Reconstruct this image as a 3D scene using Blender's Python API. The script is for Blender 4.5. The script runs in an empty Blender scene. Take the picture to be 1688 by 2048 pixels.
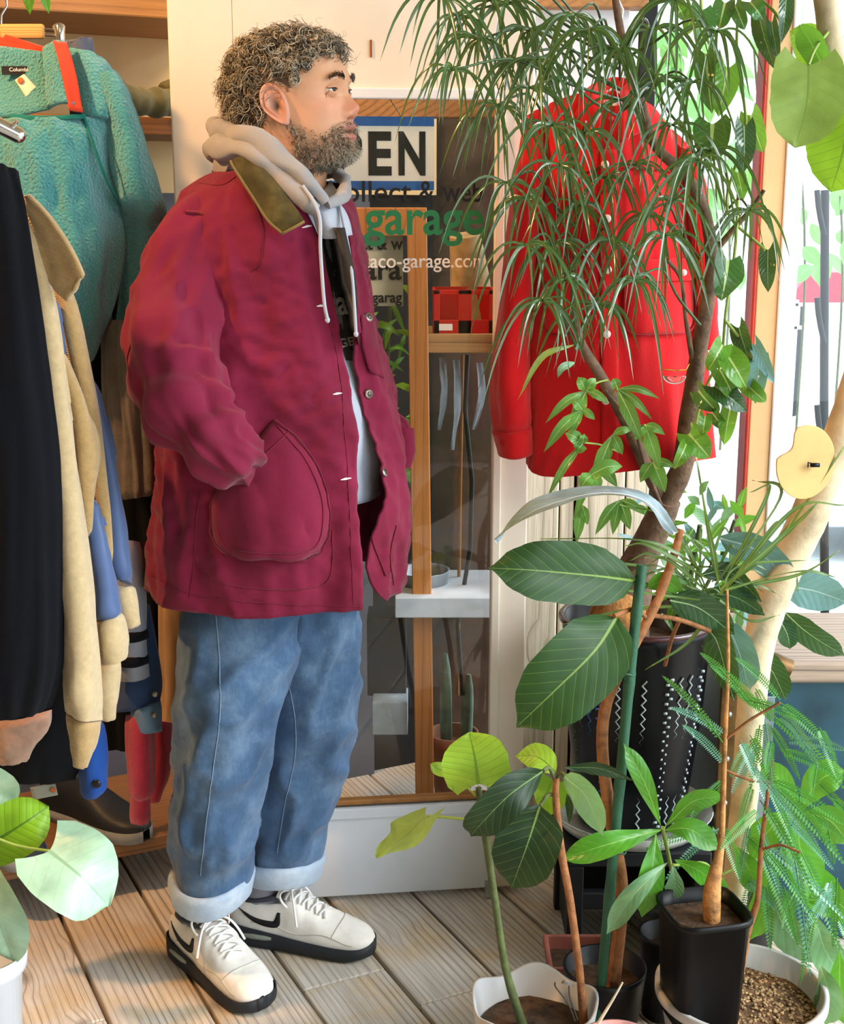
import bpy, bmesh, math, random
from mathutils import Vector, Matrix, noise
from mathutils.bvhtree import BVHTree
random.seed(7)
# ------------------------------------------------------------------ camera, light, exposure
F_PX = 2700.0; PITCH = math.radians(12.35); CAM_H = 1.40
sc = bpy.context.scene
COL = sc.collection
cam = bpy.data.cameras.new('camera'); cam_o = bpy.data.objects.new('camera', cam); COL.objects.link(cam_o)
cam.sensor_fit = 'VERTICAL'; cam.sensor_height = 24.0; cam.lens = F_PX / 2048.0 * 24.0
cam.clip_start = 0.05; cam.clip_end = 200
cam_o.location = (0, 0, CAM_H); cam_o.rotation_euler = (math.pi / 2 - PITCH, 0, 0)
sc.camera = cam_o
sc.view_settings.view_transform = 'Standard'; sc.view_settings.look = 'None'
sc.view_settings.gamma = 1.0; sc.view_settings.use_curve_mapping = False
sc.view_settings.exposure = 0.35
w = bpy.data.worlds.new('sky'); sc.world = w; w.use_nodes = True
wn = w.node_tree; wn.nodes.clear()
wo = wn.nodes.new('ShaderNodeOutputWorld'); wb = wn.nodes.new('ShaderNodeBackground')
wb.inputs[0].default_value = (0.80, 0.90, 1.0, 1); wb.inputs[1].default_value = 3.6
wn.links.new(wb.outputs[0], wo.inputs[0])

def lamp(name, kind, loc, target, energy, color, size=0.1, spot=1.2, blend=0.6):
    l = bpy.data.lights.new(name, kind); l.energy = energy; l.color = color
    if kind == 'AREA': l.shape = 'DISK'; l.size = size
    else: l.shadow_soft_size = size
    if kind == 'SPOT': l.spot_size = spot; l.spot_blend = blend
    o = bpy.data.objects.new(name, l); COL.objects.link(o); o.location = loc
    o.rotation_euler = (Vector(target) - Vector(loc)).to_track_quat('-Z', 'Y').to_euler()
    return o
# hazy afternoon daylight slanting in through the open shopfront on the right
sun = bpy.data.lights.new('daylight', 'SUN'); sun.energy = 3.0; sun.angle = 0.55; sun.color = (0.95, 0.98, 1.0)
sun_o = bpy.data.objects.new('daylight', sun); COL.objects.link(sun_o); sun_o.location = (3, 0, 3)
sun_o.rotation_euler = Vector((-2.6, 1.05, -1.55)).to_track_quat('-Z', 'Y').to_euler()
# warm shop spotlights on the ceiling track (out of frame, above and left)
lamp('shop_spotlight', 'SPOT', (-1.35, 1.85, 2.42), (-0.48, 2.35, 1.15), 120, (1.0, 0.52, 0.22), 0.05, 1.25, 0.7)
lamp('shop_spotlight', 'SPOT', (-0.35, 1.20, 2.42), (-0.15, 2.60, 1.60), 13, (1.0, 0.74, 0.48), 0.06, 1.15, 0.8)
lamp('porch_fill_light', 'POINT', (-0.10, 2.78, 2.00), (0, 0, 0), 8.0, (1.0, 0.72, 0.42), 0.05)  # added fill light brightening the sign and nook behind the pane

# ------------------------------------------------------------------ helpers
def ray(px, py):
    a = (px - 844.0) / F_PX; b = -(py - 1024.0) / F_PX
    return Vector((a, math.cos(PITCH) + b * math.sin(PITCH), -math.sin(PITCH) + b * math.cos(PITCH)))
CAM = Vector((0, 0, CAM_H))
def P(px, py, Y):                       # the point at distance Y in front of the photographer
    d = ray(px, py); return CAM + d * (Y / d.y)
def G(px, py, z=0.0):                   # the point at height z
    d = ray(px, py); return CAM + d * ((z - CAM_H) / d.z)
def proj(p):
    v = p - CAM
    dep = v.y * math.cos(PITCH) - v.z * math.sin(PITCH); up = v.y * math.sin(PITCH) + v.z * math.cos(PITCH)
    return 844 + F_PX * v.x / dep, 1024 - F_PX * up / dep
def mpp(p):                             # metres per pixel at a point
    v = p - CAM; return (v.y * math.cos(PITCH) - v.z * math.sin(PITCH)) / F_PX
def lin(h):
    h = h.lstrip('#'); r = []
    for i in (0, 2, 4):
        c = int(h[i:i + 2], 16) / 255.0
        r.append(c / 12.92 if c <= 0.04045 else ((c + 0.055) / 1.055) ** 2.4)
    return (r[0], r[1], r[2], 1.0)
def N(x, y=0.0, z=0.0): return noise.noise(Vector((x, y, z)))
def sstep(a, b, x):
    t = max(0.0, min(1.0, (x - a) / (b - a))); return t * t * (3 - 2 * t)
def interp(tab, x):                     # piecewise linear lookup in rows (x, a, b, ...)
    if x <= tab[0][0]: return tab[0][1:]
    for p, q in zip(tab, tab[1:]):
        if x <= q[0]:
            t = (x - p[0]) / (q[0] - p[0]); return tuple(a + (b - a) * t for a, b in zip(p[1:], q[1:]))
    return tab[-1][1:]
def cr(pts, n):                         # Catmull-Rom through tuples, n samples
    m = len(pts); out = []
    if m == 1: return [tuple(pts[0])] * n
    for i in range(n):
        s = i / (n - 1) * (m - 1); k = min(int(s), m - 2); t = s - k
        p1, p2 = pts[k], pts[k + 1]
        p0 = pts[k - 1] if k > 0 else tuple(2 * a - b for a, b in zip(p1, p2))
        p3 = pts[k + 2] if k + 2 < m else tuple(2 * b - a for a, b in zip(p1, p2))
        out.append(tuple(0.5 * (2 * b + (c - a) * t + (2 * a - 5 * b + 4 * c - d) * t * t + (3 * b - a - 3 * c + d) * t ** 3)
                         for a, b, c, d in zip(p0, p1, p2, p3)))
    return out

class MB:
    def __init__(s): s.v = []; s.f = []; s.uv = {}; s.c = None
    def grid(s, rows, closed=False, uv=False):
        b = len(s.v); nu = len(rows); nv = len(rows[0])
        for i, r in enumerate(rows):
            for j, p in enumerate(r):
                s.v.append(tuple(p))
                if uv: s.uv[b + i * nv + j] = (i / (nu - 1), j / (nv - 1))
        for i in range(nu - 1):
            for j in range(nv if closed else nv - 1):
                k = (j + 1) % nv
                s.f.append((b + i * nv + j, b + i * nv + k, b + (i + 1) * nv + k, b + (i + 1) * nv + j))
        return b
    def fan(s, ring, rev=False):
        b = len(s.v); s.v += [tuple(p) for p in ring]
        f = tuple(range(b, b + len(ring))); s.f.append(f[::-1] if rev else f)
    def tube(s, pts, rad, n=8, cap=True, squash=1.0, up=None):
        pts = [Vector(p) for p in pts]; m = len(pts)
        if not hasattr(rad, '__len__'): rad = [rad] * m
        rows = []; prev = None
        for i, p in enumerate(pts):
            t = (pts[min(i + 1, m - 1)] - pts[max(i - 1, 0)])
            t = t.normalized() if t.length > 1e-9 else Vector((0, 0, 1))
            if prev is None:
                a = Vector(up) if up else (Vector((0, 0, 1)) if abs(t.z) < 0.9 else Vector((1, 0, 0)))
                prev = (a - t * a.dot(t)).normalized()
            else:
                prev = prev - t * prev.dot(t)
                prev = prev.normalized() if prev.length > 1e-6 else t.orthogonal().normalized()
            bt = t.cross(prev)
            rows.append([p + (prev * math.cos(2 * math.pi * j / n) * squash + bt * math.sin(2 * math.pi * j / n)) * rad[i] for j in range(n)])
        s.grid(rows, True)
        if cap: s.fan(rows[0], True); s.fan(rows[-1])
        return s
    def lathe(s, prof, c=(0, 0, 0), n=32, wob=None):
        rows = []
        for k, (r, z) in enumerate(prof):
            row = []
            for j in range(n):
                a = 2 * math.pi * j / n; rr, zz = (r, z) if wob is None else wob(r, z, a)
                row.append(Vector(c) + Vector((rr * math.cos(a), rr * math.sin(a), zz)))
            rows.append(row)
        s.grid(rows, True); return s
    def box(s, c, size, rot=None):
        b = len(s.v); c = Vector(c)
        for z in (-.5, .5):
            for x, y in ((-.5, -.5), (.5, -.5), (.5, .5), (-.5, .5)):
                q = Vector((x * size[0], y * size[1], z * size[2]))
                s.v.append(tuple(c + (rot @ q if rot else q)))
        for f in ((3, 2, 1, 0), (4, 5, 6, 7), (0, 1, 5, 4), (1, 2, 6, 5), (2, 3, 7, 6), (3, 0, 4, 7)):
            s.f.append(tuple(b + i for i in f))
        return s
    def ell(s, c, r, n=16, m=10, rot=None):
        rows = []
        for i in range(m + 1):
            a = math.pi * i / m; row = []
            for j in range(n):
                t = 2 * math.pi * j / n
                q = Vector((r[0] * math.sin(a) * math.cos(t), r[1] * math.sin(a) * math.sin(t), -r[2] * math.cos(a)))
                row.append(Vector(c) + (rot @ q if rot else q))
            rows.append(row)
        s.grid(rows, True); return s
    def prism(s, poly, nrm, th):        # polygon of 3-D points, extruded by th along nrm
        b = len(s.v); n = len(poly); nrm = Vector(nrm) * th
        s.v += [tuple(p) for p in poly] + [tuple(Vector(p) + nrm) for p in poly]
        s.f.append(tuple(range(b + n - 1, b - 1, -1))); s.f.append(tuple(range(b + n, b + 2 * n)))
        for i in range(n): j = (i + 1) % n; s.f.append((b + i, b + j, b + n + j, b + n + i))
        return s
    def mesh(s, name, smooth=True):
        me = bpy.data.meshes.new(name); me.from_pydata(s.v, [], s.f)
        if s.uv:
            lay = me.uv_layers.new(name='UVMap')
            for l in me.loops: lay.data[l.index].uv = s.uv.get(l.vertex_index, (0, 0))
        if s.c:
            ca = me.color_attributes.new('Col', 'FLOAT_COLOR', 'POINT')
            flat = [x for c in s.c for x in c]; ca.data.foreach_set('color', flat)
        if smooth: me.polygons.foreach_set('use_smooth', [True] * len(me.polygons))
        me.update(); return me
    def obj(s, name, mat, parent=None, smooth=True, bevel=0, **kw):
        return link(name, s.mesh(name, smooth), mat, parent, bevel, **kw)
def link(name, me, mat, parent=None, bevel=0, **kw):
    o = bpy.data.objects.new(name, me); COL.objects.link(o)
    if mat is not None and not me.materials: me.materials.append(mat)
    if parent is not None: adopt(o, parent)
    if bevel:
        m = o.modifiers.new('bevel', 'BEVEL'); m.width = bevel; m.segments = 2; m.limit_method = 'ANGLE'
    tag(o, **kw); return o
def adopt(o, parent):
    o.parent = parent
    if parent.matrix_basis != Matrix(): o.matrix_parent_inverse = full(parent).inverted()
def full(o):
    return (full(o.parent) @ o.matrix_parent_inverse @ o.matrix_basis) if o.parent else o.matrix_basis.copy()
def tag(o, label=None, cat=None, group=None, kind=None):
    if label: o['label'] = label
    if cat: o['category'] = cat
    if group: o['group'] = group
    if kind: o['kind'] = kind
    return o
def empty(name, loc, label=None, cat=None, group=None, kind=None):
    o = bpy.data.objects.new(name, None); COL.objects.link(o); o.location = loc; o.empty_display_size = 0.05
    return tag(o, label, cat, group, kind)
def solid(o, th, off=0.0):
    m = o.modifiers.new('solidify', 'SOLIDIFY'); m.thickness = th; m.offset = off; return o
def subsurf(o, n=1):
    m = o.modifiers.new('subd', 'SUBSURF'); m.levels = n; m.render_levels = n; return o

def upsample(rows, nu, nv):             # control net of (px, py, Y) -> dense net of 3-D points
    rr = [cr(r, nv) for r in rows]
    cols = [cr([r[j] for r in rr], nu) for j in range(nv)]
    return [[P(*cols[j][i]) for j in range(nv)] for i in range(nu)]
def net_normals(g):
    nu, nv = len(g), len(g[0]); out = []
    for i in range(nu):
        r = []
        for j in range(nv):
            a = g[min(i + 1, nu - 1)][j] - g[max(i - 1, 0)][j]; b = g[i][min(j + 1, nv - 1)] - g[i][max(j - 1, 0)]
            n = a.cross(b); n = n.normalized() if n.length > 1e-12 else Vector((0, -1, 0))
            if n.y > 0 and abs(n.y) > 0.02: n = -n
            r.append(n)
        out.append(r)
    return out
def pillow(rows, th=0.03, nu=40, nv=24, fold=0.006, fs=(3, 1), seed=0, edge=0.5, back=0.6, closed_uv=True, ripple=None):
    """garment panel with a front and a back layer: control net in (px,py,Y)"""
    g = upsample(rows, nu, nv); nn = net_normals(g); mb = MB(); fr = []; bk = []
    for i in range(nu):
        a = []; b = []
        for j in range(nv):
            u = i / (nu - 1); v = j / (nv - 1)
            e = min(1.0, 4 * v * (1 - v)) ** edge * min(1.0, 12 * min(u, 1 - u) + 0.25) ** 0.5
            d = fold * (N(v * fs[0] * 2 + seed * 7.1, u * fs[1] * 2, seed) + 0.5 * N(v * fs[0] * 5, u * fs[1] * 5 + seed, 3.3))
            if ripple: d += ripple(u, v)
            a.append(g[i][j] + nn[i][j] * (th * e + d * (0.3 + 0.7 * e)))
            b.append(g[i][j] - nn[i][j] * (th * back * e - d * 0.5 + 0.001))
        fr.append(a); bk.append(b)
    mb.grid(fr, uv=True); mb.grid([r[::-1] for r in bk], uv=True)
    ring = lambda q: q[0][:-1] + [r[-1] for r in q][:-1] + q[-1][::-1][:-1] + [r[0] for r in q][::-1][:-1]
    A, B = ring(fr), ring(bk); mb.grid([A, B], True)
    return mb
def sheet(rows, nu=20, nv=12, fold=0.0, fs=(2, 2), seed=0, push=0.0):
    g = upsample(rows, nu, nv); nn = net_normals(g)
    for i in range(nu):
        for j in range(nv):
            d = fold * (N(j / nv * fs[0] * 2 + seed, i / nu * fs[1] * 2, seed * 1.7)) + push
            g[i][j] = g[i][j] + nn[i][j] * d
    mb = MB(); mb.grid(g, uv=True); return mb

# ------------------------------------------------------------------ materials
MATS = {}
class NT:
    def __init__(s, name):
        s.m = bpy.data.materials.new(name); s.m.use_nodes = True; s.t = s.m.node_tree; s.t.nodes.clear()
        s.out = s.n('OutputMaterial'); s.p = s.n('BsdfPrincipled'); s.l(s.p.outputs[0], s.out.inputs[0]); MATS[name] = s.m
    def n(s, typ, **kw):
        x = s.t.nodes.new('ShaderNode' + typ)
        for k, v in kw.items(): setattr(x, k, v)
        return x
    def l(s, a, b): s.t.links.new(a, b)
    def math(s, op, a, b=None, c=None):
        x = s.n('Math', operation=op)
        for i, q in enumerate((a, b, c)):
            if q is None: continue
            if isinstance(q, (int, float)): x.inputs[i].default_value = q
            else: s.l(q, x.inputs[i])
        return x.outputs[0]
    def mix(s, fac, a, b, blend='MIX'):
        x = s.n('Mix', data_type='RGBA', blend_type=blend)
        for i, q in ((0, fac), (6, a), (7, b)):
            if isinstance(q, (int, float, tuple)): x.inputs[i].default_value = q
            else: s.l(q, x.inputs[i])
        return x.outputs[2]
    def coords(s, which='Object', scale=(1, 1, 1), loc=(0, 0, 0), rot=(0, 0, 0)):
        c = s.n('TexCoord'); mp = s.n('Mapping'); s.l(c.outputs[which], mp.inputs[0])
        mp.inputs[1].default_value = loc; mp.inputs[2].default_value = rot; mp.inputs[3].default_value = scale
        return mp.outputs[0]
    def noise(s, vec, scale=5.0, detail=4.0, rough=0.55, dist=0.0):
        x = s.n('TexNoise'); s.l(vec, x.inputs['Vector']); x.inputs['Scale'].default_value = scale
        x.inputs['Detail'].default_value = detail; x.inputs['Roughness'].default_value = rough; x.inputs['Distortion'].default_value = dist
        return x.outputs['Fac']
    def ramp(s, fac, stops, interp='LINEAR'):
        x = s.n('ValToRGB'); s.l(fac, x.inputs[0]); e = x.color_ramp.elements; x.color_ramp.interpolation = interp
        while len(e) > 1: e.remove(e[-1])
        e[0].position = stops[0][0]; e[0].color = stops[0][1]
        for p, c in stops[1:]: q = e.new(p); q.color = c
        return x.outputs[0]
    def bump(s, h, strength=0.3, dist=0.01):
        x = s.n('Bump'); s.l(h, x.inputs['Height']); x.inputs['Strength'].default_value = strength; x.inputs['Distance'].default_value = dist
        s.l(x.outputs[0], s.p.inputs['Normal']); return x.outputs[0]
    def base(s, c):
        if isinstance(c, tuple): s.p.inputs['Base Color'].default_value = c
        else: s.l(c, s.p.inputs['Base Color'])
        return s
    def set(s, **kw):
        for k, v in kw.items(): s.p.inputs[k.replace('_', ' ')].default_value = v
        return s
def m_plain(name, hexc, rough=0.6, var=0.12, scale=18, bump=0.15, metal=0.0, spec=0.4, coat=0.0, bscale=None, bdist=0.004):
    if name in MATS: return MATS[name]
    t = NT(name); c = lin(hexc); v = t.coords()
    f = t.noise(v, scale, 5)
    dk = tuple(x * (1 - 2.2 * var) for x in c[:3]) + (1,); lt = tuple(min(1, x * (1 + 1.6 * var)) for x in c[:3]) + (1,)
    t.base(t.ramp(f, [(0.25, dk), (0.5, c), (0.75, lt)])).set(Roughness=rough, Metallic=metal)
    t.p.inputs['Specular IOR Level'].default_value = spec; t.p.inputs['Coat Weight'].default_value = coat
    if bump: t.bump(t.noise(v, bscale or scale * 3, 6), bump, bdist)
    return t.m
def m_cloth(name, hexc, weave=900, var=0.1, rough=0.9, bump=0.25, sheen=0.15, wear=None, wscale=7, dist=0.0015):
    if name in MATS: return MATS[name]
    t = NT(name); c = lin(hexc); v = t.coords()
    big = t.noise(v, wscale, 6, 0.6); fine = t.noise(v, weave, 2)
    dk = tuple(x * (1 - 2 * var) for x in c[:3]) + (1,); lt = tuple(min(1, x * (1 + 1.5 * var)) for x in c[:3]) + (1,)
    colr = t.ramp(big, [(0.3, dk), (0.5, c), (0.72, lt if wear is None else lin(wear))])
    colr = t.mix(t.math('MULTIPLY', t.math('SUBTRACT', fine, 0.35), 0.5), colr, tuple(x * 0.55 for x in c[:3]) + (1,))
    t.base(colr).set(Roughness=rough); t.p.inputs['Sheen Weight'].default_value = sheen
    t.p.inputs['Specular IOR Level'].default_value = 0.15
    t.bump(t.math('ADD', t.math('MULTIPLY', t.noise(v, 60, 5), 2.0), fine), bump, dist)
    return t.m
def m_knit(name, hexc, ribs=260, along=(1, 0, 0)):
    if name in MATS: return MATS[name]
    t = NT(name); c = lin(hexc); v = t.coords(scale=(1, 1, 1))
    wv = t.n('TexWave', wave_type='BANDS', bands_direction='DIAGONAL'); t.l(v, wv.inputs[0])
    wv.inputs['Scale'].default_value = ribs; wv.inputs['Distortion'].default_value = 2.0; wv.inputs['Detail'].default_value = 2
    nz = t.noise(v, 90, 6, 0.7)
    h = t.math('ADD', wv.outputs['Fac'], t.math('MULTIPLY', nz, 1.6))
    t.base(t.mix(nz, tuple(x * 0.62 for x in c[:3]) + (1,), tuple(min(1, x * 1.3) for x in c[:3]) + (1,))).set(Roughness=0.95)
    t.p.inputs['Sheen Weight'].default_value = 0.4; t.bump(h, 0.5, 0.002); return t.m
def m_wood(name, light, dark, scale=1.0, axis='X', rough=0.6, lines=14, contrast=1.0, grey=None, bump=0.35, rotz=0.0):
    """plain-sawn timber: fine wavering grain lines along the axis, knots, fine streaks"""
    if name in MATS: return MATS[name]
    t = NT(name); v0 = t.coords(rot=(0, 0, rotz)); oi = t.n('ObjectInfo'); cv = t.n('CombineXYZ')
    for i, k in enumerate((17.0, 9.0, 5.0)): t.l(t.math('MULTIPLY', oi.outputs['Random'], k), cv.inputs[i])
    ad = t.n('VectorMath', operation='ADD'); t.l(v0, ad.inputs[0]); t.l(cv.outputs[0], ad.inputs[1]); v1 = ad.outputs[0]
    st = {'X': (0.045, 1, 1), 'Y': (1, 0.045, 1), 'Z': (1, 1, 0.045)}[axis]
    mp = t.n('Mapping'); t.l(v1, mp.inputs[0]); mp.inputs[3].default_value = st; v = mp.outputs[0]
    sp = t.n('SeparateXYZ'); t.l(v0, sp.inputs[0]); ia, ib = {'X': (1, 2), 'Y': (0, 2), 'Z': (0, 1)}[axis]
    across = t.math('ADD', sp.outputs[ia], t.math('MULTIPLY', sp.outputs[ib], 0.7))
    wob = t.noise(v, 9.0, 2.5, 0.5)
    vk = t.n('TexVoronoi', feature='F1'); mk = t.n('Mapping'); t.l(v1, mk.inputs[0]); mk.inputs[3].default_value = tuple(0.45 if a < 1 else 1 for a in st); t.l(mk.outputs[0], vk.inputs['Vector']); vk.inputs['Scale'].default_value = 6.5
    knot = t.math('SUBTRACT', 1.0, t.math('MINIMUM', t.math('MULTIPLY', vk.outputs['Distance'], 4.2), 1.0))
    ph = t.math('ADD', t.math('MULTIPLY', across, lines * 6.0), t.math('ADD', t.math('MULTIPLY', wob, 4.6), t.math('MULTIPLY', knot, 1.6)))
    rings = t.math('FRACT', ph)
    grain = t.ramp(rings, [(0.0, (0.18, 0.18, 0.18, 1)), (0.10, (0.66, 0.66, 0.66, 1)), (0.3, (0.92, 0.92, 0.92, 1)), (0.6, (1, 1, 1, 1)), (0.93, (0.8, 0.8, 0.8, 1)), (1.0, (0.18, 0.18, 0.18, 1))])
    vis = t.ramp(t.noise(v, 7.0, 3, 0.6), [(0.38, (0, 0, 0, 1)), (0.62, (1, 1, 1, 1))]); grain = t.mix(t.math('MULTIPLY', vis, 0.55), grain, (0.9, 0.9, 0.9, 1))
    fine = t.noise(v, 130, 5, 0.7)
    g = t.math('MULTIPLY', grain, t.math('ADD', t.math('MULTIPLY', fine, 1.1), 0.38))
    g = t.math('MULTIPLY', g, t.math('SUBTRACT', 1.0, t.math('MULTIPLY', t.math('MULTIPLY', t.math('MAXIMUM', t.math('SUBTRACT', knot, 0.45), 0.0), 2.6), 0.9)))
    c = t.mix(t.math('MULTIPLY', g, contrast), lin(dark), lin(light))
    if grey:
        big = t.ramp(t.noise(t.coords(), 4.5, 5, 0.6), [(0.36, (0, 0, 0, 1)), (0.54, (1, 1, 1, 1))])
        c = t.mix(t.math('MULTIPLY', big, 0.75), c, t.mix(g, lin(dark), lin(grey)))
    t.base(c).set(Roughness=rough); t.bump(g, bump, 0.002); return t.m
def m_leaf(name, hexc, vein, transl=0.35, n_lat=9, slope=1.1, rough=0.35, midw=0.028, latw=0.10, var=0.18, spec=0.5):
    if name in MATS: return MATS[name]
    t = NT(name); c = lin(hexc); uv = t.n('TexCoord'); sp = t.n('SeparateXYZ'); t.l(uv.outputs['UV'], sp.inputs[0])
    a = t.math('ABSOLUTE', t.math('SUBTRACT', sp.outputs[1], 0.5))
    mid = t.math('LESS_THAN', a, t.math('MULTIPLY', t.math('SUBTRACT', 1.15, sp.outputs[0]), midw))
    fr = t.math('FRACT', t.math('MULTIPLY', t.math('SUBTRACT', sp.outputs[0], t.math('MULTIPLY', a, slope * 0.55)), n_lat))
    tri = t.math('ABSOLUTE', t.math('SUBTRACT', fr, 0.5))
    lat = t.math('MULTIPLY', t.math('LESS_THAN', tri, latw * 0.5), 0.6)
    vn = t.math('MAXIMUM', mid, lat)
    nz = t.noise(t.coords(), 22, 4)
    oi = t.n('ObjectInfo')
    sh = t.math('ADD', t.math('MULTIPLY', t.math('SUBTRACT', oi.outputs['Random'], 0.5), var), t.math('MULTIPLY', nz, 0.5))
    dk = tuple(x * 0.6 for x in c[:3]) + (1,); lt = tuple(min(1, x * 1.45) for x in c[:3]) + (1,)
    colr = t.mix(vn, t.ramp(sh, [(0.05, dk), (0.45, lt)]), lin(vein))
    t.base(colr).set(Roughness=rough); t.p.inputs['Specular IOR Level'].default_value = spec
    t.bump(t.math('SUBTRACT', t.math('MULTIPLY', tri, 0.6), vn), 0.35, 0.0025)
    tr = t.n('BsdfTranslucent'); t.l(t.mix(0.35, colr, (0.55, 0.85, 0.08, 1)), tr.inputs[0])
    ms = t.n('MixShader'); ms.inputs[0].default_value = transl; t.l(t.p.outputs[0], ms.inputs[1]); t.l(tr.outputs[0], ms.inputs[2])
    t.l(ms.outputs[0], t.out.inputs[0]); return t.m
def m_glass(name, tint=(1, 1, 1, 1), refl=1.0):
    t = NT(name); tr = t.n('BsdfTransparent'); tr.inputs[0].default_value = tint; gl = t.n('BsdfGlossy'); gl.inputs['Roughness'].default_value = 0.02
    fz = t.n('Fresnel'); fz.inputs[0].default_value = 1.5; ms = t.n('MixShader'); t.l(t.math('MULTIPLY', fz.outputs[0], refl), ms.inputs[0])
    t.l(tr.outputs[0], ms.inputs[1]); t.l(gl.outputs[0], ms.inputs[2]); t.l(ms.outputs[0], t.out.inputs[0]); return t.m
def m_vcol(name, rough=0.6, bump=0.2, bscale=300, sss=0.0, spec=0.4):
    t = NT(name); a = t.n('Attribute', attribute_name='Col'); t.base(a.outputs['Color']).set(Roughness=rough)
    t.p.inputs['Specular IOR Level'].default_value = spec
    if sss:
        t.p.inputs['Subsurface Weight'].default_value = sss; t.p.inputs['Subsurface Radius'].default_value = (0.008, 0.003, 0.0015)
        t.p.inputs['Subsurface Scale'].default_value = 1.0
    if bump: t.bump(t.noise(t.coords(), bscale, 4), bump, 0.0008)
    return t.m

def text_obj(name, body, center, width, height, mat, parent, right=(1, 0, 0), up=(0, 0, 1), bold=0.0, depth=0.0006, fit=True):
    cu = bpy.data.curves.new(name, 'FONT'); cu.body = body; cu.size = 1.0; cu.offset = bold; cu.align_x = 'CENTER'
    o = bpy.data.objects.new(name, cu); COL.objects.link(o)
    bpy.context.view_layer.update()
    dg = bpy.context.evaluated_depsgraph_get(); me = bpy.data.meshes.new_from_object(o.evaluated_get(dg))
    bpy.data.objects.remove(o); bpy.data.curves.remove(cu)
    xs = [v.co.x for v in me.vertices]; ys = [v.co.y for v in me.vertices]
    x0, x1, y0, y1 = min(xs), max(xs), min(ys), max(ys)
    R, U = Vector(right), Vector(up); Nn = R.cross(U)
    sx = width / (x1 - x0); sy = height / (y1 - y0)
    for v in me.vertices:
        v.co = Vector(center) + R * (v.co.x - (x0 + x1) / 2) * sx + U * (v.co.y - (y0 + y1) / 2) * sy + Nn * depth
    return link(name, me, mat, parent)
# ================================================================== the shop: floor, walls, ceiling, door, shopfront
BU = Vector((-0.4415, 0.8973, 0)); BN = Vector((0.8973, 0.4415, 0))     # floor boards run along BU
M_floor = m_wood('floor_wood', 'dcc196', '463420', 1, 'X', 0.55, 12, 1.0, 'dad8d3', 0.5)
fl = empty('floor', (0, 0, 0), kind='structure')
BRot = Matrix((BU, -BN, Vector((0, 0, 1)))).transposed()
for k in range(-9, 15):
    n0 = 0.4508 + 0.1722 * k
    cuts = [-3.5, 0.9 + (k * 0.61) % 1.9, 4.2]
    if k == 3: cuts = [-3.5, 1.98, 4.2]
    for a, b in zip(cuts, cuts[1:]):
        mb = MB(); L = b - a - 0.003
        mb.box((0, 0, 0), (L, 0.1722 - 0.0075, 0.03))
        o = mb.obj('floor_board', M_floor, fl, smooth=False, bevel=0.0025)
        c = BN * (n0 + 0.0861) + BU * ((a + b) / 2); o.matrix_basis = Matrix.Translation((c.x, c.y, -0.015 + 0.0012 * math.sin(k * 2.3))) @ BRot.to_4x4()
mb = MB().box((0, 1.0, -0.045), (8, 7, 0.02)); mb.obj('subfloor', m_plain('subfloor_dark', '15110d', 0.9), fl)

# ceiling, side and rear walls that keep the shop dim away from the shopfront
M_cream = m_plain('cream_plaster', 'e2cda6', 0.75, 0.05, 6, 0.1)
M_ceil = m_plain('ceiling_boards', 'b9a684', 0.8, 0.08, 5)
MB().box((-0.25, 0.45, 2.54), (3.9, 5.6, 0.06)).obj('ceiling', M_ceil, smooth=False, kind='structure')
MB().box((-2.15, 0.45, 1.25), (0.08, 5.6, 2.56)).obj('wall_left', m_plain('side_wall_paint', 'a58d68', 0.85), smooth=False, kind='structure')

MB().box((-0.25, -2.35, 1.25), (3.9, 0.08, 2.56)).obj('wall_rear', m_plain('rear_wall_paint', '8f7a5c', 0.85), smooth=False, kind='structure')

# the shelf wall on the left: runs square to the floor boards
SW = P(350, 1680, 2.65); SW.z = 0                                    # foot of the shelf front near the door
def S(a, b, z): return Vector((SW.x, SW.y, 0)) + BN * a + BU * b + Vector((0, 0, z))
WRot = Matrix((BN, BU, Vector((0, 0, 1)))).transposed()
wl = empty('wall_back', S(0, 0.36, 0), kind='structure')
M_grey = m_plain('grey_panel', '565a66', 0.7, 0.12, 9)
M_beam = m_wood('beam_wood', 'b88650', '5c3a1c', 2.0, 'X', 0.6, 11, 1.0, rotz=-0.457)
M_dbeam = m_wood('shelf_wood', '8d6238', '3a2412', 2.4, 'X', 0.6, 14, 1.0, rotz=-0.457)
MB().box(S(-0.4, 0.37, 1.95), (2.4, 0.02, 1.0), WRot).obj('cream_panel', m_plain('cream_panel_paint', 'd8bd8c', 0.75, 0.06, 6), wl, False)
for i in range(6):
    MB().box(S(-1.35 + i * 0.36, 0.37, 0.72), (0.35, 0.02, 1.46), WRot).obj('grey_panel', M_grey, wl, False)
MB().box(S(-0.4, 0.385, 1.1), (2.4, 0.01, 2.5), WRot).obj('backing', m_plain('backing_black', '0c0d10', 0.9), wl, False)
def shelf(name, z, th, dep, mat, label, a0=-1.5, a1=0.22):
    o = MB().box(S((a0 + a1) / 2, dep / 2 - 0.0 + (0.36 - dep), z), (a1 - a0, dep, th), WRot).obj(name, mat, None, False, 0.004)
    return tag(o, label, 'shelf')
zt = P(358, 36, 2.72).z
shelf('top_shelf_board', zt + 0.025, 0.05, 0.30, M_beam, 'brown wooden shelf board along the top left of the photo')
zm = P(300, 252, 2.80).z
shelf('shelf_board', zm, 0.035, 0.22, M_dbeam, 'worn wooden shelf board holding the rolled olive jacket')
shelf('shoe_shelf', 0.107, 0.03, 0.36, M_dbeam, 'low wooden shelf board holding the dark shoes')

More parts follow.
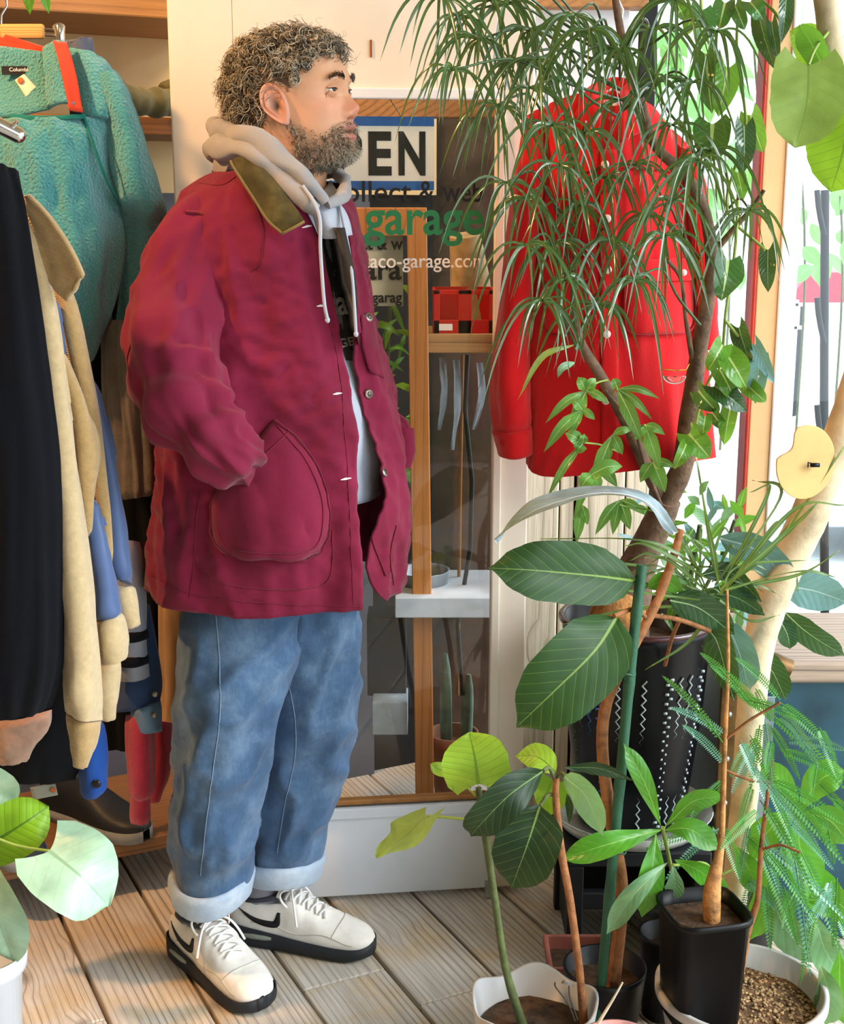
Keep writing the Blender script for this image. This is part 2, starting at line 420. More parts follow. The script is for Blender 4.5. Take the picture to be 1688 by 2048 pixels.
# ------------------------------------------------------------------ the open white door leaf with its large pane
DA = G(655, 1805); DB = G(1110, 1778); DU = (DB - DA).normalized(); DN = Vector((DU.y, -DU.x, 0))      # DN points to the photographer
DZ = Vector((0, 0, 1)); DRot = Matrix((DU, -DN, DZ)).transposed()
def on_door(px, py, off=0.0):
    d = ray(px, py); o = DA + DN * off; t = (o - CAM).dot(DN) / d.dot(DN); return CAM + d * t
def dcoord(px, py): q = on_door(px, py) - DA; return q.dot(DU), q.z
door = empty('door_1', DA, kind='structure')
aL = dcoord(360, 700)[0]; aR = dcoord(1050, 1300)[0]; gL = aL + 0.115; gR = dcoord(988, 900)[0]
zB = 0.012; zG0 = dcoord(860, 1612)[1]; zG1 = dcoord(860, 195)[1]; zT = 2.02; TH = 0.036
M_door = m_plain('door_paint', 'e6dccb', 0.55, 0.05, 5, 0.12); M_doorw = m_plain('door_paint_daylit', 'dfe4ea', 0.5, 0.05, 5, 0.12)  # second tone: cool daylight on the bottom rail put into the white
def dbox(name, a0, a1, z0, z1, mat, th=TH, off=0.0, bev=0.003, par=None):
    c = DA + DU * (a0 + a1) / 2 + DN * (off - th / 2) + DZ * (z0 + z1) / 2
    return MB().box(c, (a1 - a0, th, z1 - z0), DRot).obj(name, mat, par or door, False, bev)
dbox('stile', aL, gL, zB, zT, M_door); dbox('stile', gR, aR, zB, zT, M_door)
dbox('top_rail', gL, gR, zG1, zT, M_door); dbox('bottom_rail', gL, gR, zB, zG0, M_doorw)
for (a0, a1, z0, z1) in ((gL, gR, zG1 - 0.004, zG1 + 0.016), (gL, gR, zG0 - 0.018, zG0 + 0.006)):
    dbox('glazing_bead', a0, a1, z0, z1, M_doorw, 0.012, 0.008)
dbox('glazing_bead', gR - 0.004, gR + 0.014, zG0, zG1, M_door, 0.012, 0.008)
dbox('glazing_bead', gL - 0.014, gL + 0.004, zG0, zG1, M_door, 0.012, 0.008)
dbox('sill_strip', gL, gR, zG0 + 0.004, zG0 + 0.016, m_plain('sill_orange_wood', 'b07a42', 0.6), 0.02, -0.012)
M_glass = m_glass('door_glass', (0.98, 0.99, 0.98, 1), 0.6)
dbox('glass_pane', gL, gR, zG0, zG1, M_glass, 0.004, -0.016, 0)
q = on_door(742, 97, 0.001)
MB().box(q, (0.0035, 0.003, 0.030), DRot).obj('rust_nail', m_plain('rust', '8a4a1e', 0.8), door, False)
q = on_door(977, 1777, 0.008); MB().box(q, (0.014, 0.02, 0.03), DRot).box(q + DN * 0.012 - DZ * 0.008, (0.02, 0.012, 0.008), DRot).obj('door_stop', m_plain('dull_steel', 'b7b9bb', 0.35, metal=0.8), door, False)
M_green = m_plain('green_paint', '1f7a4c', 0.5, 0.03); M_blk = m_plain('black_paint', '0b0d10', 0.5, 0.02); M_wht = m_plain('white_vinyl', 'f2f0ea', 0.5, 0.02)
def door_text(body, x0, x1, y0, y1, mat, bold=0.0, off=-0.0155):
    a = on_door(x0, y1, off); b = on_door(x1, y0, off); c = (a + b) / 2
    text_obj('lettering', body, c, (b - a).dot(DU), b.z - a.z, mat, door, DU, DZ, bold, 0.0006)
for wd, x0, x1, y0, y1 in (('collect', 662, 823, 362, 404), ('&', 838, 868, 362, 404), ('web', 885, 966, 362, 404)): door_text(wd, x0, x1, y0, y1, M_blk, 0.008)
door_text('taco', 575, 716, 424, 473, M_green, 0.016); door_text('garage', 728, 967, 420, 493, M_green, 0.016)
door_text('taco-garage.com', 727, 972, 512, 545, M_wht, 0.008)

# the OPEN sign hanging behind the pane
sg0 = on_door(512, 380, -0.035); sg1 = on_door(868, 234, -0.035)
SR = DRot; sc_ = (sg0 + sg1) / 2; SW_ = (sg1 - sg0).dot(DU); SH_ = sg1.z - sg0.z
M_sign = m_plain('sign_white', 'fffdf4', 0.5, 0.03); M_blue = m_plain('sign_blue', '2a6cc0', 0.5, 0.03)
sign = empty('open_sign', sc_, 'white OPEN sign with blue bands behind the door pane', 'sign')
MB().box(sc_, (SW_, 0.004, SH_), SR).obj('board', M_sign, sign, False)
for s in (-1, 1): MB().box(sc_ + DZ * s * (SH_ / 2 - 0.0085) + DN * 0.0023, (SW_, 0.001, 0.017), SR).obj('blue_band', M_blue, sign, False)
for ch, x0, x1 in (('O', 590, 658), ('P', 670, 724), ('E', 737, 783), ('N', 797, 851)):
    a = on_door(x0, 351, -0.0325); b = on_door(x1, 263, -0.0325)
    text_obj('lettering', ch, (a + b) / 2, (b - a).dot(DU), b.z - a.z, m_plain('sign_black', '14140f', 0.5), sign, DU, DZ, 0.035, 0.0006)
mb = MB(); p0 = on_door(805, 236, -0.033); p1 = on_door(780, 198, -0.033)
for i in range(9): mb.ell(p0 + (p1 - p0) * i / 8, (0.0016, 0.0016, 0.0028), 6, 4)
mb.obj('chain', m_plain('brass_chain', 'b09a6a', 0.35, metal=0.8), sign)

# ------------------------------------------------------------------ behind the pane: porch nook with timber posts, crate, shelf, cactus
NY = 3.10
M_nook = m_plain('nook_wall_paint', '4a3b30', 0.85, 0.3, 7)
MB().box((-0.15, NY + 0.32, 1.1), (1.2, 0.03, 2.4)).obj('wall_porch', M_nook, None, False, kind='structure')
M_orange = m_wood('orange_timber', 'c07a38', '8a4c1a', 2.0, 'Z', 0.5, 6, 1.0)
def pbox(name, x0, x1, y0, y1, Y, th, mat, par=None, bev=0.002, **kw):
    a = P(x0, y1, Y); b = P(x1, y0, Y)
    return MB().box(((a.x + b.x) / 2, Y + th / 2, (a.z + b.z) / 2), (b.x - a.x, th, b.z - a.z)).obj(name, mat, par, False, bev, **kw)
fr = empty('porch_partition', P(840, 1620, NY - 0.25), 'orange timber partition standing behind the door pane', 'partition')
a = P(833, 415, 2.85); b = P(850, 1625, 2.85)
mb = MB(); hw = 0.021
mb.prism([a + Vector((-hw, 0, 0)), b + Vector((-hw, 0, 0)), b + Vector((hw, 0, 0)), a + Vector((hw, 0, 0))], (0, 1, 0), 0.04); mb.obj('post', M_orange, fr, False, 0.002)
pbox('rail', 520, 815, 415, 472, 2.85, 0.04, M_orange, fr); pbox('rail', 520, 1000, 196, 235, 2.95, 0.04, M_dbeam, fr)
# pale poster with lettering beside the post
ps = pbox('poster', 600, 806, 472, 612, 2.88, 0.004, m_plain('poster_pale', 'b9c0ab', 0.6, 0.05), None, 0, label='pale green poster with dark lettering behind the pane', cat='poster')
for body, x0, x1, y0, y1 in (('ct & w', 722, 806, 474, 500, ), ('ara', 728, 803, 530, 560), ('garag', 744, 804, 590, 612)):
    a = P(x0, y1, 2.878); b = P(x1, y0, 2.878)
    text_obj('lettering', body, (a + b) / 2, b.x - a.x, b.z - a.z, M_blk, ps, bold=0.02)
# red crate on a plank
cr_ = empty('red_crate', P(925, 668, 2.95), 'red plastic crate on the plank behind the door pane', 'crate')
M_red = m_plain('crate_red', 'c02018', 0.35, 0.08, 9)
a = P(867, 668, 2.92); b = P(990, 580, 2.92); wx = b.x - a.x; hz = b.z - a.z; Yc = 2.92
for (x0, x1, z0, z1) in ((0, 1, 0, .32), (0, 1, .9, 1), (0, .1, 0, 1), (.40, .62, 0, 1), (.9, 1, 0, 1)):
    MB().box((a.x + wx * (x0 + x1) / 2, Yc, a.z + hz * (z0 + z1) / 2), (wx * (x1 - x0), 0.008, hz * (z1 - z0))).obj('slat', M_red, cr_, False, 0.001)
MB().box((a.x + wx / 2, Yc + 0.14, a.z + hz / 2), (wx, 0.008, hz)).obj('back_panel', M_red, cr_, False)
for s in (0.01, 0.99): MB().box((a.x + wx * s, Yc + 0.07, a.z + hz / 2), (0.006, 0.14, hz)).obj('side_panel', M_red, cr_, False)
MB().box((a.x + wx * .2, Yc - 0.005, a.z + hz * .16), (wx * .22, 0.001, hz * .15)).obj('sticker', M_wht, cr_, False)
tag(pbox('plank', 848, 1000, 668, 706, 2.90, 0.22, m_wood('plank_tan', 'b08a58', '5a3f22', 3, 'X', 0.7, 9)), 'tan plank carrying the red crate', 'plank')
tag(pbox('white_shelf_board', 790, 990, 1196, 1236, 2.82, 0.24, m_plain('shelf_white', 'c6ccd2', 0.6, 0.08, 12)), 'pale grey shelf board low behind the door pane', 'shelf')
# tan log leaning behind
mb = MB(); mb.tube([P(930, 470, 3.08), P(940, 560, 3.1), P(946, 655, 3.1)], [0.035, 0.045, 0.05], 14); mb.obj('bark_log', m_plain('bark_tan', 'a78f66', 0.9, 0.3, 14, 0.6), None, label='tan bark log behind the red crate', cat='log')
# grey pot on the shelf board
def pot(name, c, prof, mat, label, cat='pot', n=40, soil=None, soil_mat=None, wob=None, group=None):
    e = empty(name, c, label, cat, group)
    MB().lathe(prof, c, n, wob).obj('body', mat, e)
    if soil:
        mb = MB(); r, z = soil; rows = []
        for i in range(9):
            rr = r * i / 8; rows.append([Vector(c) + Vector((rr * math.cos(t), rr * math.sin(t), z + 0.006 * N(rr * 60 * math.cos(t), rr * 60 * math.sin(t), z))) for t in [2 * math.pi * j / 28 for j in range(28)]])
        mb.grid(rows, True); mb.obj('soil', soil_mat or M_soil, e)
    return e
M_soil = m_plain('potting_soil', '4a3624', 0.95, 0.35, 60, 0.8, bscale=160)
M_galv = m_plain('galvanised', 'a9b0b6', 0.4, 0.1, 10, metal=0.6)
zs = P(860, 1196, 2.9).z + 0.001
pot('tin_pot', Vector((P(845, 1190, 2.95).x, 2.95, zs)), [(0.0, 0), (0.055, 0), (0.06, 0.05), (0.062, 0.052), (0.056, 0.05), (0.05, 0.02), (0, 0.02)], M_galv, 'shallow tin pot on the pale shelf board')
# cactus in a terracotta pot low behind the pane
M_terra = m_plain('old_terracotta', 'a06a50', 0.85, 0.25, 18, 0.3); M_cact = m_plain('cactus_skin', '6e8a74', 0.7, 0.2, 25, 0.3)
tb = P(905, 1600, 2.95); tb.z = 0.02 if tb.z < 0.02 else tb.z
pt = pot('terracotta_pot', tb, [(0, 0), (0.04, 0), (0.053, 0.13), (0.06, 0.135), (0.06, 0.17), (0.054, 0.17), (0.05, 0.14), (0, 0.14)], M_terra, 'terracotta pot holding a cactus behind the pane')
cc = empty('cactus', tb + Vector((0, 0, 0.14)), 'grey green branching cactus behind the door pane', 'cactus')
def ribbed(mb, p0, p1, r):
    pts = [p0 + (p1 - p0) * i / 6 for i in range(7)]; mb.tube(pts, [r * k for k in (0.9, 1, 1, 1, 0.95, 0.8, 0.35)], 10)
for dx, h in ((-0.015, 0.22), (0.03, 0.17)):
    mb = MB(); ribbed(mb, tb + Vector((dx, 0, 0.13)), tb + Vector((dx * 1.2, 0, 0.14 + h)), 0.014); mb.obj('stem', M_cact, cc)
mb = MB(); mb.tube([P(935, 710, 2.93), P(930, 820, 2.92), P(944, 960, 2.93), P(940, 1100, 2.93), P(915, 1250, 2.93), P(925, 1390, 2.94)], 0.005, 8); mb.obj('cable', m_plain('rubber_black', '101114', 0.5), None, label='black cable hanging down behind the door pane', cat='cable')
mb = MB(); mb.tube([P(925, 710, 3.0), P(920, 1000, 3.0), P(915, 1390, 3.0)], 0.004, 8); mb.obj('rod', m_plain('rod_tan', 'a5743c', 0.6), None, label='thin tan rod beside the cable behind the pane', cat='rod')
gm = m_plain('strip_grey', '7d868c', 0.6, 0.2, 20)
for i, (x0, y0, x1, y1) in enumerate(((885, 715, 878, 860), (912, 720, 905, 900), (960, 725, 948, 860))):
    tag(sheet([[(x0 - 7, y0, 2.96), (x0 + 7, y0, 2.97)], [(x0 - 4, (y0 + y1) / 2, 2.94), (x0 + 10, (y0 + y1) / 2, 2.97)], [(x1 - 3, y1, 2.96), (x1 + 3, y1, 2.97)]], 14, 6, 0.004, seed=i).obj('dried_leaf', gm), ('dried grey leaf hanging leftmost under the plank', 'dried grey leaf hanging under the middle of the plank', 'dried grey leaf hanging rightmost under the plank')[i], 'leaf', 'dried leaves under the plank')
# leafy fern growing on the porch, left of the timber post
pf = empty('porch_fern', P(775, 1000, 3.0), 'leafy green fern on the porch behind the door pane', 'plant'); PFERN = []
# low crate-like planter between door and post
pbox('black_grid_bin', 735, 812, 1236, 1392, 2.96, 0.10, m_plain('bin_black', '23262b', 0.5), None, label='black slatted bin low behind the door pane', cat='bin')
pbox('white_box', 745, 815, 1405, 1470, 2.90, 0.10, m_plain('box_bluewhite', 'c4d3de', 0.5), None, label='small white box behind the bottom of the pane', cat='box')

# ------------------------------------------------------------------ weathered cream boards right of the door
wr = empty('wall_right_of_door', (0.35, 2.82, 0), kind='structure')
M_pale = m_wood('pale_board', 'e9dec4', '8f7f62', 2.6, 'Z', 0.75, 7, 1.0, None, 0.5)
for i, (x0, x1) in enumerate(((1038, 1112), (1114, 1142), (1146, 1240), (1243, 1288))):
    a = P(x0, 1300, 2.84); b = P(x1, 1300, 2.84)
    MB().box(((a.x + b.x) / 2, 2.85 + 0.006 * (i % 2), 0.78), (b.x - a.x - 0.002, 0.022, 1.56)).obj('board', M_pale, wr, False, 0.003)
MB().box((P(1163, 1300, 2.87).x, 2.885, 0.78), (0.30, 0.01, 1.56)).obj('backing', m_plain('backing_brown', '2c2018', 0.9), wr, False)
# white head panel above, timber lintel, black steel upright
pbox('head_panel', 1052, 1262, -40, 300, 2.84, 0.02, m_plain('head_panel_white', 'dfe6ec', 0.5, 0.04), wr)
pbox('lintel', 985, 1300, -60, 14, 2.80, 0.06, M_beam, wr)
cl = empty('door_closer', P(1020, 90, 2.68), 'silver door closer arm above the red jacket', 'door closer')
pbox('closer_body', 985, 1072, 60, 98, 2.70, 0.04, m_plain('silver_paint', 'c9ced2', 0.35, metal=0.5), cl); pbox('closer_pivot', 1008, 1034, 98, 120, 2.70, 0.025, m_plain('dark_steel', '55595e', 0.4, metal=0.8), cl)
tag(pbox('steel_upright', 1264, 1285, -60, 1500, 2.86, 0.03, m_plain('black_steel', '16181c', 0.45)), 'black steel upright at the edge of the window', 'upright')
# shopfront: tan post with red edge, white window frame, panes
def vpost(name, x0, x1, Y, th, mat, par, z0=0.0, z1=2.5):
    a = P(x0, 600, Y).x; b = P(x1, 600, Y).x
    return MB().box(((a + b) / 2, Y + th / 2, (z0 + z1) / 2), (b - a, th, z1 - z0)).obj(name, mat, par, False, 0.003)
sf = empty('window_1', (0.8, 2.85, 0), kind='structure')
vpost('post', 1512, 1556, 2.85, 0.06, m_plain('post_tan_paint', 'd9b07c', 0.6, 0.06, 6), sf)
vpost('red_edge', 1505, 1512, 2.848, 0.064, m_plain('red_edge_paint', 'b0301c', 0.6), sf)
M_alu = m_plain('white_frame', 'e4ebf1', 0.35, 0.03)
vpost('frame_stile', 1557, 1572, 2.845, 0.07, M_alu, sf); vpost('frame_stile', 1574, 1592, 2.87, 0.05, M_alu, sf)
vpost('frame_stile', 2300, 2330, 2.87, 0.05, M_alu, sf)
M_pane = m_glass('window_glass', (0.97, 0.99, 0.98, 1), 0.8)
a = P(1592, 600, 2.9).x; b = P(2300, 600, 2.9).x
MB().box(((a + b) / 2, 2.9, 1.42), (b - a, 0.005, 1.9)).obj('window_pane', M_pane, sf, False)
MB().box(((a + b) / 2, 2.89, 0.36), (b - a, 0.06, 0.16)).obj('window_sill', M_alu, sf, False, 0.003)
MB().box(((a + b) / 2, 2.90, 0.14), (b - a, 0.03, 0.28)).obj('plinth', M_doorw, sf, False)
a = P(1285, 600, 2.9).x; b = P(1508, 600, 2.9).x
MB().box(((a + b) / 2, 2.9, 1.42), (b - a, 0.005, 2.1)).obj('window_pane', M_pane, sf, False)
MB().box(((a + b) / 2, 2.89, 0.2), (b - a, 0.05, 0.36)).obj('plinth', M_doorw, sf, False)

# ------------------------------------------------------------------ outdoors, bright
M_pave = m_plain('pavement', 'b9bdbd', 0.85, 0.06, 3)
MB().box((2.0, 8.6, -0.1), (24, 11, 0.1)).box((5.6, -1, -0.1), (7, 8, 0.1)).obj('ground_street', M_pave, None, False, kind='structure')
M_bld = m_plain('far_white_wall', 'dfe2e2', 0.8, 0.05, 2)
MB().box((3.5, 11.5, 1.6), (11, 0.3, 3.4)).obj('wall_across_street', M_bld, None, False, kind='structure')
# ================================================================== the man
YC = 2.33
def bvh(mb): return BVHTree.FromPolygons([Vector(v) for v in mb.v], mb.f)
def hit(tree, px, py, off=0.0):
    d = ray(px, py).normalized(); loc, nrm, i, dist = tree.ray_cast(CAM, d)
    if loc is None: return None
    if nrm.dot(d) > 0: nrm = -nrm
    return loc + nrm * off, nrm
M_burg = m_cloth('burgundy_canvas', '721633', 1100, 0.10, 0.8, 0.25, 0.12, '7c1a3a', 9)
M_burgin = m_cloth('burgundy_lining', '5d1424', 1100, 0.1)
M_stitch = m_cloth('burgundy_stitch', '6e1428', 900)
M_cord = m_cloth('olive_corduroy', '443e20', 700, 0.2, 0.85, 0.5, 0.1, '5e5530', 25)
M_cordedge = m_cloth('olive_piping', '75673a', 700)
M_hood = m_cloth('grey_fleece', '949496', 800, 0.06, 0.92, 0.2, 0.25)
M_hoodb = m_cloth('grey_sweat', 'a9b0bd', 800, 0.06)
M_print = m_cloth('print_black', '3c3a38', 500, 0.08)

# ---- head, neck and trunk: one surface.  Local axes: x forward, y to his left, z up
HP = P(586, 213, 2.30)
yaw = math.radians(-20); pit = math.radians(-7)
Rh = Matrix.Rotation(yaw, 3, 'Z') @ Matrix.Rotation(pit, 3, 'Y') @ Matrix.Rotation(math.radians(2), 3, 'X')
def zmap(z):
    if z > 0.05: return 0.05 + (z - 0.05) * 0.88
    if z < -0.03: return -0.03 + (max(z, -0.115) + 0.03) * 0.87 + min(0, z + 0.115)
    return z
def H(x, y, z): return HP + Rh @ Vector((x, y, zmap(z)))
rings = [  # front x,z ; back x,z ; half width ; front squareness
 (0.000, .120, -.020, .120, .004, 1.0), (.045, .113, -.058, .109, .044, 1.0), (.074, .099, -.083, .090, .062, .95),
 (.090, .080, -.096, .065, .0715, .9), (.0965, .058, -.102, .037, .0760, .85), (.0985, .040, -.103, .015, .0765, .82),
 (.1000, .027, -.102, .003, .0765, .80), (.0965, .014, -.100, -.010, .0755, .80), (.0930, .004, -.098, -.020, .0748, .80),
 (.0935, -.008, -.094, -.032, .0738, .82), (.0945, -.020, -.088, -.045, .0725, .85), (.0960, -.034, -.082, -.058, .0705, .88),
 (.0975, -.046, -.078, -.070, .0680, .9), (.0970, -.057, -.075, -.080, .0660, .92), (.0965, -.067, -.073, -.090, .0640, .95),
 (.0940, -.077, -.072, -.100, .0615, 1.0), (.0950, -.087, -.071, -.110, .0580, 1.0), (.0910, -.098, -.070, -.122, .0550, 1.0),
 (.0760, -.107, -.070, -.135, .0535, 1.0), (.0480, -.113, -.070, -.150, .0540, 1.0), (.0360, -.130, -.074, -.172, .0560, 1.0),
 (.0340, -.165, -.082, -.200, .0600, 1.0), (.0350, -.205, -.092, -.235, .0700, 1.0), (.0150, -.25, -.10, -.29, .085, 1.0),
 (-.01, -.33, -.12, -.36, .11, 1.0), (-.02, -.50, -.13, -.52, .11, 1.0)]
NTH, NZ = 144, 190
def g2(a, b, sa, sb): return math.exp(-(a / sa) ** 2 - (b / sb) ** 2)
rr = cr([tuple(r) for r in rings], NZ)
head = MB(); rows = []
local = []
for r in rr:
    fx, fz, bx, bz, hw, sq = r; row = []
    for j in range(NTH):
        t = 2 * math.pi * j / NTH; c, s = math.cos(t), math.sin(t)
        cx = (fx + bx) / 2 - 0.008
        if c >= 0: x = cx + (fx - cx) * c ** sq; y = hw * (abs(s) ** 0.92) * (1 if s >= 0 else -1)
        else: x = cx + (cx - bx) * c; y = hw * s
        k = (x - bx) / max(1e-4, fx - bx); z = bz + (fz - bz) * k
        front = sstep(0.03, 0.075, x)
        ay = abs(y)
        # nose
        if -0.040 < z < 0.022:
            n = interp([(-.040, 0, .010), (-.036, .004, .012), (-.030, .0125, .0125), (-.022, .0205, .0115), (-.016, .0215, .0095), (-.008, .0160, .0075), (.002, .0095, .0062), (.012, .005, .0065), (.022, .0, .008)], z)
            x += front * n[0] * math.exp(-(y / n[1]) ** 2)
        x += front * 0.008 * g2(ay - 0.0150, z + 0.0265, 0.0055, 0.0070)            # alae
        x -= front * 0.010 * g2(ay - 0.0075, z + 0.0345, 0.0036, 0.0030)            # nostrils
        x -= front * 0.0085 * g2(ay - 0.030, z - 0.0115, 0.014, 0.0095)             # eye sockets
        x += front * 0.0040 * g2(ay - 0.026, z - 0.0300, 0.020, 0.007)              # brow ridge
        x += front * 0.0040 * g2(ay - 0.044, z + 0.016, 0.016, 0.014)               # cheek bones
        x -= front * 0.0022 * g2(ay - 0.029, z + 0.037, 0.006, 0.014)               # nasolabial fold
        x += front * 0.0062 * g2(y, z + 0.0475, 0.0200, 0.0050)                     # upper lip
        x += front * 0.0060 * g2(y, z + 0.0675, 0.0180, 0.0055)                     # lower lip
        x -= front * 0.0085 * g2(y, z + 0.0570, 0.0210, 0.0030)                     # open mouth
        x -= front * 0.0030 * g2(y, z + 0.0390, 0.0035, 0.0050)                     # philtrum
        x += front * 0.0050 * g2(y, z + 0.0890, 0.0180, 0.0110)                     # chin
        y *= 1 - 0.05 * sstep(0.03, 0.07, x) * sstep(0.02, 0.06, z)
        row.append((x, y, z))
    rows.append(row)
    local += row
head.grid([[H(*q) for q in row] for row in rows], True); head.fan([H(*q) for q in rows[0]], True)
local += rows[0]
def skin_col(x, y, z):
    base = Vector((0.60, 0.32, 0.18)); ay = abs(y)
    red = 0.65 * g2(y, z + 0.020, 0.020, 0.016) * (x > 0.07) + 0.35 * g2(ay - 0.045, z + 0.012, 0.025, 0.025) * (x > 0.03)
    base = base.lerp(Vector((0.62, 0.22, 0.15)), min(1, red))
    lip = max(g2(y, z + 0.0485, 0.022, 0.0050), g2(y, z + 0.0670, 0.020, 0.0062)) * sstep(0.085, 0.095, x)
    base = base.lerp(Vector((0.46, 0.17, 0.15)), min(1, lip * 1.3))
    mouth = g2(y, z + 0.0570, 0.019, 0.0026) * (x > 0.08); base = base.lerp(Vector((0.06, 0.02, 0.02)), min(1, mouth * 1.2))
    nos = g2(ay - 0.0075, z + 0.0345, 0.0036, 0.0030) * (x > 0.08); base = base.lerp(Vector((0.10, 0.035, 0.03)), min(1, nos))
    if hair_mask(x, y, z) > 0.5: base = base.lerp(Vector((0.055, 0.045, 0.032)), 0.85)
    b = beard_mask(x, y, z); base = base.lerp(Vector((0.24, 0.14, 0.09)), 0.5 * b)
    return (base.x, base.y, base.z, 1)
def hair_mask(x, y, z):
    if z < -0.115 or x > 0.099: return 0
    ay = abs(y)
    lim = interp([(-.11, -.108), (-.06, -.100), (-.035, -.070), (-.018, -.020), (0.0, .012), (.018, .010), (.030, .016), (.046, .040), (.062, .056), (.078, .066), (.10, .072)], x)[0]
    if ((x - 0.008) / 0.021) ** 2 + ((z + 0.001) / 0.036) ** 2 < 1: return 0
    return 1 if z > lim else 0
def beard_mask(x, y, z):
    if x < 0.012 or z > 0.01: return 0
    ay = abs(y)
    top = interp([(0.012, -.012), (.030, -.034), (.05, -.046), (.065, -.056), (.078, -.050), (.088, -.041), (.105, -.040), (.13, -.040)], x)[0]
    b = sstep(top + 0.006, top - 0.008, z) * sstep(-0.128, -0.108, z) * (1 - 0.0)
    b *= 1 - min(1, 1.5 * max(g2(y, z + 0.0490, 0.023, 0.0055), g2(y, z + 0.0575, 0.024, 0.0060), g2(y, z + 0.0675, 0.022, 0.0080))) * sstep(.070, .085, x)
    b *= sstep(0.012, 0.030, x) * (1 - 0.75 * g2(x - 0.058, z + 0.055, 0.020, 0.020))
    return max(0, min(1, b))
head.c = [skin_col(*q) for q in local]
# ears, grown out of the same mesh
def ear(side):
    c = Vector((0.006, side * 0.0725, -0.001)); rows = []; nr, nt = 16, 40
    for i in range(nr + 1):
        r = i / nr; row = []
        for j in range(nt):
            t = 2 * math.pi * j / nt
            ex = 0.0200 * math.cos(t) * (1.0 + 0.12 * math.sin(t)); ez = 0.0365 * math.sin(t)
            if math.sin(t) < 0: ex *= 1 - 0.35 * (-math.sin(t)) ** 1.5; ex += 0.006 * (-math.sin(t))
            ex *= r; ez *= r
            rim = math.exp(-((r - 0.86) / 0.10) ** 2) * (0.55 + 0.45 * math.cos(t - 2.2))
            anti = math.exp(-((r - 0.52) / 0.13) ** 2) * max(0, -math.cos(t + 0.2)) ** 0.7
            conch = math.exp(-((ex - 0.002) / 0.007) ** 2 - ((ez + 0.004) / 0.011) ** 2)
            out = 0.010 * (-ex / 0.0185 * 0.5 + 0.5) + 0.0052 * rim + 0.0042 * anti - 0.0050 * conch + 0.006
            tragus = math.exp(-((ex - 0.0125) / 0.004) ** 2 - ((ez + 0.006) / 0.006) ** 2); out += 0.0015 * tragus
            if r > 0.93: out -= 0.012 * ((r - 0.93) / 0.07) ** 2 * (1 if ex < 0.006 else 1.4)
            q = c + Vector((ex, side * out, ez)); a = math.radians(-12)
            d = q - c; d = Vector((d.x * math.cos(a) + d.z * math.sin(a), d.y, -d.x * math.sin(a) + d.z * math.cos(a)))
            row.append(c + d)
            sh = 0.75 + 0.3 * rim + 0.15 * anti - 0.62 * conch  # ear shading painted into the skin: rim lighter, concha darker
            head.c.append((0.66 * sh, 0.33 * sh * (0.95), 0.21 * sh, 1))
        rows.append([H(*q) for q in row])
    head.grid(rows, True)
for s in (-1, 1): ear(s)
M_skin = m_vcol('skin', 0.48, 0.12, 420, 0.12, 0.4)
man = head.obj('person', M_skin, None, label='grey-haired bearded man in burgundy jacket and rolled jeans gazing right', cat='person')

# eyes, lids
M_eye = m_plain('eye_white', 'ded6cc', 0.2, 0.02, spec=0.6); M_iris = m_plain('iris_dark', '0d0907', 0.25, 0.02, spec=0.4); M_lid = m_plain('lid_skin', 'c48f6c', 0.5, 0.05)
for s in (-1, 1):
    ec = Vector((0.0790, s * 0.0295, 0.0115)); R = 0.0118
    e = MB().ell(H(*ec), (R, R, R), 24, 16, Rh).obj('eye', M_eye, man)
    ic = ec + Vector((R * 0.70, -0.0010, 0.0012)); MB().ell(H(*ic), (R * 0.38, 0.0064, 0.0064), 18, 10, Rh).obj('iris', M_iris, e)
    for nm, z0, z1 in (('upper_lid', 0.0024, 0.0125), ('lower_lid', -0.0036, -0.0125)):
        rows = []
        for i in range(8):
            zz = z0 + (z1 - z0) * i / 7; row = []
            for j in range(17):
                yy = -0.0135 + 0.027 * j / 16; zc = zz * (1 - 0.55 * (yy / 0.0135) ** 2 * (1 - i / 7)) + (0.0012 * (yy * s) / 0.0135)
                rad = R * 1.06 + 0.0008 * (1 - i / 7); d2 = rad * rad - min(yy * yy * 0.85, rad * rad * 0.8) - min(zc * zc, rad * rad * 0.9)
                row.append(H(ec.x + math.sqrt(max(d2, 1e-7)) + 0.0002, ec.y + yy, ec.z + zc))
            rows.append(row)
        mb = MB(); mb.grid(rows); lid = solid(mb.obj(nm, M_lid, man), 0.0012)
        if nm == 'upper_lid': MB().tube([p_ + Rh @ Vector((0.0008, 0, 0)) for p_ in rows[0]], 0.0007, 5).obj('eyelashes', M_iris, lid)

# hair: curls grown strand by strand
def strand(mb, p, d, length, rad, curl, turns, col, seg=13, droop=0.0, taper=0.25):
    d = d.normalized(); a = d.orthogonal().normalized(); b = d.cross(a); ph = random.random() * 6.28; pts = []
    sgn = random.choice((-1, 1))
    for i in range(seg + 1):
        u = i / seg; an = ph + sgn * turns * 6.283 * u; k = curl * min(1, u * 3)
        q = p + d * length * u + (a * (math.cos(an) - math.cos(ph)) + b * (math.sin(an) - math.sin(ph))) * k
        q = q + Vector((0, 0, -droop * u * u)); pts.append(q)
    n0 = len(mb.v); mb.tube(pts, [rad * (1 - (1 - taper) * (i / seg)) for i in range(seg + 1)], 3, False)
    mb.c += [col] * (len(mb.v) - n0)
HAIRC = [(0.020, 0.016, 0.012), (0.05, 0.04, 0.028), (0.13, 0.105, 0.07), (0.30, 0.26, 0.18), (0.50, 0.45, 0.34), (0.62, 0.58, 0.48)]
def hcol(wts): c = random.choices(HAIRC, wts)[0]; k = random.uniform(0.8, 1.2); return (c[0] * k, c[1] * k, c[2] * k, 1)
hair = MB(); hair.c = []; beard = MB(); beard.c = []
pts_h = []; pts_b = []
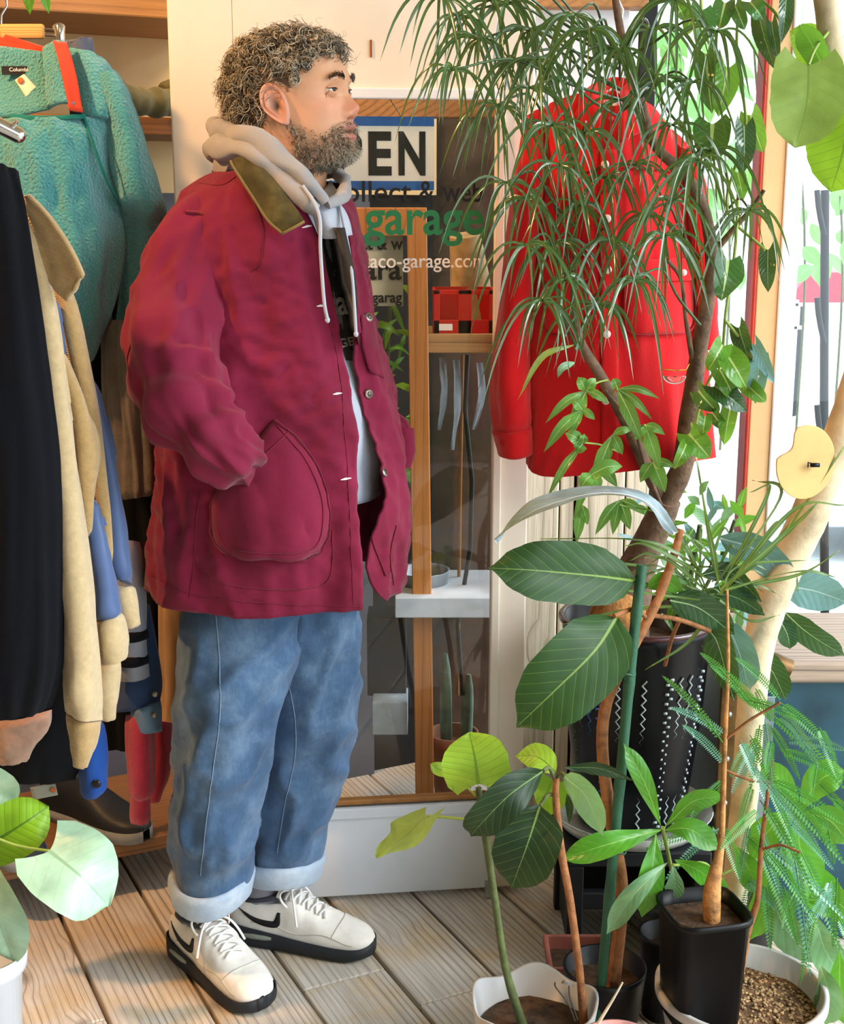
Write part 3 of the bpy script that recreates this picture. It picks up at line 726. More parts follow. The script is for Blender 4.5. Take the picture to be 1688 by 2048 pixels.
for i in range(0, NZ - 1):
    for j in range(NTH):
        k = i * NTH + j; q = local[k]
        if q[0] < -0.0 or True:
            a = Vector(local[(i + 1) * NTH + j]) - Vector(q); b = Vector(local[i * NTH + (j + 1) % NTH]) - Vector(q); ar = a.cross(b).length
            if ar < 1e-10: continue
            nn_ = b.cross(a).normalized() if False else a.cross(b).normalized()
            o = Vector(q) - Vector((-0.01, 0, 0.0)); nn_ = nn_ if nn_.dot(o) > 0 else -nn_
            if hair_mask(*q): pts_h.append((Vector(q), nn_, ar))
            bm_ = beard_mask(*q)
            if bm_ > 0.12 and q[1] < 0.035: pts_b.append((Vector(q), nn_, ar * bm_))
ws = [p[2] for p in pts_h]
clumps = []
for (q, n, _) in random.choices(pts_h, ws, k=620):
    clumps.append((q, n, random.random()))
for (q, n, rv) in clumps:
    flow = Vector((-0.35, 0, -0.5)) if q.x < 0.03 else Vector((0.5, 0, -0.15))
    base_d = (n * (1.0 if q.z > 0.03 else 0.75) + flow * (0.45 if q.z > 0.04 else 0.9) + Vector((random.gauss(0, .3), random.gauss(0, .3), random.gauss(0, .3))))
    curl = random.uniform(0.0040, 0.0080); turns = random.uniform(0.6, 1.5); ln = random.uniform(0.018, 0.029)
    if q.x > 0.05: ln *= 0.75
    st = random.getstate(); light = rv
    for m in range(9):
        random.setstate(st); ph0 = random.random()
        st_keep = random.getstate(); random.seed(int(rv * 1e6) + m)
        off = Vector((random.gauss(0, .0022), random.gauss(0, .0022), random.gauss(0, .0022)))
        col = hcol((3, 4, 4, 4, 2.5, 1.2) if light < 0.55 else (1, 2, 3, 5, 5, 3)); lnm = ln * random.uniform(0.8, 1.2); dj = base_d + Vector((random.gauss(0, .22), random.gauss(0, .22), random.gauss(0, .22)))
        rj = random.uniform(0.0008, 0.0013)
        random.seed(int(rv * 1e6))
        strand(hair, H(*(q + off - n * 0.002)), Rh @ dj, lnm, rj, curl, turns, col, 13, 0.006)
    random.seed(int(rv * 1e7) + 3)
for _ in range(160):
    q, n, _w = random.choices(pts_h, ws)[0]
    strand(hair, H(*q), Rh @ (n + Vector((random.gauss(0, .5), random.gauss(0, .5), random.gauss(0, .5)))), random.uniform(0.022, 0.034), 0.0005, random.uniform(0.004, 0.010), random.uniform(0.8, 2), hcol((3, 3, 3, 3, 2, 1)), 14, 0.004)
M_hair = m_vcol('hair_strands', 0.45, 0, spec=0.5)
hair.obj('hair', M_hair, man, kind='stuff', label='curly salt and pepper hair')
wb_ = [p[2] for p in pts_b]
for (q, n, _w) in random.choices(pts_b, wb_, k=1900):
    front = sstep(0.05, 0.1, q.x); ln = random.uniform(0.006, 0.010) * (0.7 + 0.6 * front)
    if q.z > -0.047: ln *= 0.62
    grey = sstep(-0.07, -0.10, q.z) * front
    d = n + Vector((0.25, 0, -0.85)) + Vector((random.gauss(0, .35), random.gauss(0, .35), random.gauss(0, .3)))
    strand(beard, H(*(q - n * 0.0008)), Rh @ d, ln, random.uniform(0.0004, 0.0007), random.uniform(0.0008, 0.003), random.uniform(0.4, 1.1), hcol((1.2, 2.5, 3.5, 3.2, 1.4, .6) if random.random() > grey else (0.1, .3, .8, 3, 5, 6)), 6, 0.002)
beard.obj('beard', M_hair, man, kind='stuff', label='short greying beard and moustache')
brow = MB(); brow.c = []
for s in (-1, 1):
    for _ in range(230):
        u = random.random(); yy = s * (0.012 + 0.034 * u); zz = 0.0300 + 0.006 * math.sin(u * 2.6) - 0.003 * u + random.gauss(0, 0.0020)
        best = min((p for p in zip(local, range(len(local))) if abs(p[0][1] - yy) < 0.004 and abs(p[0][2] - zz) < 0.003 and p[0][0] > 0.03), key=lambda p: -p[0][0], default=None) if False else None
        xx = 0.1035 - 8.5 * max(0, abs(yy) - 0.006) ** 2 - 0.0005
        strand(brow, H(xx, yy, zz), Rh @ Vector((0.25, s * 0.9, 0.35 - 0.7 * u)), 0.0075, 0.0005, 0.0006, 0.4, hcol((5, 4, 1, .3, 0, 0)), 5)
brow.obj('eyebrows', M_hair, man, kind='stuff', label='dark eyebrows')

# ---- jacket body
JR = [  # silhouette row y, left x, right x, centre Y, half depth
 (322, 500, 636, 2.335, .060), (338, 455, 655, 2.335, .085), (356, 412, 672, 2.335, .110), (385, 372, 692, 2.33, .135), (430, 352, 712, 2.33, .155), (500, 345, 726, 2.33, .168), (600, 342, 744, 2.33, .178),
 (700, 335, 764, 2.33, .185), (800, 326, 788, 2.33, .190), (900, 318, 804, 2.33, .193), (1000, 311, 810, 2.33, .196),
 (1100, 304, 806, 2.33, .198), (1168, 300, 800, 2.33, .200)]
def jring(py, sc=1.0):
    xl, xr, Yc, d = interp(JR, py); a = P(xl, py, Yc); b = P(xr, py, Yc)
    return (a + b) / 2, (b.x - a.x) / 2 * sc, d * sc
def jpt(py, t, off=0.0):
    c, wv, d = jring(py); w2 = wv + off; d2 = d + off
    ct, st = math.cos(t), math.sin(t); e = 0.9
    q = Vector((c.x + w2 * math.copysign(abs(ct) ** e, ct), c.y - d2 * math.copysign(abs(st) ** e, st), c.z))
    return q
NEAR = [(430, 618), (455, 630), (480, 640), (560, 654), (650, 672), (760, 692), (860, 700), (960, 707), (1100, 714), (1235, 718)]
FAR = [(400, 680), (440, 690), (520, 702), (600, 709), (660, 714), (720, 722), (800, 735), (880, 752), (950, 765), (990, 766), (1040, 748), (1090, 730), (1130, 722), (1180, 740), (1215, 775)]
def edge_t(py, tab, lo, hi, foff=0.0):
    for _ in range(30):
        m = (lo + hi) / 2; x, y = proj(jpt(py, m, foff)); 
        if x > interp(tab, y)[0]: lo = m
        else: hi = m
    return (lo + hi) / 2
def jfold(t, v, z):
    rg = lambda a: (1 - abs(a)) ** 3
    f = 0.012 * N(t * 2.2 + 3, z * 1.0, 1.0) * sstep(0.05, 0.35, v) + 0.006 * N(t * 5.0, z * 3.0, 4.0)
    f += 0.009 * (rg(N(t * 3.1 + z * 0.5, z * 0.7, 6.0)) - 0.5) * sstep(0.08, 0.3, v) + 0.004 * (rg(N(t * 4 + z * 3, z * 3 - t * 2, 9.0)) - 0.5)
    f += 0.006 * math.sin(t * 9 + 2.5 * N(z * 3, t, 2)) * sstep(0.3, 1.0, v) * sstep(1.9, 2.8, t)
    f += 0.004 * N(t * 7 + z * 9, z * 11 - t * 5, 8.0) * sstep(0.0, 0.3, v)
    return f
def panel(near):
    rows = []; nu, nv = 110, 130
    for i in range(nu):
        v = i / (nu - 1); py = 322 + (1168 - 322) * v
        te = edge_t(py, NEAR, 0.2, 2.4); tf = edge_t(py, FAR, -0.9, te - 0.02)
        row = []
        for j in range(nv):
            u = j / (nv - 1)
            t = (te + (math.pi + 1.4 - te) * u) if near else (tf + (-math.pi + 1.35 - tf) * u)
            lap = 0.010 * math.exp(-(u / 0.05) ** 2) if near else 0
            q = jpt(py, t, jfold(t, v, py / 250.0) + lap * sstep(0.1, 0.5, v) + (0.012 * math.sin(v * 9) * math.exp(-(u / 0.25) ** 2) * sstep(.3, .9, v) if not near else 0))
            q.z += 0.006 * N(t * 1.5, 5.0, 0) * sstep(0.92, 1.0, v)
            row.append(q)
        rows.append(row)
    mb = MB(); mb.grid(rows, uv=True); return mb, rows
jk_near, jrows = panel(True); jk_far, jfrows = panel(False)
jacket = MB(); jacket.v = list(jk_near.v); jacket.f = list(jk_near.f); b0 = len(jacket.v)
jacket.v += jk_far.v; jacket.f += [tuple(b0 + i for i in f) for f in jk_far.f]
jk = jacket.obj('jacket', M_burg, man); solid(jk, 0.004, -1.0 if False else 0.0); jk['label'] = 'burgundy canvas chore jacket with olive corduroy collar'
T_near = bvh(jk_near); T_far = bvh(jk_far)
# ---- sleeves
def sleeve(path, nseg, name, elbow, seed, fold=1.0):
    pp = cr(path, nseg); pts = [P(x, y, Y) for x, y, Y, r in pp]; rad = [r * mpp(p) for (x, y, Y, r), p in zip(pp, pts)]
    rows = []; prev = None; n = 72
    for i, p in enumerate(pts):
        t = (pts[min(i + 1, nseg - 1)] - pts[max(0, i - 1)]).normalized(); u = i / (nseg - 1)
        if prev is None: prev = (Vector((0, -1, 0)) - t * -t.y).normalized()
        prev = (prev - t * prev.dot(t)).normalized(); bt = t.cross(prev); row = []
        for j in range(n):
            a = 2 * math.pi * j / n; ca, sa = math.cos(a), math.sin(a)
            e = math.exp(-((u - elbow) / 0.16) ** 2)
            inner = 0.5 + 0.5 * math.cos(a - 0.9)
            f = fold * (0.0085 * e * inner * math.sin(u * 62 + 2.0 * math.sin(a * 1.0 + seed) + 2.4 * N(a, u * 3, seed)) + 0.013 * N(ca * 1.4 + seed, sa * 1.4, u * 5.0) + 0.010 * ((1 - abs(N(ca * 1.6 + u * 3 + seed, sa * 1.6, u * 6.5))) ** 3 - 0.5) * sstep(0.05, 0.25, u) + 0.006 * N(ca * 3 + u * 6, sa * 3 - u * 4, u * 9 + seed) + 0.004 * math.sin(u * 30 + 3 * sa + 2 * N(u * 6, ca, sa)) * sstep(0.15, 0.4, u))
            row.append(p + (prev * ca * 0.92 + bt * sa) * (rad[i] + f))
        rows.append(row)
    mb = MB(); mb.grid(rows, True); mb.fan(rows[0], True); mb.fan(rows[-1]); return mb
NS = [(452, 425, 2.30, 52), (412, 462, 2.25, 74), (374, 560, 2.205, 90), (350, 655, 2.165, 97), (352, 745, 2.13, 98), (388, 830, 2.085, 84), (438, 886, 2.075, 70), (480, 908, 2.105, 58), (512, 920, 2.165, 40)]
ms = sleeve(NS, 90, 'sleeve', 0.62, 1.0); T_slv = bvh(ms); ms.obj('sleeve', M_burg, jk)
FS = [(680, 440, 2.42, 34), (690, 540, 2.45, 38), (704, 640, 2.46, 40), (732, 760, 2.45, 40), (762, 830, 2.43, 37), (786, 888, 2.41, 35), (780, 930, 2.38, 28)]
sleeve(FS, 60, 'sleeve', 0.75, 5.0, 0.7).obj('sleeve', M_burg, jk)
# turned cuff of the far sleeve where the hand enters the pocket
mb = MB(); mb.tube([P(806, 858, 2.40), P(808, 900, 2.39), P(802, 934, 2.385)], [0.020, 0.021, 0.018], 16); mb.obj('cuff', M_burg, jk)

# ---- hand pocket of the near side, draped on the panel
def drape(tree_list, outline_rows, nu, nv, off, puff=0.0):
    g = [];
    rr_ = [cr(r, nv) for r in outline_rows]; cols = [cr([r[j] for r in rr_], nu) for j in range(nv)]
    for i in range(nu):
        row = []
        for j in range(nv):
            x, y = cols[j][i]; h = None
            for T in tree_list:
                h = hit(T, x, y)
                if h: break
            if h is None: h = (P(x, y, 2.15), Vector((0, -1, 0)))
            e = math.sqrt(max(0, math.sin(math.pi * i / (nu - 1))) * max(0, math.sin(math.pi * j / (nv - 1)))) if puff else 0
            row.append(h[0] + h[1].lerp(Vector((0, -1, 0)), 0.3) * (off + puff * e))
        g.append(row)
    # smooth the net a little
    for _ in range(2):
        g2_ = [[v.copy() for v in r] for r in g]
        for i in range(1, nu - 1):
            for j in range(1, nv - 1): g[i][j] = (g2_[i][j] * 2 + g2_[i - 1][j] + g2_[i + 1][j] + g2_[i][j - 1] + g2_[i][j + 1]) / 6
    return g
g = drape([T_near], [[(446, 972), (478, 930), (512, 885), (551, 838)], [(428, 1000), (490, 980), (560, 930), (618, 905)], [(427, 1050), (500, 1045), (590, 1030), (654, 985)], [(440, 1092), (505, 1100), (590, 1100), (655, 1060)], [(466, 1110), (515, 1116), (590, 1118), (634, 1104)]], 34, 40, 0.005, 0.022)
mb = MB(); mb.grid(g, uv=True); pk = solid(mb.obj('pocket', M_burg, jk), 0.004)
def seam(tree, pts, n, r, off, name, mat, par, dash=None):
    pp = cr(pts, n); q = []
    for x, y in pp:
        h = hit(tree, x, y, off)
        if h: q.append(h[0])
    if len(q) < 3: return None
    mb = MB()
    if dash is None: mb.tube(q, r, 5)
    else:
        for i in range(0, len(q) - 2, 3): mb.tube(q[i:i + 2 + 1][:2], r, 4)
    return mb.obj(name, mat, par)
Tp = BVHTree.FromPolygons([v for r in g for v in r], [(i * 40 + j, i * 40 + j + 1, (i + 1) * 40 + j + 1, (i + 1) * 40 + j) for i in range(33) for j in range(39)])
edge = [(428, 1000), (425, 1050), (438, 1092), (466, 1112), (520, 1118), (590, 1119), (636, 1105), (656, 1062), (655, 990), (620, 907), (553, 838)]
seam(T_near, edge, 60, 0.0014, 0.010, 'pocket_seam', M_stitch, pk)
seam(Tp, [(440, 1050), (452, 1085), (475, 1099), (520, 1105), (590, 1105), (628, 1092), (642, 1055), (640, 992), (610, 920), (553, 852)], 60, 0.0008, 0.003, 'pocket_stitch', M_stitch, pk)
seam(Tp, [(476, 962), (520, 918), (575, 866)], 24, 0.0011, 0.003, 'pocket_stitch', M_stitch, pk)
# inner game-pocket outline, side seam, hem, placket, armhole and yoke seams
for pts, r in (([(398, 1010), (392, 1090), (400, 1135), (440, 1165), (520, 1178), (600, 1178), (650, 1165), (664, 1130), (664, 1060)], 0.0014),
               ([(400, 985), (392, 1060), (388, 1130), (380, 1195)], 0.0018), ([(305, 1150), (390, 1190), (560, 1208), (716, 1212)], 0.0012),
               ([(628, 470), (642, 560), (660, 650), (680, 760), (688, 860), (695, 960), (702, 1100), (706, 1210)], 0.0012),
               ([(470, 350), (505, 400), (525, 460), (522, 520), (500, 545)], 0.0014), ([(400, 368), (445, 372), (478, 352)], 0.0014)):
    seam(T_near, pts, 60, r * 0.62, 0.0025, 'seam', M_stitch, jk)
seam(T_slv, [(372, 425), (410, 432), (440, 470), (468, 540), (482, 610), (486, 680)], 50, 0.0030, 0.0015, 'armhole_seam', M_stitch, jk)
seam(T_slv, [(262, 690), (255, 720), (262, 760)], 20, 0.0012, 0.001, 'elbow_stitch', M_stitch, jk)
for pts in ([(745, 1010), (742, 1075), (770, 1150)], [(790, 1050), (778, 1110), (785, 1170)]):
    seam(T_far, pts, 30, 0.0014, 0.003, 'seam', M_stitch, jk)
# chest pocket of the far panel
g = drape([T_far], [[(719, 628), (732, 636), (745, 645)], [(723, 690), (740, 700), (756, 712)], [(737, 742), (752, 750), (766, 756)]], 14, 10, 0.004, 0.002)
mb = MB(); mb.grid(g); solid(mb.obj('chest_pocket', M_burg, jk), 0.003)
# buttons, buttonholes
M_btn = m_plain('metal_button', '8d8378', 0.35, 0.2, 60, metal=0.8)
for x, y in ((735, 788), (765, 946), (735, 636)):
    h = hit(T_far, x, y, 0.004)
    if h:
        R = h[1].to_track_quat('Z', 'Y').to_matrix(); b = MB().ell(h[0], (0.0085, 0.0085, 0.003), 18, 8, R).obj('button', M_btn, jk)
        MB().ell(h[0] + h[1] * 0.003, (0.0045, 0.0045, 0.001), 12, 6, R).obj('button_face', m_plain('button_dark', '4d4640', 0.4, metal=0.7), b)
M_slit = m_plain('pale_buttonhole', 'd9cfd4', 0.7)
for x, y in ((612, 454), (640, 612), (672, 787), (690, 957)):
    h = hit(T_near, x, y, 0.004)
    if h:
        d = (hit(T_near, x + 9, y - 1, 0.004) or h)[0]; d2 = (hit(T_near, x - 9, y + 2, 0.004) or h)[0]
        MB().tube([d2, h[0], d], [0.0007, 0.0022, 0.0007], 6).obj('buttonhole', M_slit, jk)

# ---- olive corduroy collar
rowsC = [[(462, 322, 2.205), (470, 338, 2.19), (505, 392, 2.165), (536, 440, 2.145), (565, 467, 2.135)],
         [(478, 316, 2.20), (492, 332, 2.185), (528, 378, 2.16), (562, 424, 2.14), (588, 455, 2.133)],
         [(492, 308, 2.21), (510, 322, 2.19), (548, 362, 2.17), (584, 408, 2.15), (609, 443, 2.14)]]
mb = sheet(rowsC, 16, 40, 0.004, (3, 1), 2); col_o = solid(mb.obj('collar', M_cord, jk), 0.005); col_o['label'] = 'olive corduroy collar'
edgeC = [P(*q) + Vector((0, -0.004, 0)) for q in cr(rowsC[0], 40)] + [P(*q) + Vector((0, -0.004, 0)) for q in cr([rowsC[0][-1], rowsC[1][-1], rowsC[2][-1]], 10)]
MB().tube(edgeC, 0.0022, 6).obj('piping', M_cordedge, col_o)
mb = sheet([[(455, 318, 2.28), (440, 335, 2.30), (425, 345, 2.36)], [(475, 308, 2.27), (455, 318, 2.30), (440, 330, 2.38)]], 8, 12); solid(mb.obj('collar_back', M_cord, jk), 0.005)
mb = sheet([[(690, 415, 2.36), (705, 450, 2.34), (714, 478, 2.33)], [(700, 405, 2.40), (716, 440, 2.37), (722, 470, 2.35)]], 8, 12); solid(mb.obj('collar_far_tip', M_cord, jk), 0.004)

# ---- hooded sweatshirt
HR = 0.80
rows = []
for i in range(60):
    py = 400 + (985 - 400) * i / 59; row = []
    for j in range(64):
        t = -0.9 + 3.0 * j / 63; c, wv, d = jring(py)
        bulge = 0.022 * math.sin(math.pi * sstep(0.4, 1.0, i / 59)) - 0.006
        q = jpt(py, t, -0.038 + bulge + 0.004 * N(t * 4, py / 60.0, 3)); row.append(q)
    rows.append(row)
mb = MB(); mb.grid(rows); T_sw = bvh(mb); sw = mb.obj('sweatshirt', M_hoodb, man); solid(sw, 0.004); sw['label'] = 'pale grey hooded sweatshirt'
g = drape([T_sw], [[(640, 455), (690, 455)], [(655, 560), (712, 560)], [(672, 660), (716, 660)], [(690, 722), (722, 722)]], 30, 10, 0.003)
mb = MB(); mb.grid(g); Tpr = bvh(mb); pr = mb.obj('print_panel', M_print, sw); M_pw = m_plain('print_white', 'd8d6d0', 0.7)
def surf_text(body, x0, x1, y0, y1):
    pa = hit(Tpr, (x0 + x1) / 2, (y0 + y1) / 2, 0.002)
    if not pa: return
    s_ = mpp(pa[0]); n = pa[1]; r = Vector((0, 0, 1)).cross(n).normalized(); u = n.cross(r)
    fx = max(0.3, r.x); text_obj('lettering', body, pa[0], (x1 - x0) * s_ / fx, (y1 - y0) * s_, M_pw, pr, r, u, 0.02, 0.001)
surf_text('sa', 655, 690, 596, 632); surf_text('GE.', 676, 708, 676, 694)
solid(sheet([[(616, 388, 2.20), (640, 398, 2.185), (668, 394, 2.20)], [(626, 430, 2.185), (655, 438, 2.172), (694, 430, 2.20)], [(640, 475, 2.185), (665, 478, 2.172), (704, 470, 2.20)]], 12, 14, .003).obj('neckline', M_hoodb, sw), .003)
# hood: thick rolled edge round the neck plus the bag behind
def band(pts, w, th, n, name, mat, par, seed=0):
    pp = cr(pts, n); q = [P(x, y, Y) for x, y, Y, k in pp]; rad = [k * mpp(a) * (1 + 0.12 * N(i * 0.35, seed)) for i, (a, (x, y, Y, k)) in enumerate(zip(q, pp))]
    mb = MB(); mb.tube(q, rad, 28, True, th)
    mb.v = [tuple(Vector(v_) + Vector((N(v_[0] * 20 + seed, v_[1] * 20, v_[2] * 20), N(v_[1] * 20, v_[2] * 20, seed), N(v_[2] * 17 + 5, v_[0] * 17, v_[1] * 17))) * 0.010) for v_ in mb.v]
    return mb.obj(name, mat, par)
hd = band([(648, 408, 2.165, 9), (622, 372, 2.17, 15), (585, 335, 2.185, 19), (535, 300, 2.20, 22), (480, 272, 2.24, 24), (440, 262, 2.31, 22), (440, 262, 2.40, 20), (520, 270, 2.46, 18)], 0, 1.0, 60, 'hood', M_hood, sw, 1)
hd['label'] = 'grey hood bunched around the neck'
band([(640, 422, 2.16, 12), (600, 392, 2.165, 18), (560, 352, 2.18, 20), (505, 312, 2.20, 20), (455, 292, 2.25, 24), (430, 300, 2.32, 26), (440, 300, 2.42, 24)], 0, 1.0, 50, 'hood_fold', M_hood, hd, 2)
band([(655, 412, 2.17, 8), (680, 400, 2.19, 12), (693, 378, 2.24, 13), (684, 356, 2.31, 14), (660, 345, 2.36, 14), (600, 330, 2.42, 16)], 0, 1.0, 40, 'hood_front', M_hood, hd, 3)
mb = sheet([[(628, 375, 2.19), (600, 352, 2.20)], [(652, 408, 2.18), (640, 385, 2.25)], [(680, 392, 2.21), (662, 362, 2.32)]], 14, 10); solid(mb.obj('hood_lining', M_hood, hd), 0.004)
mb = sheet([[(440, 300, 2.28), (432, 330, 2.30), (436, 352, 2.31)], [(470, 310, 2.24), (462, 335, 2.25), (455, 350, 2.27)]], 12, 10); solid(mb.obj('hood_bag', M_hood, hd), 0.012)
for pts in ([(606, 372, 2.155), (628, 405, 2.14), (640, 440, 2.135), (641, 500, 2.13), (648, 600, 2.13), (655, 640, 2.14)],
            [(680, 412, 2.19), (692, 470, 2.165), (702, 530, 2.15), (708, 600, 2.14), (712, 668, 2.14)]):
    q = [P(*a) for a in cr(pts, 40)]
    MB().tube(q, 0.0028, 8).ell(q[-1], (0.004, 0.004, 0.005), 10, 6).obj('drawstring', M_hoodb, sw)

# ---- jeans
def m_denim():
    t = NT('denim'); v = t.coords(); big = t.noise(v, 9.0, 7, 0.7); fine = t.noise(v, 700, 2); slub = t.noise(t.coords(scale=(1, 1, 0.15)), 260, 3)
    c = t.ramp(big, [(0.25, lin('314a69')), (0.48, lin('4a6788')), (0.66, lin('6c87a3')), (0.82, lin('8ba1b6'))])
    c = t.mix(t.math('MULTIPLY', slub, 0.45), c, lin('22344c')); t.base(c).set(Roughness=0.9); t.p.inputs['Sheen Weight'].default_value = 0.15
    t.p.inputs['Specular IOR Level'].default_value = 0.15
    t.bump(t.math('ADD', fine, t.math('MULTIPLY', t.noise(v, 45, 4), 2.2)), 0.3, 0.0015); return t.m
M_denim = m_denim(); M_cuff = m_cloth('denim_inside', 'a9bbcd', 800, 0.08, 0.9, 0.25, 0.1, 'cdd8e2', 14); M_dst = m_cloth('denim_stitch', '7d92a8', 700)
LN = [(1120, 380, 610, 2.31, .11), (1215, 374, 608, 2.30, .122), (1330, 360, 592, 2.28, .128), (1450, 353, 560, 2.265, .125), (1580, 350, 526, 2.27, .11), (1680, 349, 506, 2.275, .10), (1752, 352, 496, 2.285, .088), (1775, 356, 492, 2.29, .082)]
LF = [(1120, 520, 716, 2.37, .14), (1215, 520, 718, 2.385, .135), (1330, 515, 718, 2.395, .125), (1440, 512, 714, 2.40, .118), (1520, 508, 694, 2.405, .108), (1620, 500, 664, 2.41, .098), (1690, 498, 645, 2.415, .085), (1726, 500, 634, 2.42, .078)]
def leg(tab, y0, y1, seed):
    rows = []
    for i in range(100):
        v = i / 99; py = y0 + (y1 - y0) * v; xl, xr, Yc, d = interp(tab, py); a = P(xl, py, Yc); b = P(xr, py, Yc); c = (a + b) / 2; w2 = (b.x - a.x) / 2; row = []
        for j in range(80):
            t = 2 * math.pi * j / 80; ct, st = math.cos(t), math.sin(t)
            f = 0.009 * N(ct * 1.3 + seed, st * 1.3, v * 3) + 0.017 * ((1 - abs(N(ct * 1.4 + seed + v * 2, st * 1.4, v * 5))) ** 3 - .5) * (0.5 + 0.5 * sstep(0, .3, v)) * sstep(.97, .86, v) + 0.007 * math.sin(v * 26 + 2.2 * ct + 3.0 * N(ct + seed, st, v * 5)) * sstep(0.55, 0.95, v) * 0.7 + 0.004 * N(ct * 3, st * 3 + seed, v * 14)
            row.append(Vector((c.x + (w2 + f) * ct, c.y - (d + f) * st, c.z + 0.01 * math.sin(t * 2 + seed) * sstep(.9, 1, v))))
        rows.append(row)
    return rows
jn = MB(); rn = leg(LN, 1120, 1772, 1.0); rf = leg(LF, 1120, 1724, 5.0); jn.grid(rn, True); jn.grid(rf, True)
T_j = bvh(jn); jeans = jn.obj('jeans', M_denim, man); solid(jeans, 0.003); jeans['label'] = 'faded blue jeans with rolled pale cuffs'
def cuff(tab, y0, y1, seed):
    rows = []
    for k, (v, o) in enumerate(((0.15, -.004), (0.0, .002), (0.0, .009), (0.25, .013), (0.6, .013), (0.9, .011), (1.0, .006), (1.0, 0.0), (0.7, -.005))):
        py = y0 + (y1 - y0) * v; xl, xr, Yc, d = interp(tab, min(py, tab[-1][0])); a = P(xl, py, Yc); b = P(xr, py, Yc); c = (a + b) / 2; w2 = (b.x - a.x) / 2
        rows.append([Vector((c.x + (w2 + o + .003 * N(math.cos(t) * 2 + seed, math.sin(t) * 2, v)) * math.cos(t), c.y - (d + o) * math.sin(t), c.z + 0.006 * math.sin(t * 2 + seed))) for t in [2 * math.pi * j / 72 for j in range(72)]])
    mb = MB(); mb.grid(rows, True); return mb
c1 = cuff(LN, 1742, 1792, 1.0); c1.obj('cuff', M_cuff, jeans); cuff(LF, 1700, 1745, 5.0).obj('cuff', M_cuff, jeans)
for pts in ([(433, 1228), (440, 1330), (440, 1430), (428, 1530), (414, 1640), (402, 1750)], [(578, 1365), (592, 1450), (588, 1520), (570, 1610), (556, 1705)]):
    seam(T_j, pts, 80, 0.0009, 0.002, 'seam', M_dst, jeans)
# ---- socks
M_sock = m_cloth('grey_sock', '8c8c94', 600)

# ---- shoes: local x toe, y left, z up, heel at 0
def m_shoe_white(): return m_plain('shoe_white', 'efebe2', 0.55, 0.06, 24, 0.2)
M_sw = m_shoe_white(); M_sole = m_plain('sole_black', '22252a', 0.6, 0.1); M_mid = m_plain('midsole_dark', '2b3038', 0.55, 0.08); M_lace = m_cloth('lace_white', 'f4f4f2', 500); M_swo = m_plain('swoosh_black', '17181b', 0.5); M_gr = m_plain('mudguard_grey', 'cfcac0', 0.6, 0.08)
M_air = m_plain('air_window', '8d9488', 0.2, 0.1, spec=0.7)
L = 0.292
ST = [  # x, half width, sole top z, upper height, y offset
 (0.000, .018, .048, .080, 0), (0.008, .028, .047, .090, 0), (0.030, .034, .044, .098, 0), (0.070, .036, .040, .098, 0), (0.105, .037, .036, .104, .001),
 (0.135, .040, .033, .104, .002), (0.165, .044, .031, .090, .004), (0.195, .0475, .030, .074, .005), (0.225, .0475, .029, .063, .004), (0.255, .043, .029, .056, .001), (0.275, .034, .030, .050, -.002), (0.288, .020, .032, .043, -.004), (0.293, .006, .034, .037, -.005)]
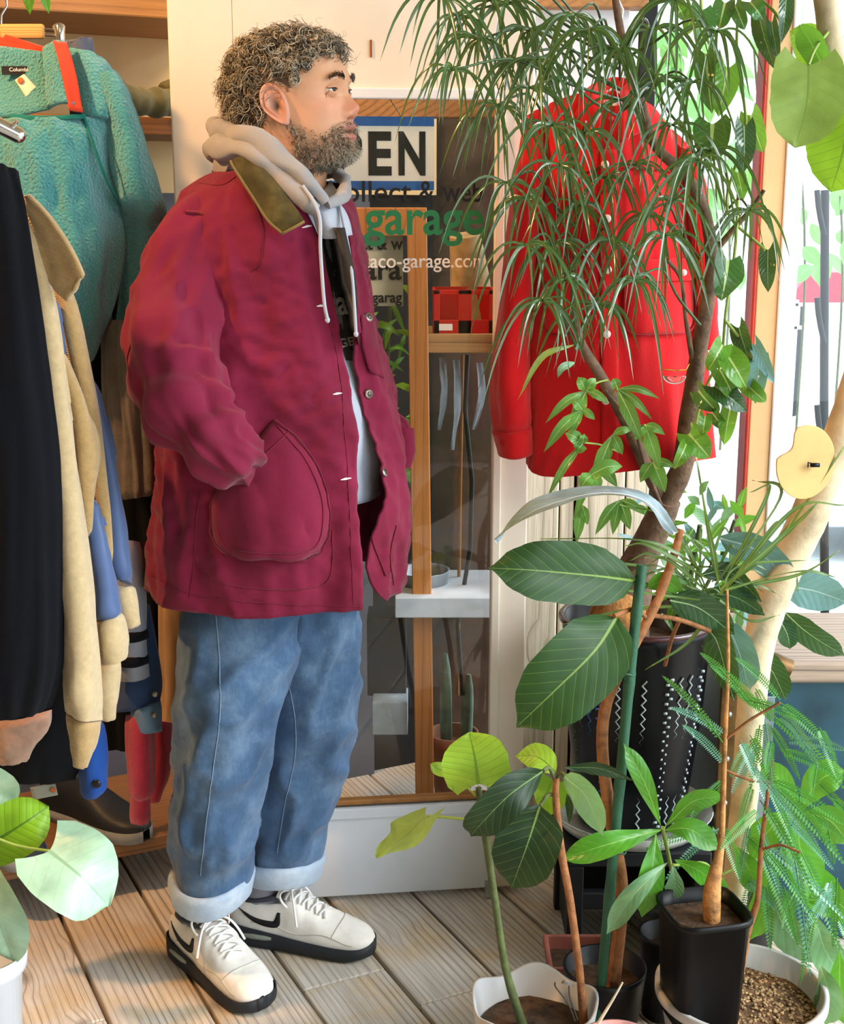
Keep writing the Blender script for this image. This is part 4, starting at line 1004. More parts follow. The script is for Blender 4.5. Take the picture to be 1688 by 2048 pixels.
def shoe(name, loc, ang, side, lab):
    R = Matrix.Rotation(ang, 3, 'Z'); S_ = lambda x, y, z: Vector(loc) + R @ Vector((x - 0.11, y * side, z))
    e = empty(name, loc); adopt(e, man); e['label'] = lab
    st = cr(ST, 60)
    # sole
    rows = []
    for x, hw, zs_, zu, yo in st:
        h = hw + 0.005; row = []
        for k, (a, b) in enumerate(((-1, 1), (-1.03, .5), (-1.0, .12), (-.85, 0), (0, 0), (.85, 0), (1.0, .12), (1.03, .5), (1, 1))):
            zb = 0.010 * sstep(0.24, 0.295, x) + 0.003 * sstep(0.03, 0.0, x)
            row.append(S_(x, yo + a * h, zb + (zs_ - zb) * b))
        rows.append(row)
    mb = MB(); mb.grid(rows); mb.fan(rows[0]); mb.fan(rows[-1], True); sole = mb.obj('sole', M_sole, e); solid(sole, 0.002)
    for s in (-1, 1):
        pts = [S_(x, 0.0385 * s + (0.0015 * s), 0.0265) for x in (0.035, 0.055, 0.08, 0.095)]
        MB().tube(pts, [0.004, 0.0062, 0.0062, 0.004], 10).obj('air_window', M_air, sole)
    # upper
    rows = []
    for x, hw, zs_, zu, yo in st:
        row = []
        openv = sstep(0.14, 0.10, x)
        for k in range(33):
            a = math.pi * k / 32; c = math.cos(a); s = math.sin(a)
            y = hw * math.copysign(abs(c) ** (0.62 if x < 0.15 else 0.78), c); z = zs_ - 0.004 + (zu - zs_ + 0.004) * max(0, s) ** (0.75 if x > 0.15 else 0.62)
            if x < 0.115 and s > 0.80: z -= 0.016 * openv * (s - .8) / .2
            row.append(S_(x, yo + y, z + 0.0012 * N(x * 90, k * 0.4, side)))
        rows.append(row)
    mb = MB(); mb.grid(rows); mb.fan(rows[0]); T = mb; T_u = bvh(mb); mb.obj('upper', M_sw, e)
    # dark collar opening and sock
    oc = [S_(0.058 + 0.044 * math.cos(t), 0.026 * math.sin(t), 0.0955 + 0.006 * math.cos(t)) for t in [2 * math.pi * j / 28 for j in range(28)]]
    MB().tube(oc + oc[:2], 0.0055, 8).obj('collar_lining', m_cloth('lining_dark', '40434c', 500), e)
    rows = [[S_(0.058 + (0.036 - .003 * i) * math.cos(t), (0.030 - .0015 * i) * math.sin(t) * 0.95, 0.085 + 0.022 * i) for t in [2 * math.pi * j / 28 for j in range(28)]] for i in range(5)]
    mb = MB(); mb.grid(rows, True); mb.obj('sock', M_sock, e)
    def onup(x, y, dz=0.0):
        p = S_(x, y, 0.2); loc_, n, i, d = T_u.ray_cast(p, Vector((0, 0, -1))); 
        return (loc_ + Vector((0, 0, dz))) if loc_ else S_(x, y, 0.06)
    def onside(x, z, s, off=0.0012):
        p = S_(x, 0.2 * s, z); d = (S_(x, 0, z) - p).normalized(); loc_, n, i, dd = T_u.ray_cast(p, d); return (loc_ - d * off) if loc_ else S_(x, 0.045 * s, z)
    # toe overlay (wavy mudguard seam), tongue
    for s in (-1, 1):
        pts = [onside(0.05 + 0.21 * u, (0.052 - 0.012 * u + 0.005 * math.sin(u * 11)), s, 0.0005) for u in [i / 30 for i in range(31)]]
        MB().tube(pts, 0.0013, 5).obj('overlay_seam', M_gr, e)
    pts = [onup(0.215 + 0.012 * math.cos(t), 0.042 * math.sin(t), 0.0005) for t in [-1.3 + 2.6 * i / 20 for i in range(21)]]; MB().tube(pts, 0.0014, 5).obj('toe_seam', M_gr, e)
    rows = [[S_(0.100 + 0.012 * u, y, 0.104 + 0.028 * u - 0.4 * y * y * 10) for y in [-.020 + .04 * j / 8 for j in range(9)]] for u in [i / 8 for i in range(9)]]
    mb = MB(); mb.grid(rows); solid(mb.obj('tongue', M_sw, e), 0.006)
    # swoosh on both sides
    for s in (-1, 1):
        top = [(0.020, .071), (0.045, .0585), (0.075, .0520), (0.100, .0560), (0.128, .0665)]; bot = [(0.020, .071), (0.038, .0530), (0.070, .0420), (0.098, .0470), (0.128, .0665)]
        top = cr([(0.030, .074), (0.040, .0635), (0.068, .0535), (0.098, .0600), (0.150, .0760)], 24) if False else cr([(0.035, .083), (0.052, .066), (0.080, .0580), (0.110, .0560), (0.114, .0720)], 24)
        # hook near the laces, tail sweeping back to the heel
        up_ = cr([(0.022, .079), (0.060, .0640), (0.092, .0610), (0.100, .0640), (0.106, .0800)], 24)
        lo_ = cr([(0.022, .079), (0.055, .0560), (0.090, .0480), (0.110, .0540), (0.112, .0800)], 24)
        mb = MB(); mb.grid([[onside(x, z, s) for x, z in up_], [onside((a[0] + b[0]) / 2, (a[1] + b[1]) / 2, s) for a, b in zip(up_, lo_)], [onside(x, z, s) for x, z in lo_]])
        solid(mb.obj('swoosh', M_swo, e), 0.0014)
    # laces and bow
    lc = empty('laces', S_(0.15, 0, 0.09)); adopt(lc, e)
    for i in range(5):
        x = 0.122 + 0.017 * i; wd = 0.023 - 0.001 * i
        for s in (-1, 1):
            pts = [onup(x - 0.004 + 0.012 * (u), s * wd * (1 - 2 * u), 0.004 + 0.003 * math.sin(math.pi * u)) for u in [j / 8 for j in range(9)]]
            MB().tube(pts, 0.0030, 6, True, 0.55).obj('lace', M_lace, lc)
    c = onup(0.122, 0, 0.010)
    for s in (-1, 1):
        pts = [c + R @ (Vector((0.000 - 0.022 * math.sin(u * 3.14) * 0.6 + 0.004, s * side * 0.040 * math.sin(u * 2.1), 0.016 * math.sin(u * 3.1) - 0.022 * u))) for u in [j / 12 for j in range(13)]]
        MB().tube(pts, 0.0026, 6, True, 0.6).obj('lace_loop', M_lace, lc)
        pts = [c + R @ (Vector((0.030 * u, s * side * 0.052 * u ** 0.8, 0.006 * math.sin(3 * u) - 0.05 * u * u))) for u in [j / 12 for j in range(13)]]
        MB().tube(pts, 0.0024, 6).obj('lace_end', M_lace, lc)
    MB().ell(c, (0.006, 0.006, 0.005), 10, 6).obj('lace_knot', M_lace, lc)
    return e
SA = 1.0
shoe('shoe', (-0.402, 2.318, 0.0), math.atan2(-0.76, 0.65), 1, 'white trainer with black tick turned toward the camera')
shoe('shoe', (-0.268, 2.425, 0.0), math.atan2(-0.26, 0.965), 1, 'white trainer with black tick pointing right')
# ================================================================== plants
SHAPES = {
 'ovate': ([(0, .03), (.08, .38), (.25, .86), (.42, 1), (.62, .88), (.82, .48), (.93, .16), (1, 0)], 0),
 'obovate': ([(0, .03), (.15, .34), (.38, .80), (.58, 1), (.76, .92), (.88, .55), (.95, .14), (1, 0)], 0),
 'oblong': ([(0, .05), (.10, .55), (.3, .95), (.5, 1), (.7, .93), (.86, .62), (.95, .16), (1, 0)], 0),
 'lance': ([(0, .05), (.15, .5), (.38, 1), (.65, .8), (.88, .32), (1, 0)], 0),
 'blade': ([(0, .6), (.2, 1), (.6, .9), (.85, .5), (1, 0)], 0),
 'heart': ([(0, .66), (.12, .92), (.28, 1), (.48, .92), (.68, .68), (.84, .38), (.94, .13), (1, 0)], .20),
 'round': ([(0, .66), (.10, .90), (.28, 1), (.52, .99), (.72, .85), (.86, .6), (.95, .25), (1, 0)], .20)}
def leaf_mb(mid, hw, shape='ovate', roll=0.0, sag=0.0, fold=0.12, wave=0.012, nu=14, nv=7, seed=0.0, nrm=None, twist=0.0, mb=None, edge=0.0):
    """mid: list of 3-D midrib points; hw half width in metres; roll in degrees turns the blade about its midrib"""
    prof, lobe = SHAPES[shape]; pts = [Vector(p) for p in cr([tuple(p) for p in mid], nu)]
    L = sum((a - b).length for a, b in zip(pts, pts[1:])); mb = mb or MB(); rows = []; b0 = len(mb.v)
    for i, p in enumerate(pts):
        u = i / (nu - 1); A = (pts[min(i + 1, nu - 1)] - pts[max(i - 1, 0)]).normalized()
        ref = Vector(nrm) if nrm else (CAM - p).normalized()
        Nn = ref - A * ref.dot(A); Nn = Nn.normalized() if Nn.length > 1e-4 else A.orthogonal().normalized()
        r = math.radians(roll + twist * u); Bv = A.cross(Nn); Nr = Nn * math.cos(r) + Bv * math.sin(r); Bv = A.cross(Nr)
        w_ = interp(prof, u)[0] * hw; row = []
        for j in range(nv):
            s = 2 * j / (nv - 1) - 1; b = w_ * s
            if edge: b *= 1 + edge * N(u * 14 + seed, s * 2, seed)
            back = lobe * L * (abs(s) ** 1.6) * max(0, 1 - u * 3.0)
            q = p - A * back + Bv * b + Nr * (fold * abs(b) + sag * L * 4 * u * (1 - u) * 0.5 + wave * L * math.sin(u * 9 + seed + 2 * s) * abs(s) + wave * L * 0.8 * N(u * 3 + seed, s * 1.5, 2))
            row.append(q); mb.uv[b0 + i * nv + j] = (max(0, u - back / max(L, 1e-6)), 0.5 + 0.5 * b / max(hw, 1e-6))
        rows.append(row)
    mb.grid(rows); return mb
def leaf(par, mat, pts, wpx, shape='ovate', roll=0.0, sag=0.06, name='leaf', th=0.0, **kw):
    q = [P(*a) for a in pts]; hw = wpx * mpp(q[len(q) // 2])
    mb = leaf_mb(q, hw, shape, roll, sag, **kw); o = mb.obj(name, mat, par); return o
def stem(par, mat, pts, rpx, name='stem', n=10, seg=24):
    q = cr(pts, seg); q = [P(*a) for a in q]
    if hasattr(rpx, '__len__'): rr_ = [a[0] for a in cr([(r,) for r in rpx], seg)]
    else: rr_ = [rpx] * seg
    mb = MB(); mb.tube(q, [r * mpp(p) * (1 + 0.06 * N(i * 0.9, r)) for i, (r, p) in enumerate(zip(rr_, q))], n); return mb.obj(name, mat, par)
def plant(name, loc, label, cat='plant'): return empty(name, loc, label, cat)
L_pale = m_leaf('leaf_pale_lime', '9cc43c', '6f9a2e', 0.5, 8, 0.9, 0.4)
L_mint = m_leaf('leaf_pale_mint', 'a3c8ac', '8db594', 0.25, 6, 0.9, 0.3, 0.02, 0.04, var=.1)
L_lime = m_leaf('leaf_lime', '7fae1e', '4f7f1c', 0.45, 9, 0.9, 0.4)
L_dark = m_leaf('leaf_dark', '182f1a', '5c7a40', 0.10, 9, 1.0, 0.45, 0.016, 0.045, spec=0.25)
L_darkg = m_leaf('leaf_dark_glossy', '24482c', '9fc08a', 0.12, 9, 1.0, 0.18, 0.02, 0.03)
L_big = m_leaf('leaf_big_dark', '21401d', '6f8a44', 0.14, 11, 1.0, 0.5, 0.018, 0.04, spec=0.25)
L_phil = m_leaf('leaf_philodendron', '2c6430', 'b3cf86', 0.25, 7, 1.2, 0.16, 0.05, 0.02)
L_phil2 = m_leaf('leaf_philodendron_light', '55902f', 'c3dc8c', 0.4, 7, 1.2, 0.2, 0.04, 0.02)
L_mid = m_leaf('leaf_mid', '4e9a2c', '8fc25a', 0.4, 10, 0.8, 0.3, 0.02, 0.03)
L_sage = m_leaf('leaf_sage', '6e9a70', '9fbf94', 0.25, 9, 0.8, 0.35, 0.02, 0.03)
L_olive = m_leaf('leaf_olive', '8aa552', '6b8a42', 0.35, 6, 0.9, 0.4, 0.015, 0.03)
L_aralia = m_leaf('leaf_aralia', '35592f', '86a878', 0.2, 1, 0.2, 0.18, 0.04, 0.0, spec=0.7)
L_lob = m_leaf('leaf_lobed', '5c9444', 'b5d49a', 0.35, 8, 1.0, 0.28, 0.03, 0.03)
L_fern = m_leaf('leaf_fern', '3f8a34', '3f8a34', 0.3, 1, 0, 0.35, 0.0, 0.0)
L_grass = m_leaf('leaf_grass', '4d6e35', '8aa05a', 0.2, 1, 0, 0.35, 0.08, 0.0)
W_brown = m_plain('stem_brown', '8a5a34', 0.8, 0.25, 60, 0.5); W_green = m_plain('stem_green', '4f5a30', 0.7, 0.2, 60, 0.3); W_trunk = m_plain('aralia_bark', '6b5442', 0.85, 0.25, 45, 0.6)
W_white = m_plain('pale_bark', 'cdbb98', 0.85, 0.24, 11, 0.8); W_pet = m_plain('petiole_green', '8aa24a', 0.6, 0.1)

# --- rubber-leaf plants in the white pot, bottom left
M_pw = m_plain('white_glaze', 'd9e2ec', 0.25, 0.04, 6, 0.05, spec=0.6)
c = P(-34, 1950, 1.98); c.z = 0.0
zr = P(20, 1905, 1.98).z
pot('white_pot', Vector((c.x, 1.98, 0.001)), [(0, 0), (0.050, 0), (0.062, zr - 0.03), (0.070, zr - 0.028), (0.072, zr), (0.066, zr), (0.058, zr - 0.04), (0, zr - 0.04)], M_pw, 'white glazed pot at the bottom left corner')
fa = plant('rubber_plant', Vector((c.x, 1.98, zr - 0.04)), 'pale round-leaved plant in the white pot bottom left')
stem(fa, W_green, [(-40, 1960, 1.98), (-55, 1750, 1.98), (-40, 1600, 1.98)], 6)
for pts, wd, mt, ro in (([(98, 1702, 1.95), (160, 1755, 1.93), (218, 1812, 1.94)], 88, L_mint, -18), ([(-20, 1688, 2.0), (40, 1650, 2.0), (98, 1612, 2.02)], 58, L_lime, 10),
                        ([(-35, 1770, 1.96), (0, 1840, 1.94), (28, 1925, 1.96)], 58, L_mint, 25), ([(-40, 1560, 2.05), (0, 1585, 2.05), (32, 1610, 2.05)], 40, L_mint, 0)):
    leaf(fa, mt, pts, wd, 'round', ro, 0.08, nu=20, nv=15, wave=0.03, seed=wd)
stem(fa, W_pet, [(-45, 1660, 1.98), (30, 1690, 1.97), (98, 1702, 1.95)], 3, 'petiole'); stem(fa, W_pet, [(-48, 1700, 1.98), (-20, 1688, 2.0)], 3, 'petiole', 8, 8)
stem(fa, W_pet, [(-50, 1720, 1.98), (-35, 1770, 1.96)], 3, 'petiole', 8, 8); stem(fa, W_pet, [(-45, 1640, 1.98), (-40, 1560, 2.05)], 3, 'petiole', 8, 8)

# --- grey wavy-rimmed pot with two thin-stemmed rubber plants, centre foreground
M_grey = m_plain('grey_glaze', 'a9adae', 0.35, 0.05, 7, 0.05); 
gp = P(1068, 2002, 1.95); zr = gp.z; R0 = 126 * mpp(gp)
wobf = lambda r, z, a: (r * (1 + 0.035 * math.sin(5 * a + 1) * (z / zr) ** 2), z + (0.007 * math.sin(5 * a + 0.6) if z > zr * 0.8 else 0))
gpe = pot('grey_wavy_pot', Vector((gp.x, 1.95, 0.001)), [(0, 0), (R0 * .68, 0), (R0 * .97, zr * .86), (R0, zr), (R0 * .95, zr * .99), (R0 * .88, zr * .7), (0, zr * .7)], M_grey, 'grey pot with a wavy rim at the bottom centre', 'pot', 60, (R0 * .86, zr * .72), None, wobf)
fb = plant('rubber_plant', Vector((gp.x - 0.03, 1.95, zr * 0.72)), 'thin-stemmed plant with lime leaves, left stem in the grey wavy pot')
stem(fb, W_green, [(1045, 2050, 1.95), (1012, 1940, 1.95), (990, 1800, 1.95), (975, 1700, 1.95), (962, 1620, 1.95), (957, 1575, 1.95)], [10, 8, 7.5, 7.5, 7, 6])
leaf(fb, L_pale, [(957, 1568, 1.95), (950, 1515, 1.94), (938, 1464, 1.95)], 68, 'round', -8, 0.05, nu=20, nv=13, wave=0.02, edge=.04)
leaf(fb, L_pale, [(908, 1546, 1.98), (880, 1540, 1.98), (860, 1528, 1.98)], 15, 'round', 20, wave=0.05)
leaf(fb, L_olive, [(856, 1634, 1.96), (810, 1680, 1.93), (752, 1714, 1.92)], 62, 'round', 62, 0.10, nu=18, nv=11, wave=0.05, seed=3)
stem(fb, W_pet, [(963, 1642, 1.95), (905, 1636, 1.95), (856, 1632, 1.96)], 3, 'petiole'); stem(fb, W_pet, [(960, 1600, 1.95), (920, 1560, 1.97), (908, 1546, 1.98)], 2.5, 'petiole')
fc = plant('rubber_plant', Vector((gp.x + 0.05, 1.95, zr * 0.72)), 'thin-stemmed plant with dark leaves, right stem in the grey wavy pot')
stem(fc, W_brown, [(1168, 2050, 1.95), (1160, 1950, 1.95), (1140, 1800, 1.95), (1122, 1700, 1.95), (1112, 1600, 1.95), (1113, 1555, 1.95)], [9, 8, 8, 8, 7, 6])
leaf(fc, L_dark, [(1086, 1542, 1.93), (1020, 1585, 1.89), (965, 1640, 1.89), (941, 1672, 1.90)], 42, 'oblong', -22, 0.08, nu=18, nv=9)
leaf(fc, L_dark, [(1080, 1612, 1.93), (1055, 1690, 1.88), (1022, 1778, 1.89)], 66, 'oblong', 4, 0.06, nu=18, nv=11)
leaf(fc, L_pale, [(1112, 1545, 1.98), (1075, 1515, 2.0), (1030, 1512, 2.02)], 30, 'ovate', 20); leaf(fc, L_lime, [(1105, 1560, 2.0), (1090, 1590, 2.01), (1070, 1600, 2.02)], 42, 'round', 0, wave=.03)
leaf(fc, L_sage, [(1128, 1552, 1.94), (1175, 1590, 1.91), (1205, 1672, 1.90)], 34, 'oblong', 35, 0.10, nu=18)
leaf(fc, L_dark, [(1130, 1535, 1.96), (1200, 1535, 1.97), (1268, 1562, 1.98)], 16, 'lance', 30); leaf(fc, L_dark, [(1134, 1588, 1.95), (1140, 1615, 1.95), (1138, 1648, 1.95)], 9, 'lance', 20)
for a, b in (((1112, 1565, 1.95), (1086, 1542, 1.93)), ((1114, 1595, 1.95), (1080, 1612, 1.93)), ((1113, 1560, 1.95), (1130, 1552, 1.94))): stem(fc, W_green, [a, ((a[0] + b[0]) / 2, min(a[1], b[1]) - 6, a[2]), b], 4, 'petiole', 8, 8)
sd = plant('dried_seedling', Vector((gp.x + 0.03, 1.90, zr * .72)), 'tiny dried twig standing in the grey wavy pot', 'twig')
W_dry = m_plain('dry_twig', '3f372c', 0.9)
stem(sd, W_dry, [(1150, 2042, 1.91), (1135, 2005, 1.91), (1112, 1975, 1.91), (1110, 1965, 1.91)], 1.8, 'twig', 6, 12); stem(sd, W_dry, [(1155, 2040, 1.91), (1140, 1995, 1.91), (1138, 1972, 1.91)], 1.6, 'twig', 6, 12)
leaf(sd, m_leaf('leaf_dry', '4d4132', '3a3024', 0.1), [(1148, 1972, 1.91), (1130, 1964, 1.91), (1122, 1966, 1.91)], 4, 'ovate')

# --- large-leaved plant on a green stake
lp_base = P(1232, 2030, 1.99); lp_base.z = 0.10
dk = P(1265, 2010, 2.0); MB_dark = m_plain('dark_glaze', '0e0f12', 0.4, 0.1, spec=0.3)
dr = 0.07
pot('dark_pot', Vector((0.312, 2.085, 0.001)), [(0, 0), (dr * .75, 0), (dr, 0.14), (dr * 1.02, 0.15), (dr * .95, 0.15), (dr * .9, 0.11), (0, 0.11)], MB_dark, 'dark glazed pot behind the grey wavy pot', 'pot', 40, (dr * .9, 0.115))
fd = plant('large_leaved_plant', Vector((P(1258, 2020, 2.06).x - 0.02, 2.06, 0.11)), 'tall plant with huge dark leaves tied to a green stake')
stem(fd, W_brown, [(1215, 2040, 2.05), (1232, 1920, 2.05), (1243, 1780, 2.05), (1225, 1660, 2.05), (1206, 1520, 2.05), (1208, 1430, 2.05), (1232, 1360, 2.05), (1280, 1270, 2.06), (1315, 1200, 2.08), (1345, 1120, 2.1), (1362, 1060, 2.12)], [15, 14, 14, 13, 12, 12, 11, 10, 10, 9, 7], 'stem', 12, 50)
stem(fd, W_brown, [(1296, 1240, 2.07), (1270, 1218, 2.05), (1228, 1232, 2.02)], 5, 'petiole', 8, 12); stem(fd, W_brown, [(1300, 1230, 2.07), (1360, 1240, 2.08), (1420, 1262, 2.1)], 5, 'petiole', 8, 12)
leaf(fd, L_big, [(1272, 1162, 2.04), (1190, 1152, 1.99), (1080, 1142, 1.95), (975, 1136, 1.94)], 64, 'oblong', 6, 0.03, nu=26, nv=13, wave=0.02, edge=.05, seed=1)
leaf(fd, L_big, [(1234, 1234, 2.03), (1190, 1300, 1.98), (1110, 1380, 1.95), (1032, 1455, 1.95)], 80, 'oblong', -6, 0.04, nu=26, nv=13, wave=0.015, seed=2)
leaf(fd, m_leaf('leaf_big_painted_gloss', '7d9098', 'c5ccc8', 0.2, 11, 1.0, 0.22, 0.02, 0.03), [(1350, 1068, 2.10), (1290, 1005, 2.04), (1200, 990, 1.99), (1105, 1012, 1.96), (1040, 1040, 1.95), (990, 1082, 1.95)], 46, 'oblong', 62, 0.02, nu=26, nv=11, twist=20)  # grey-blue gloss of the folded dark leaf painted as its colour
L_blue = m_leaf('leaf_painted_sky_sheen', '5f8d92', 'a8c4c0', 0.2, 9, 0.9, 0.16, 0.02, 0.03)  # bluish sky sheen painted into the leaf colour
for pts, wd, mt, ro in (([(1440, 1075, 2.15), (1520, 1100, 2.16), (1600, 1185, 2.17)], 38, L_blue, 30), ([(1560, 1170, 2.3), (1630, 1180, 2.3), (1695, 1205, 2.3)], 40, L_blue, 20),
                        ([(1340, 1200, 2.1), (1400, 1215, 2.1), (1470, 1270, 2.1)], 38, L_darkg, 20), ([(1400, 1185, 2.15), (1470, 1190, 2.15), (1530, 1230, 2.15)], 28, L_darkg, 40),
                        ([(1570, 1225, 2.25), (1620, 1265, 2.25), (1690, 1312, 2.25)], 30, L_darkg, 30), ([(1560, 1240, 2.25), (1575, 1270, 2.25), (1580, 1298, 2.25)], 20, L_darkg, 0),
                        ([(1420, 1262, 2.1), (1440, 1290, 2.1), (1468, 1400, 2.12)], 36, L_darkg, 30), ([(1450, 1240, 2.12), (1480, 1300, 2.13), (1500, 1380, 2.15)], 38, L_blue, 25),
                        ([(1500, 1295, 2.2), (1545, 1340, 2.2), (1572, 1400, 2.2)], 30, L_darkg, 20), ([(1295, 1175, 2.1), (1330, 1160, 2.1), (1365, 1185, 2.1)], 20, L_mid, 20),
                        ([(1400, 1150, 2.12), (1460, 1140, 2.13), (1525, 1205, 2.14)], 22, L_darkg, 35)):
    leaf(fd, mt, pts, wd, 'oblong', ro, 0.08, nu=18, nv=9, seed=wd)
M_stake = m_plain('green_stake', '24523a', 0.5, 0.1, 40, 0.3)
stake = MB(); q = [P(*a) for a in cr([(1196, 2040, 2.03), (1232, 1650, 2.03), (1262, 1330, 2.03), (1284, 1130, 2.04)], 30)]; stake.tube(q, [0.0085 + (0.0012 if i % 6 == 0 else 0) for i in range(30)], 10)
so = stake.obj('plant_stake', M_stake, None, label='green ribbed stake beside the large-leaved plant stem', cat='stake')
for x, y in ((1250, 1345), (1232, 1700)):
    cpt = P(x, y, 2.035); MB().tube([cpt + Vector((0.016 * math.cos(t), 0.016 * math.sin(t), 0.003 * math.sin(3 * t))) for t in [i * 0.5 for i in range(14)]], 0.0018, 6).obj('tie', M_stake, so)

# --- narrow-leaved tree (drooping umbels) in the black studded pot
TB = P(1262, 1245, 2.45)
fe = plant('false_aralia', TB, 'tall tree with drooping needle-narrow leaves before the red jacket')
stem(fe, W_trunk, [(1240, 1290, 2.45), (1252, 1200, 2.45), (1285, 1110, 2.44), (1318, 1040, 2.43), (1332, 1000, 2.42)], [58, 50, 34, 30, 30], 'trunk', 18, 30)
M_root = m_plain('root_tan', 'a9743e', 0.9, 0.3, 50, 0.7)
mb = MB(); mb.ell(P(1235, 1240, 2.42), (0.055, 0.05, 0.06), 18, 12); mb.obj('root_mass', M_root, fe)
stem(fe, W_trunk, [(1330, 1005, 2.42), (1365, 930, 2.40), (1380, 820, 2.38), (1398, 700, 2.36), (1415, 600, 2.34), (1424, 520, 2.33), (1408, 420, 2.32), (1370, 350, 2.30), (1310, 290, 2.28), (1280, 200, 2.27), (1245, 80, 2.26), (1225, -40, 2.25)], [24, 22, 20, 17, 15, 14, 12, 11, 10, 9, 8, 7], 'branch', 12, 70)
stem(fe, W_trunk, [(1328, 1000, 2.42), (1300, 950, 2.40), (1255, 850, 2.37), (1200, 750, 2.34), (1160, 680, 2.32), (1148, 600, 2.3), (1150, 500, 2.28)], [16, 14, 12, 11, 9, 7, 5], 'branch', 12, 40)
stem(fe, W_trunk, [(1432, 500, 2.33), (1470, 455, 2.32), (1505, 415, 2.31), (1528, 380, 2.3)], [7, 6, 5, 4], 'branch', 8, 20); stem(fe, W_trunk, [(1388, 740, 2.37), (1372, 640, 2.32), (1362, 560, 2.3), (1335, 520, 2.28)], [6, 5, 4, 4], 'branch', 8, 20)
stem(fe, W_trunk, [(1322, 1010, 2.4), (1290, 930, 2.36), (1265, 850, 2.33), (1210, 780, 2.3)], [4, 4, 3, 3], 'branch', 8, 20)
hubs = [(905, 140), (958, 78), (1075, 118), (912, 30), (1012, 365), (1105, 250), (1170, 265), (1310, 160), (1210, 355), (1220, 480), (1050, 490), (1110, 488), (1345, 400), (1435, 62), (1300, 60), (1385, 165), (1240, 200),
        (995, 210), (1060, 175), (1050, 395), (1150, 30), (1020, 5), (880, -10), (1180, 60), (1270, 330), (1330, 470), (1395, 320), (1500, 420), (1270, 560), (1160, 410), (1200, 610), (1085, 600), (1290, 430), (1030, 120), (1350, 0), (1420, 300), (1240, 100), (980, 0), (1345, 250), (1120, 330), (1060, 60), (1130, 560)]
random.seed(21); spare = MB(); spare.uv = {}; count = 0
for hi, (hx, hy) in enumerate(hubs):
    Yh = 2.10 + 0.22 * ((hi * 0.618) % 1); hp = P(hx, hy, Yh)
    # petiole back to the nearest branch
    bx = 1240 if hy < 200 else (1150 if hx < 1230 else 1400); by = max(hy + 60, 120) if hy < 200 else hy + 90
    stem(fe, L_aralia, [(hx, hy, Yh), ((hx * 2 + bx) / 3 + 8, hy - 22, Yh + 0.05), ((hx + bx * 2) / 3, (hy * .6 + by * .4), Yh + 0.1), (bx, by, 2.3)], [2.2, 2.6, 3, 3.2], 'petiole', 6, 14)
    nl = random.randint(9, 12); a0 = random.random() * 6.28
    for k in range(nl):
        az = a0 + 6.283 * k / nl + random.gauss(0, .12); ln = random.uniform(0.09, 0.185); el = random.uniform(-0.1, 0.5)
        h = Vector((math.cos(az), math.sin(az) * 0.8, 0)); pts = []
        for s in (0, .25, .5, .75, 1): pts.append(hp + h * ln * (s * 0.75 - 0.12 * s * s) + Vector((0, 0, ln * (el * s - (0.95 + 0.35 * el) * s * s))))
        hwid = random.uniform(0.0020, 0.0036)
        if count < 290: leaf_mb(pts, hwid, 'blade', random.uniform(-50, 50), 0, 0.3, 0.0, 12, 3, nrm=None).obj('leaf', L_aralia, fe); count += 1
        else: leaf_mb(pts, hwid, 'blade', random.uniform(-50, 50), 0, 0.3, 0.0, 12, 3, mb=spare)
o = spare.obj('leaf_mass', L_aralia, fe, kind='stuff')
# broader lobed juvenile leaves lower down: lobes radiating from one point
def lobed(par, mat, x, y, Y, lobes):
    mb = MB(); mb.uv = {}
    for dx, dy, w_ in lobes:
        pts = [P(x, y, Y), P(x + dx * .5, y + dy * .5 - abs(dx) * 0.12, Y - 0.015), P(x + dx, y + dy, Y - 0.01)]
        leaf_mb(pts, w_ * mpp(pts[0]), 'lance', 10, 0.04, 0.15, 0.01, 12, 5, mb=mb)
    return mb.obj('lobed_leaf', mat, par)
for x, y, Y, lobes in ((1172, 782, 2.26, [(-82, 65, 10), (-28, 80, 14), (20, -25, 12), (-16, -28, 13), (45, 25, 10)]), (1165, 820, 2.24, [(-78, 85, 13), (-20, -20, 12), (25, 20, 9), (-30, 60, 10)]),
                       (1165, 888, 2.22, [(-72, 110, 9), (-35, -22, 14), (-12, 18, 14), (4, -20, 10)]), (1235, 778, 2.26, [(85, 20, 8), (70, 62, 9), (50, 110, 16), (-8, -22, 12)]), (1290, 850, 2.28, [(30, 90, 16), (-20, 30, 12), (40, 20, 10)]),
                       (1195, 925, 2.24, [(-10, 60, 14), (-50, 120, 10), (40, 50, 14)]), (1225, 870, 2.26, [(-40, 110, 16), (20, 40, 12), (40, -10, 9)]), (1305, 925, 2.3, [(25, 60, 18), (-25, 40, 14), (45, 10, 10)]),
                       (1185, 948, 2.2, [(60, -15, 18), (-25, 30, 16), (15, 30, 14)]), (1240, 1000, 2.28, [(-50, 70, 12), (20, 60, 14), (-15, 70, 12), (50, 30, 10)]), (1165, 1010, 2.28, [(-12, 75, 12), (10, 40, 10)])):
    lobed(fe, L_lob, x, y, Y, lobes)
for x, y, tx, ty in ((1165, 885, 1240, 905), (1172, 782, 1215, 760), (1235, 778, 1225, 790), (1290, 850, 1262, 870)): stem(fe, W_pet, [(x, y, 2.25), ((x + tx) / 2, (y + ty) / 2 - 5, 2.28), (tx, ty, 2.33)], 2, 'petiole', 6, 10)
leaf(fe, L_olive, [(1148, 690, 2.22), (1085, 715, 2.2), (1035, 800, 2.2)], 7, 'lance', 10); leaf(fe, L_sage, [(1150, 725, 2.22), (1125, 735, 2.2), (1115, 756, 2.2)], 8, 'ovate')

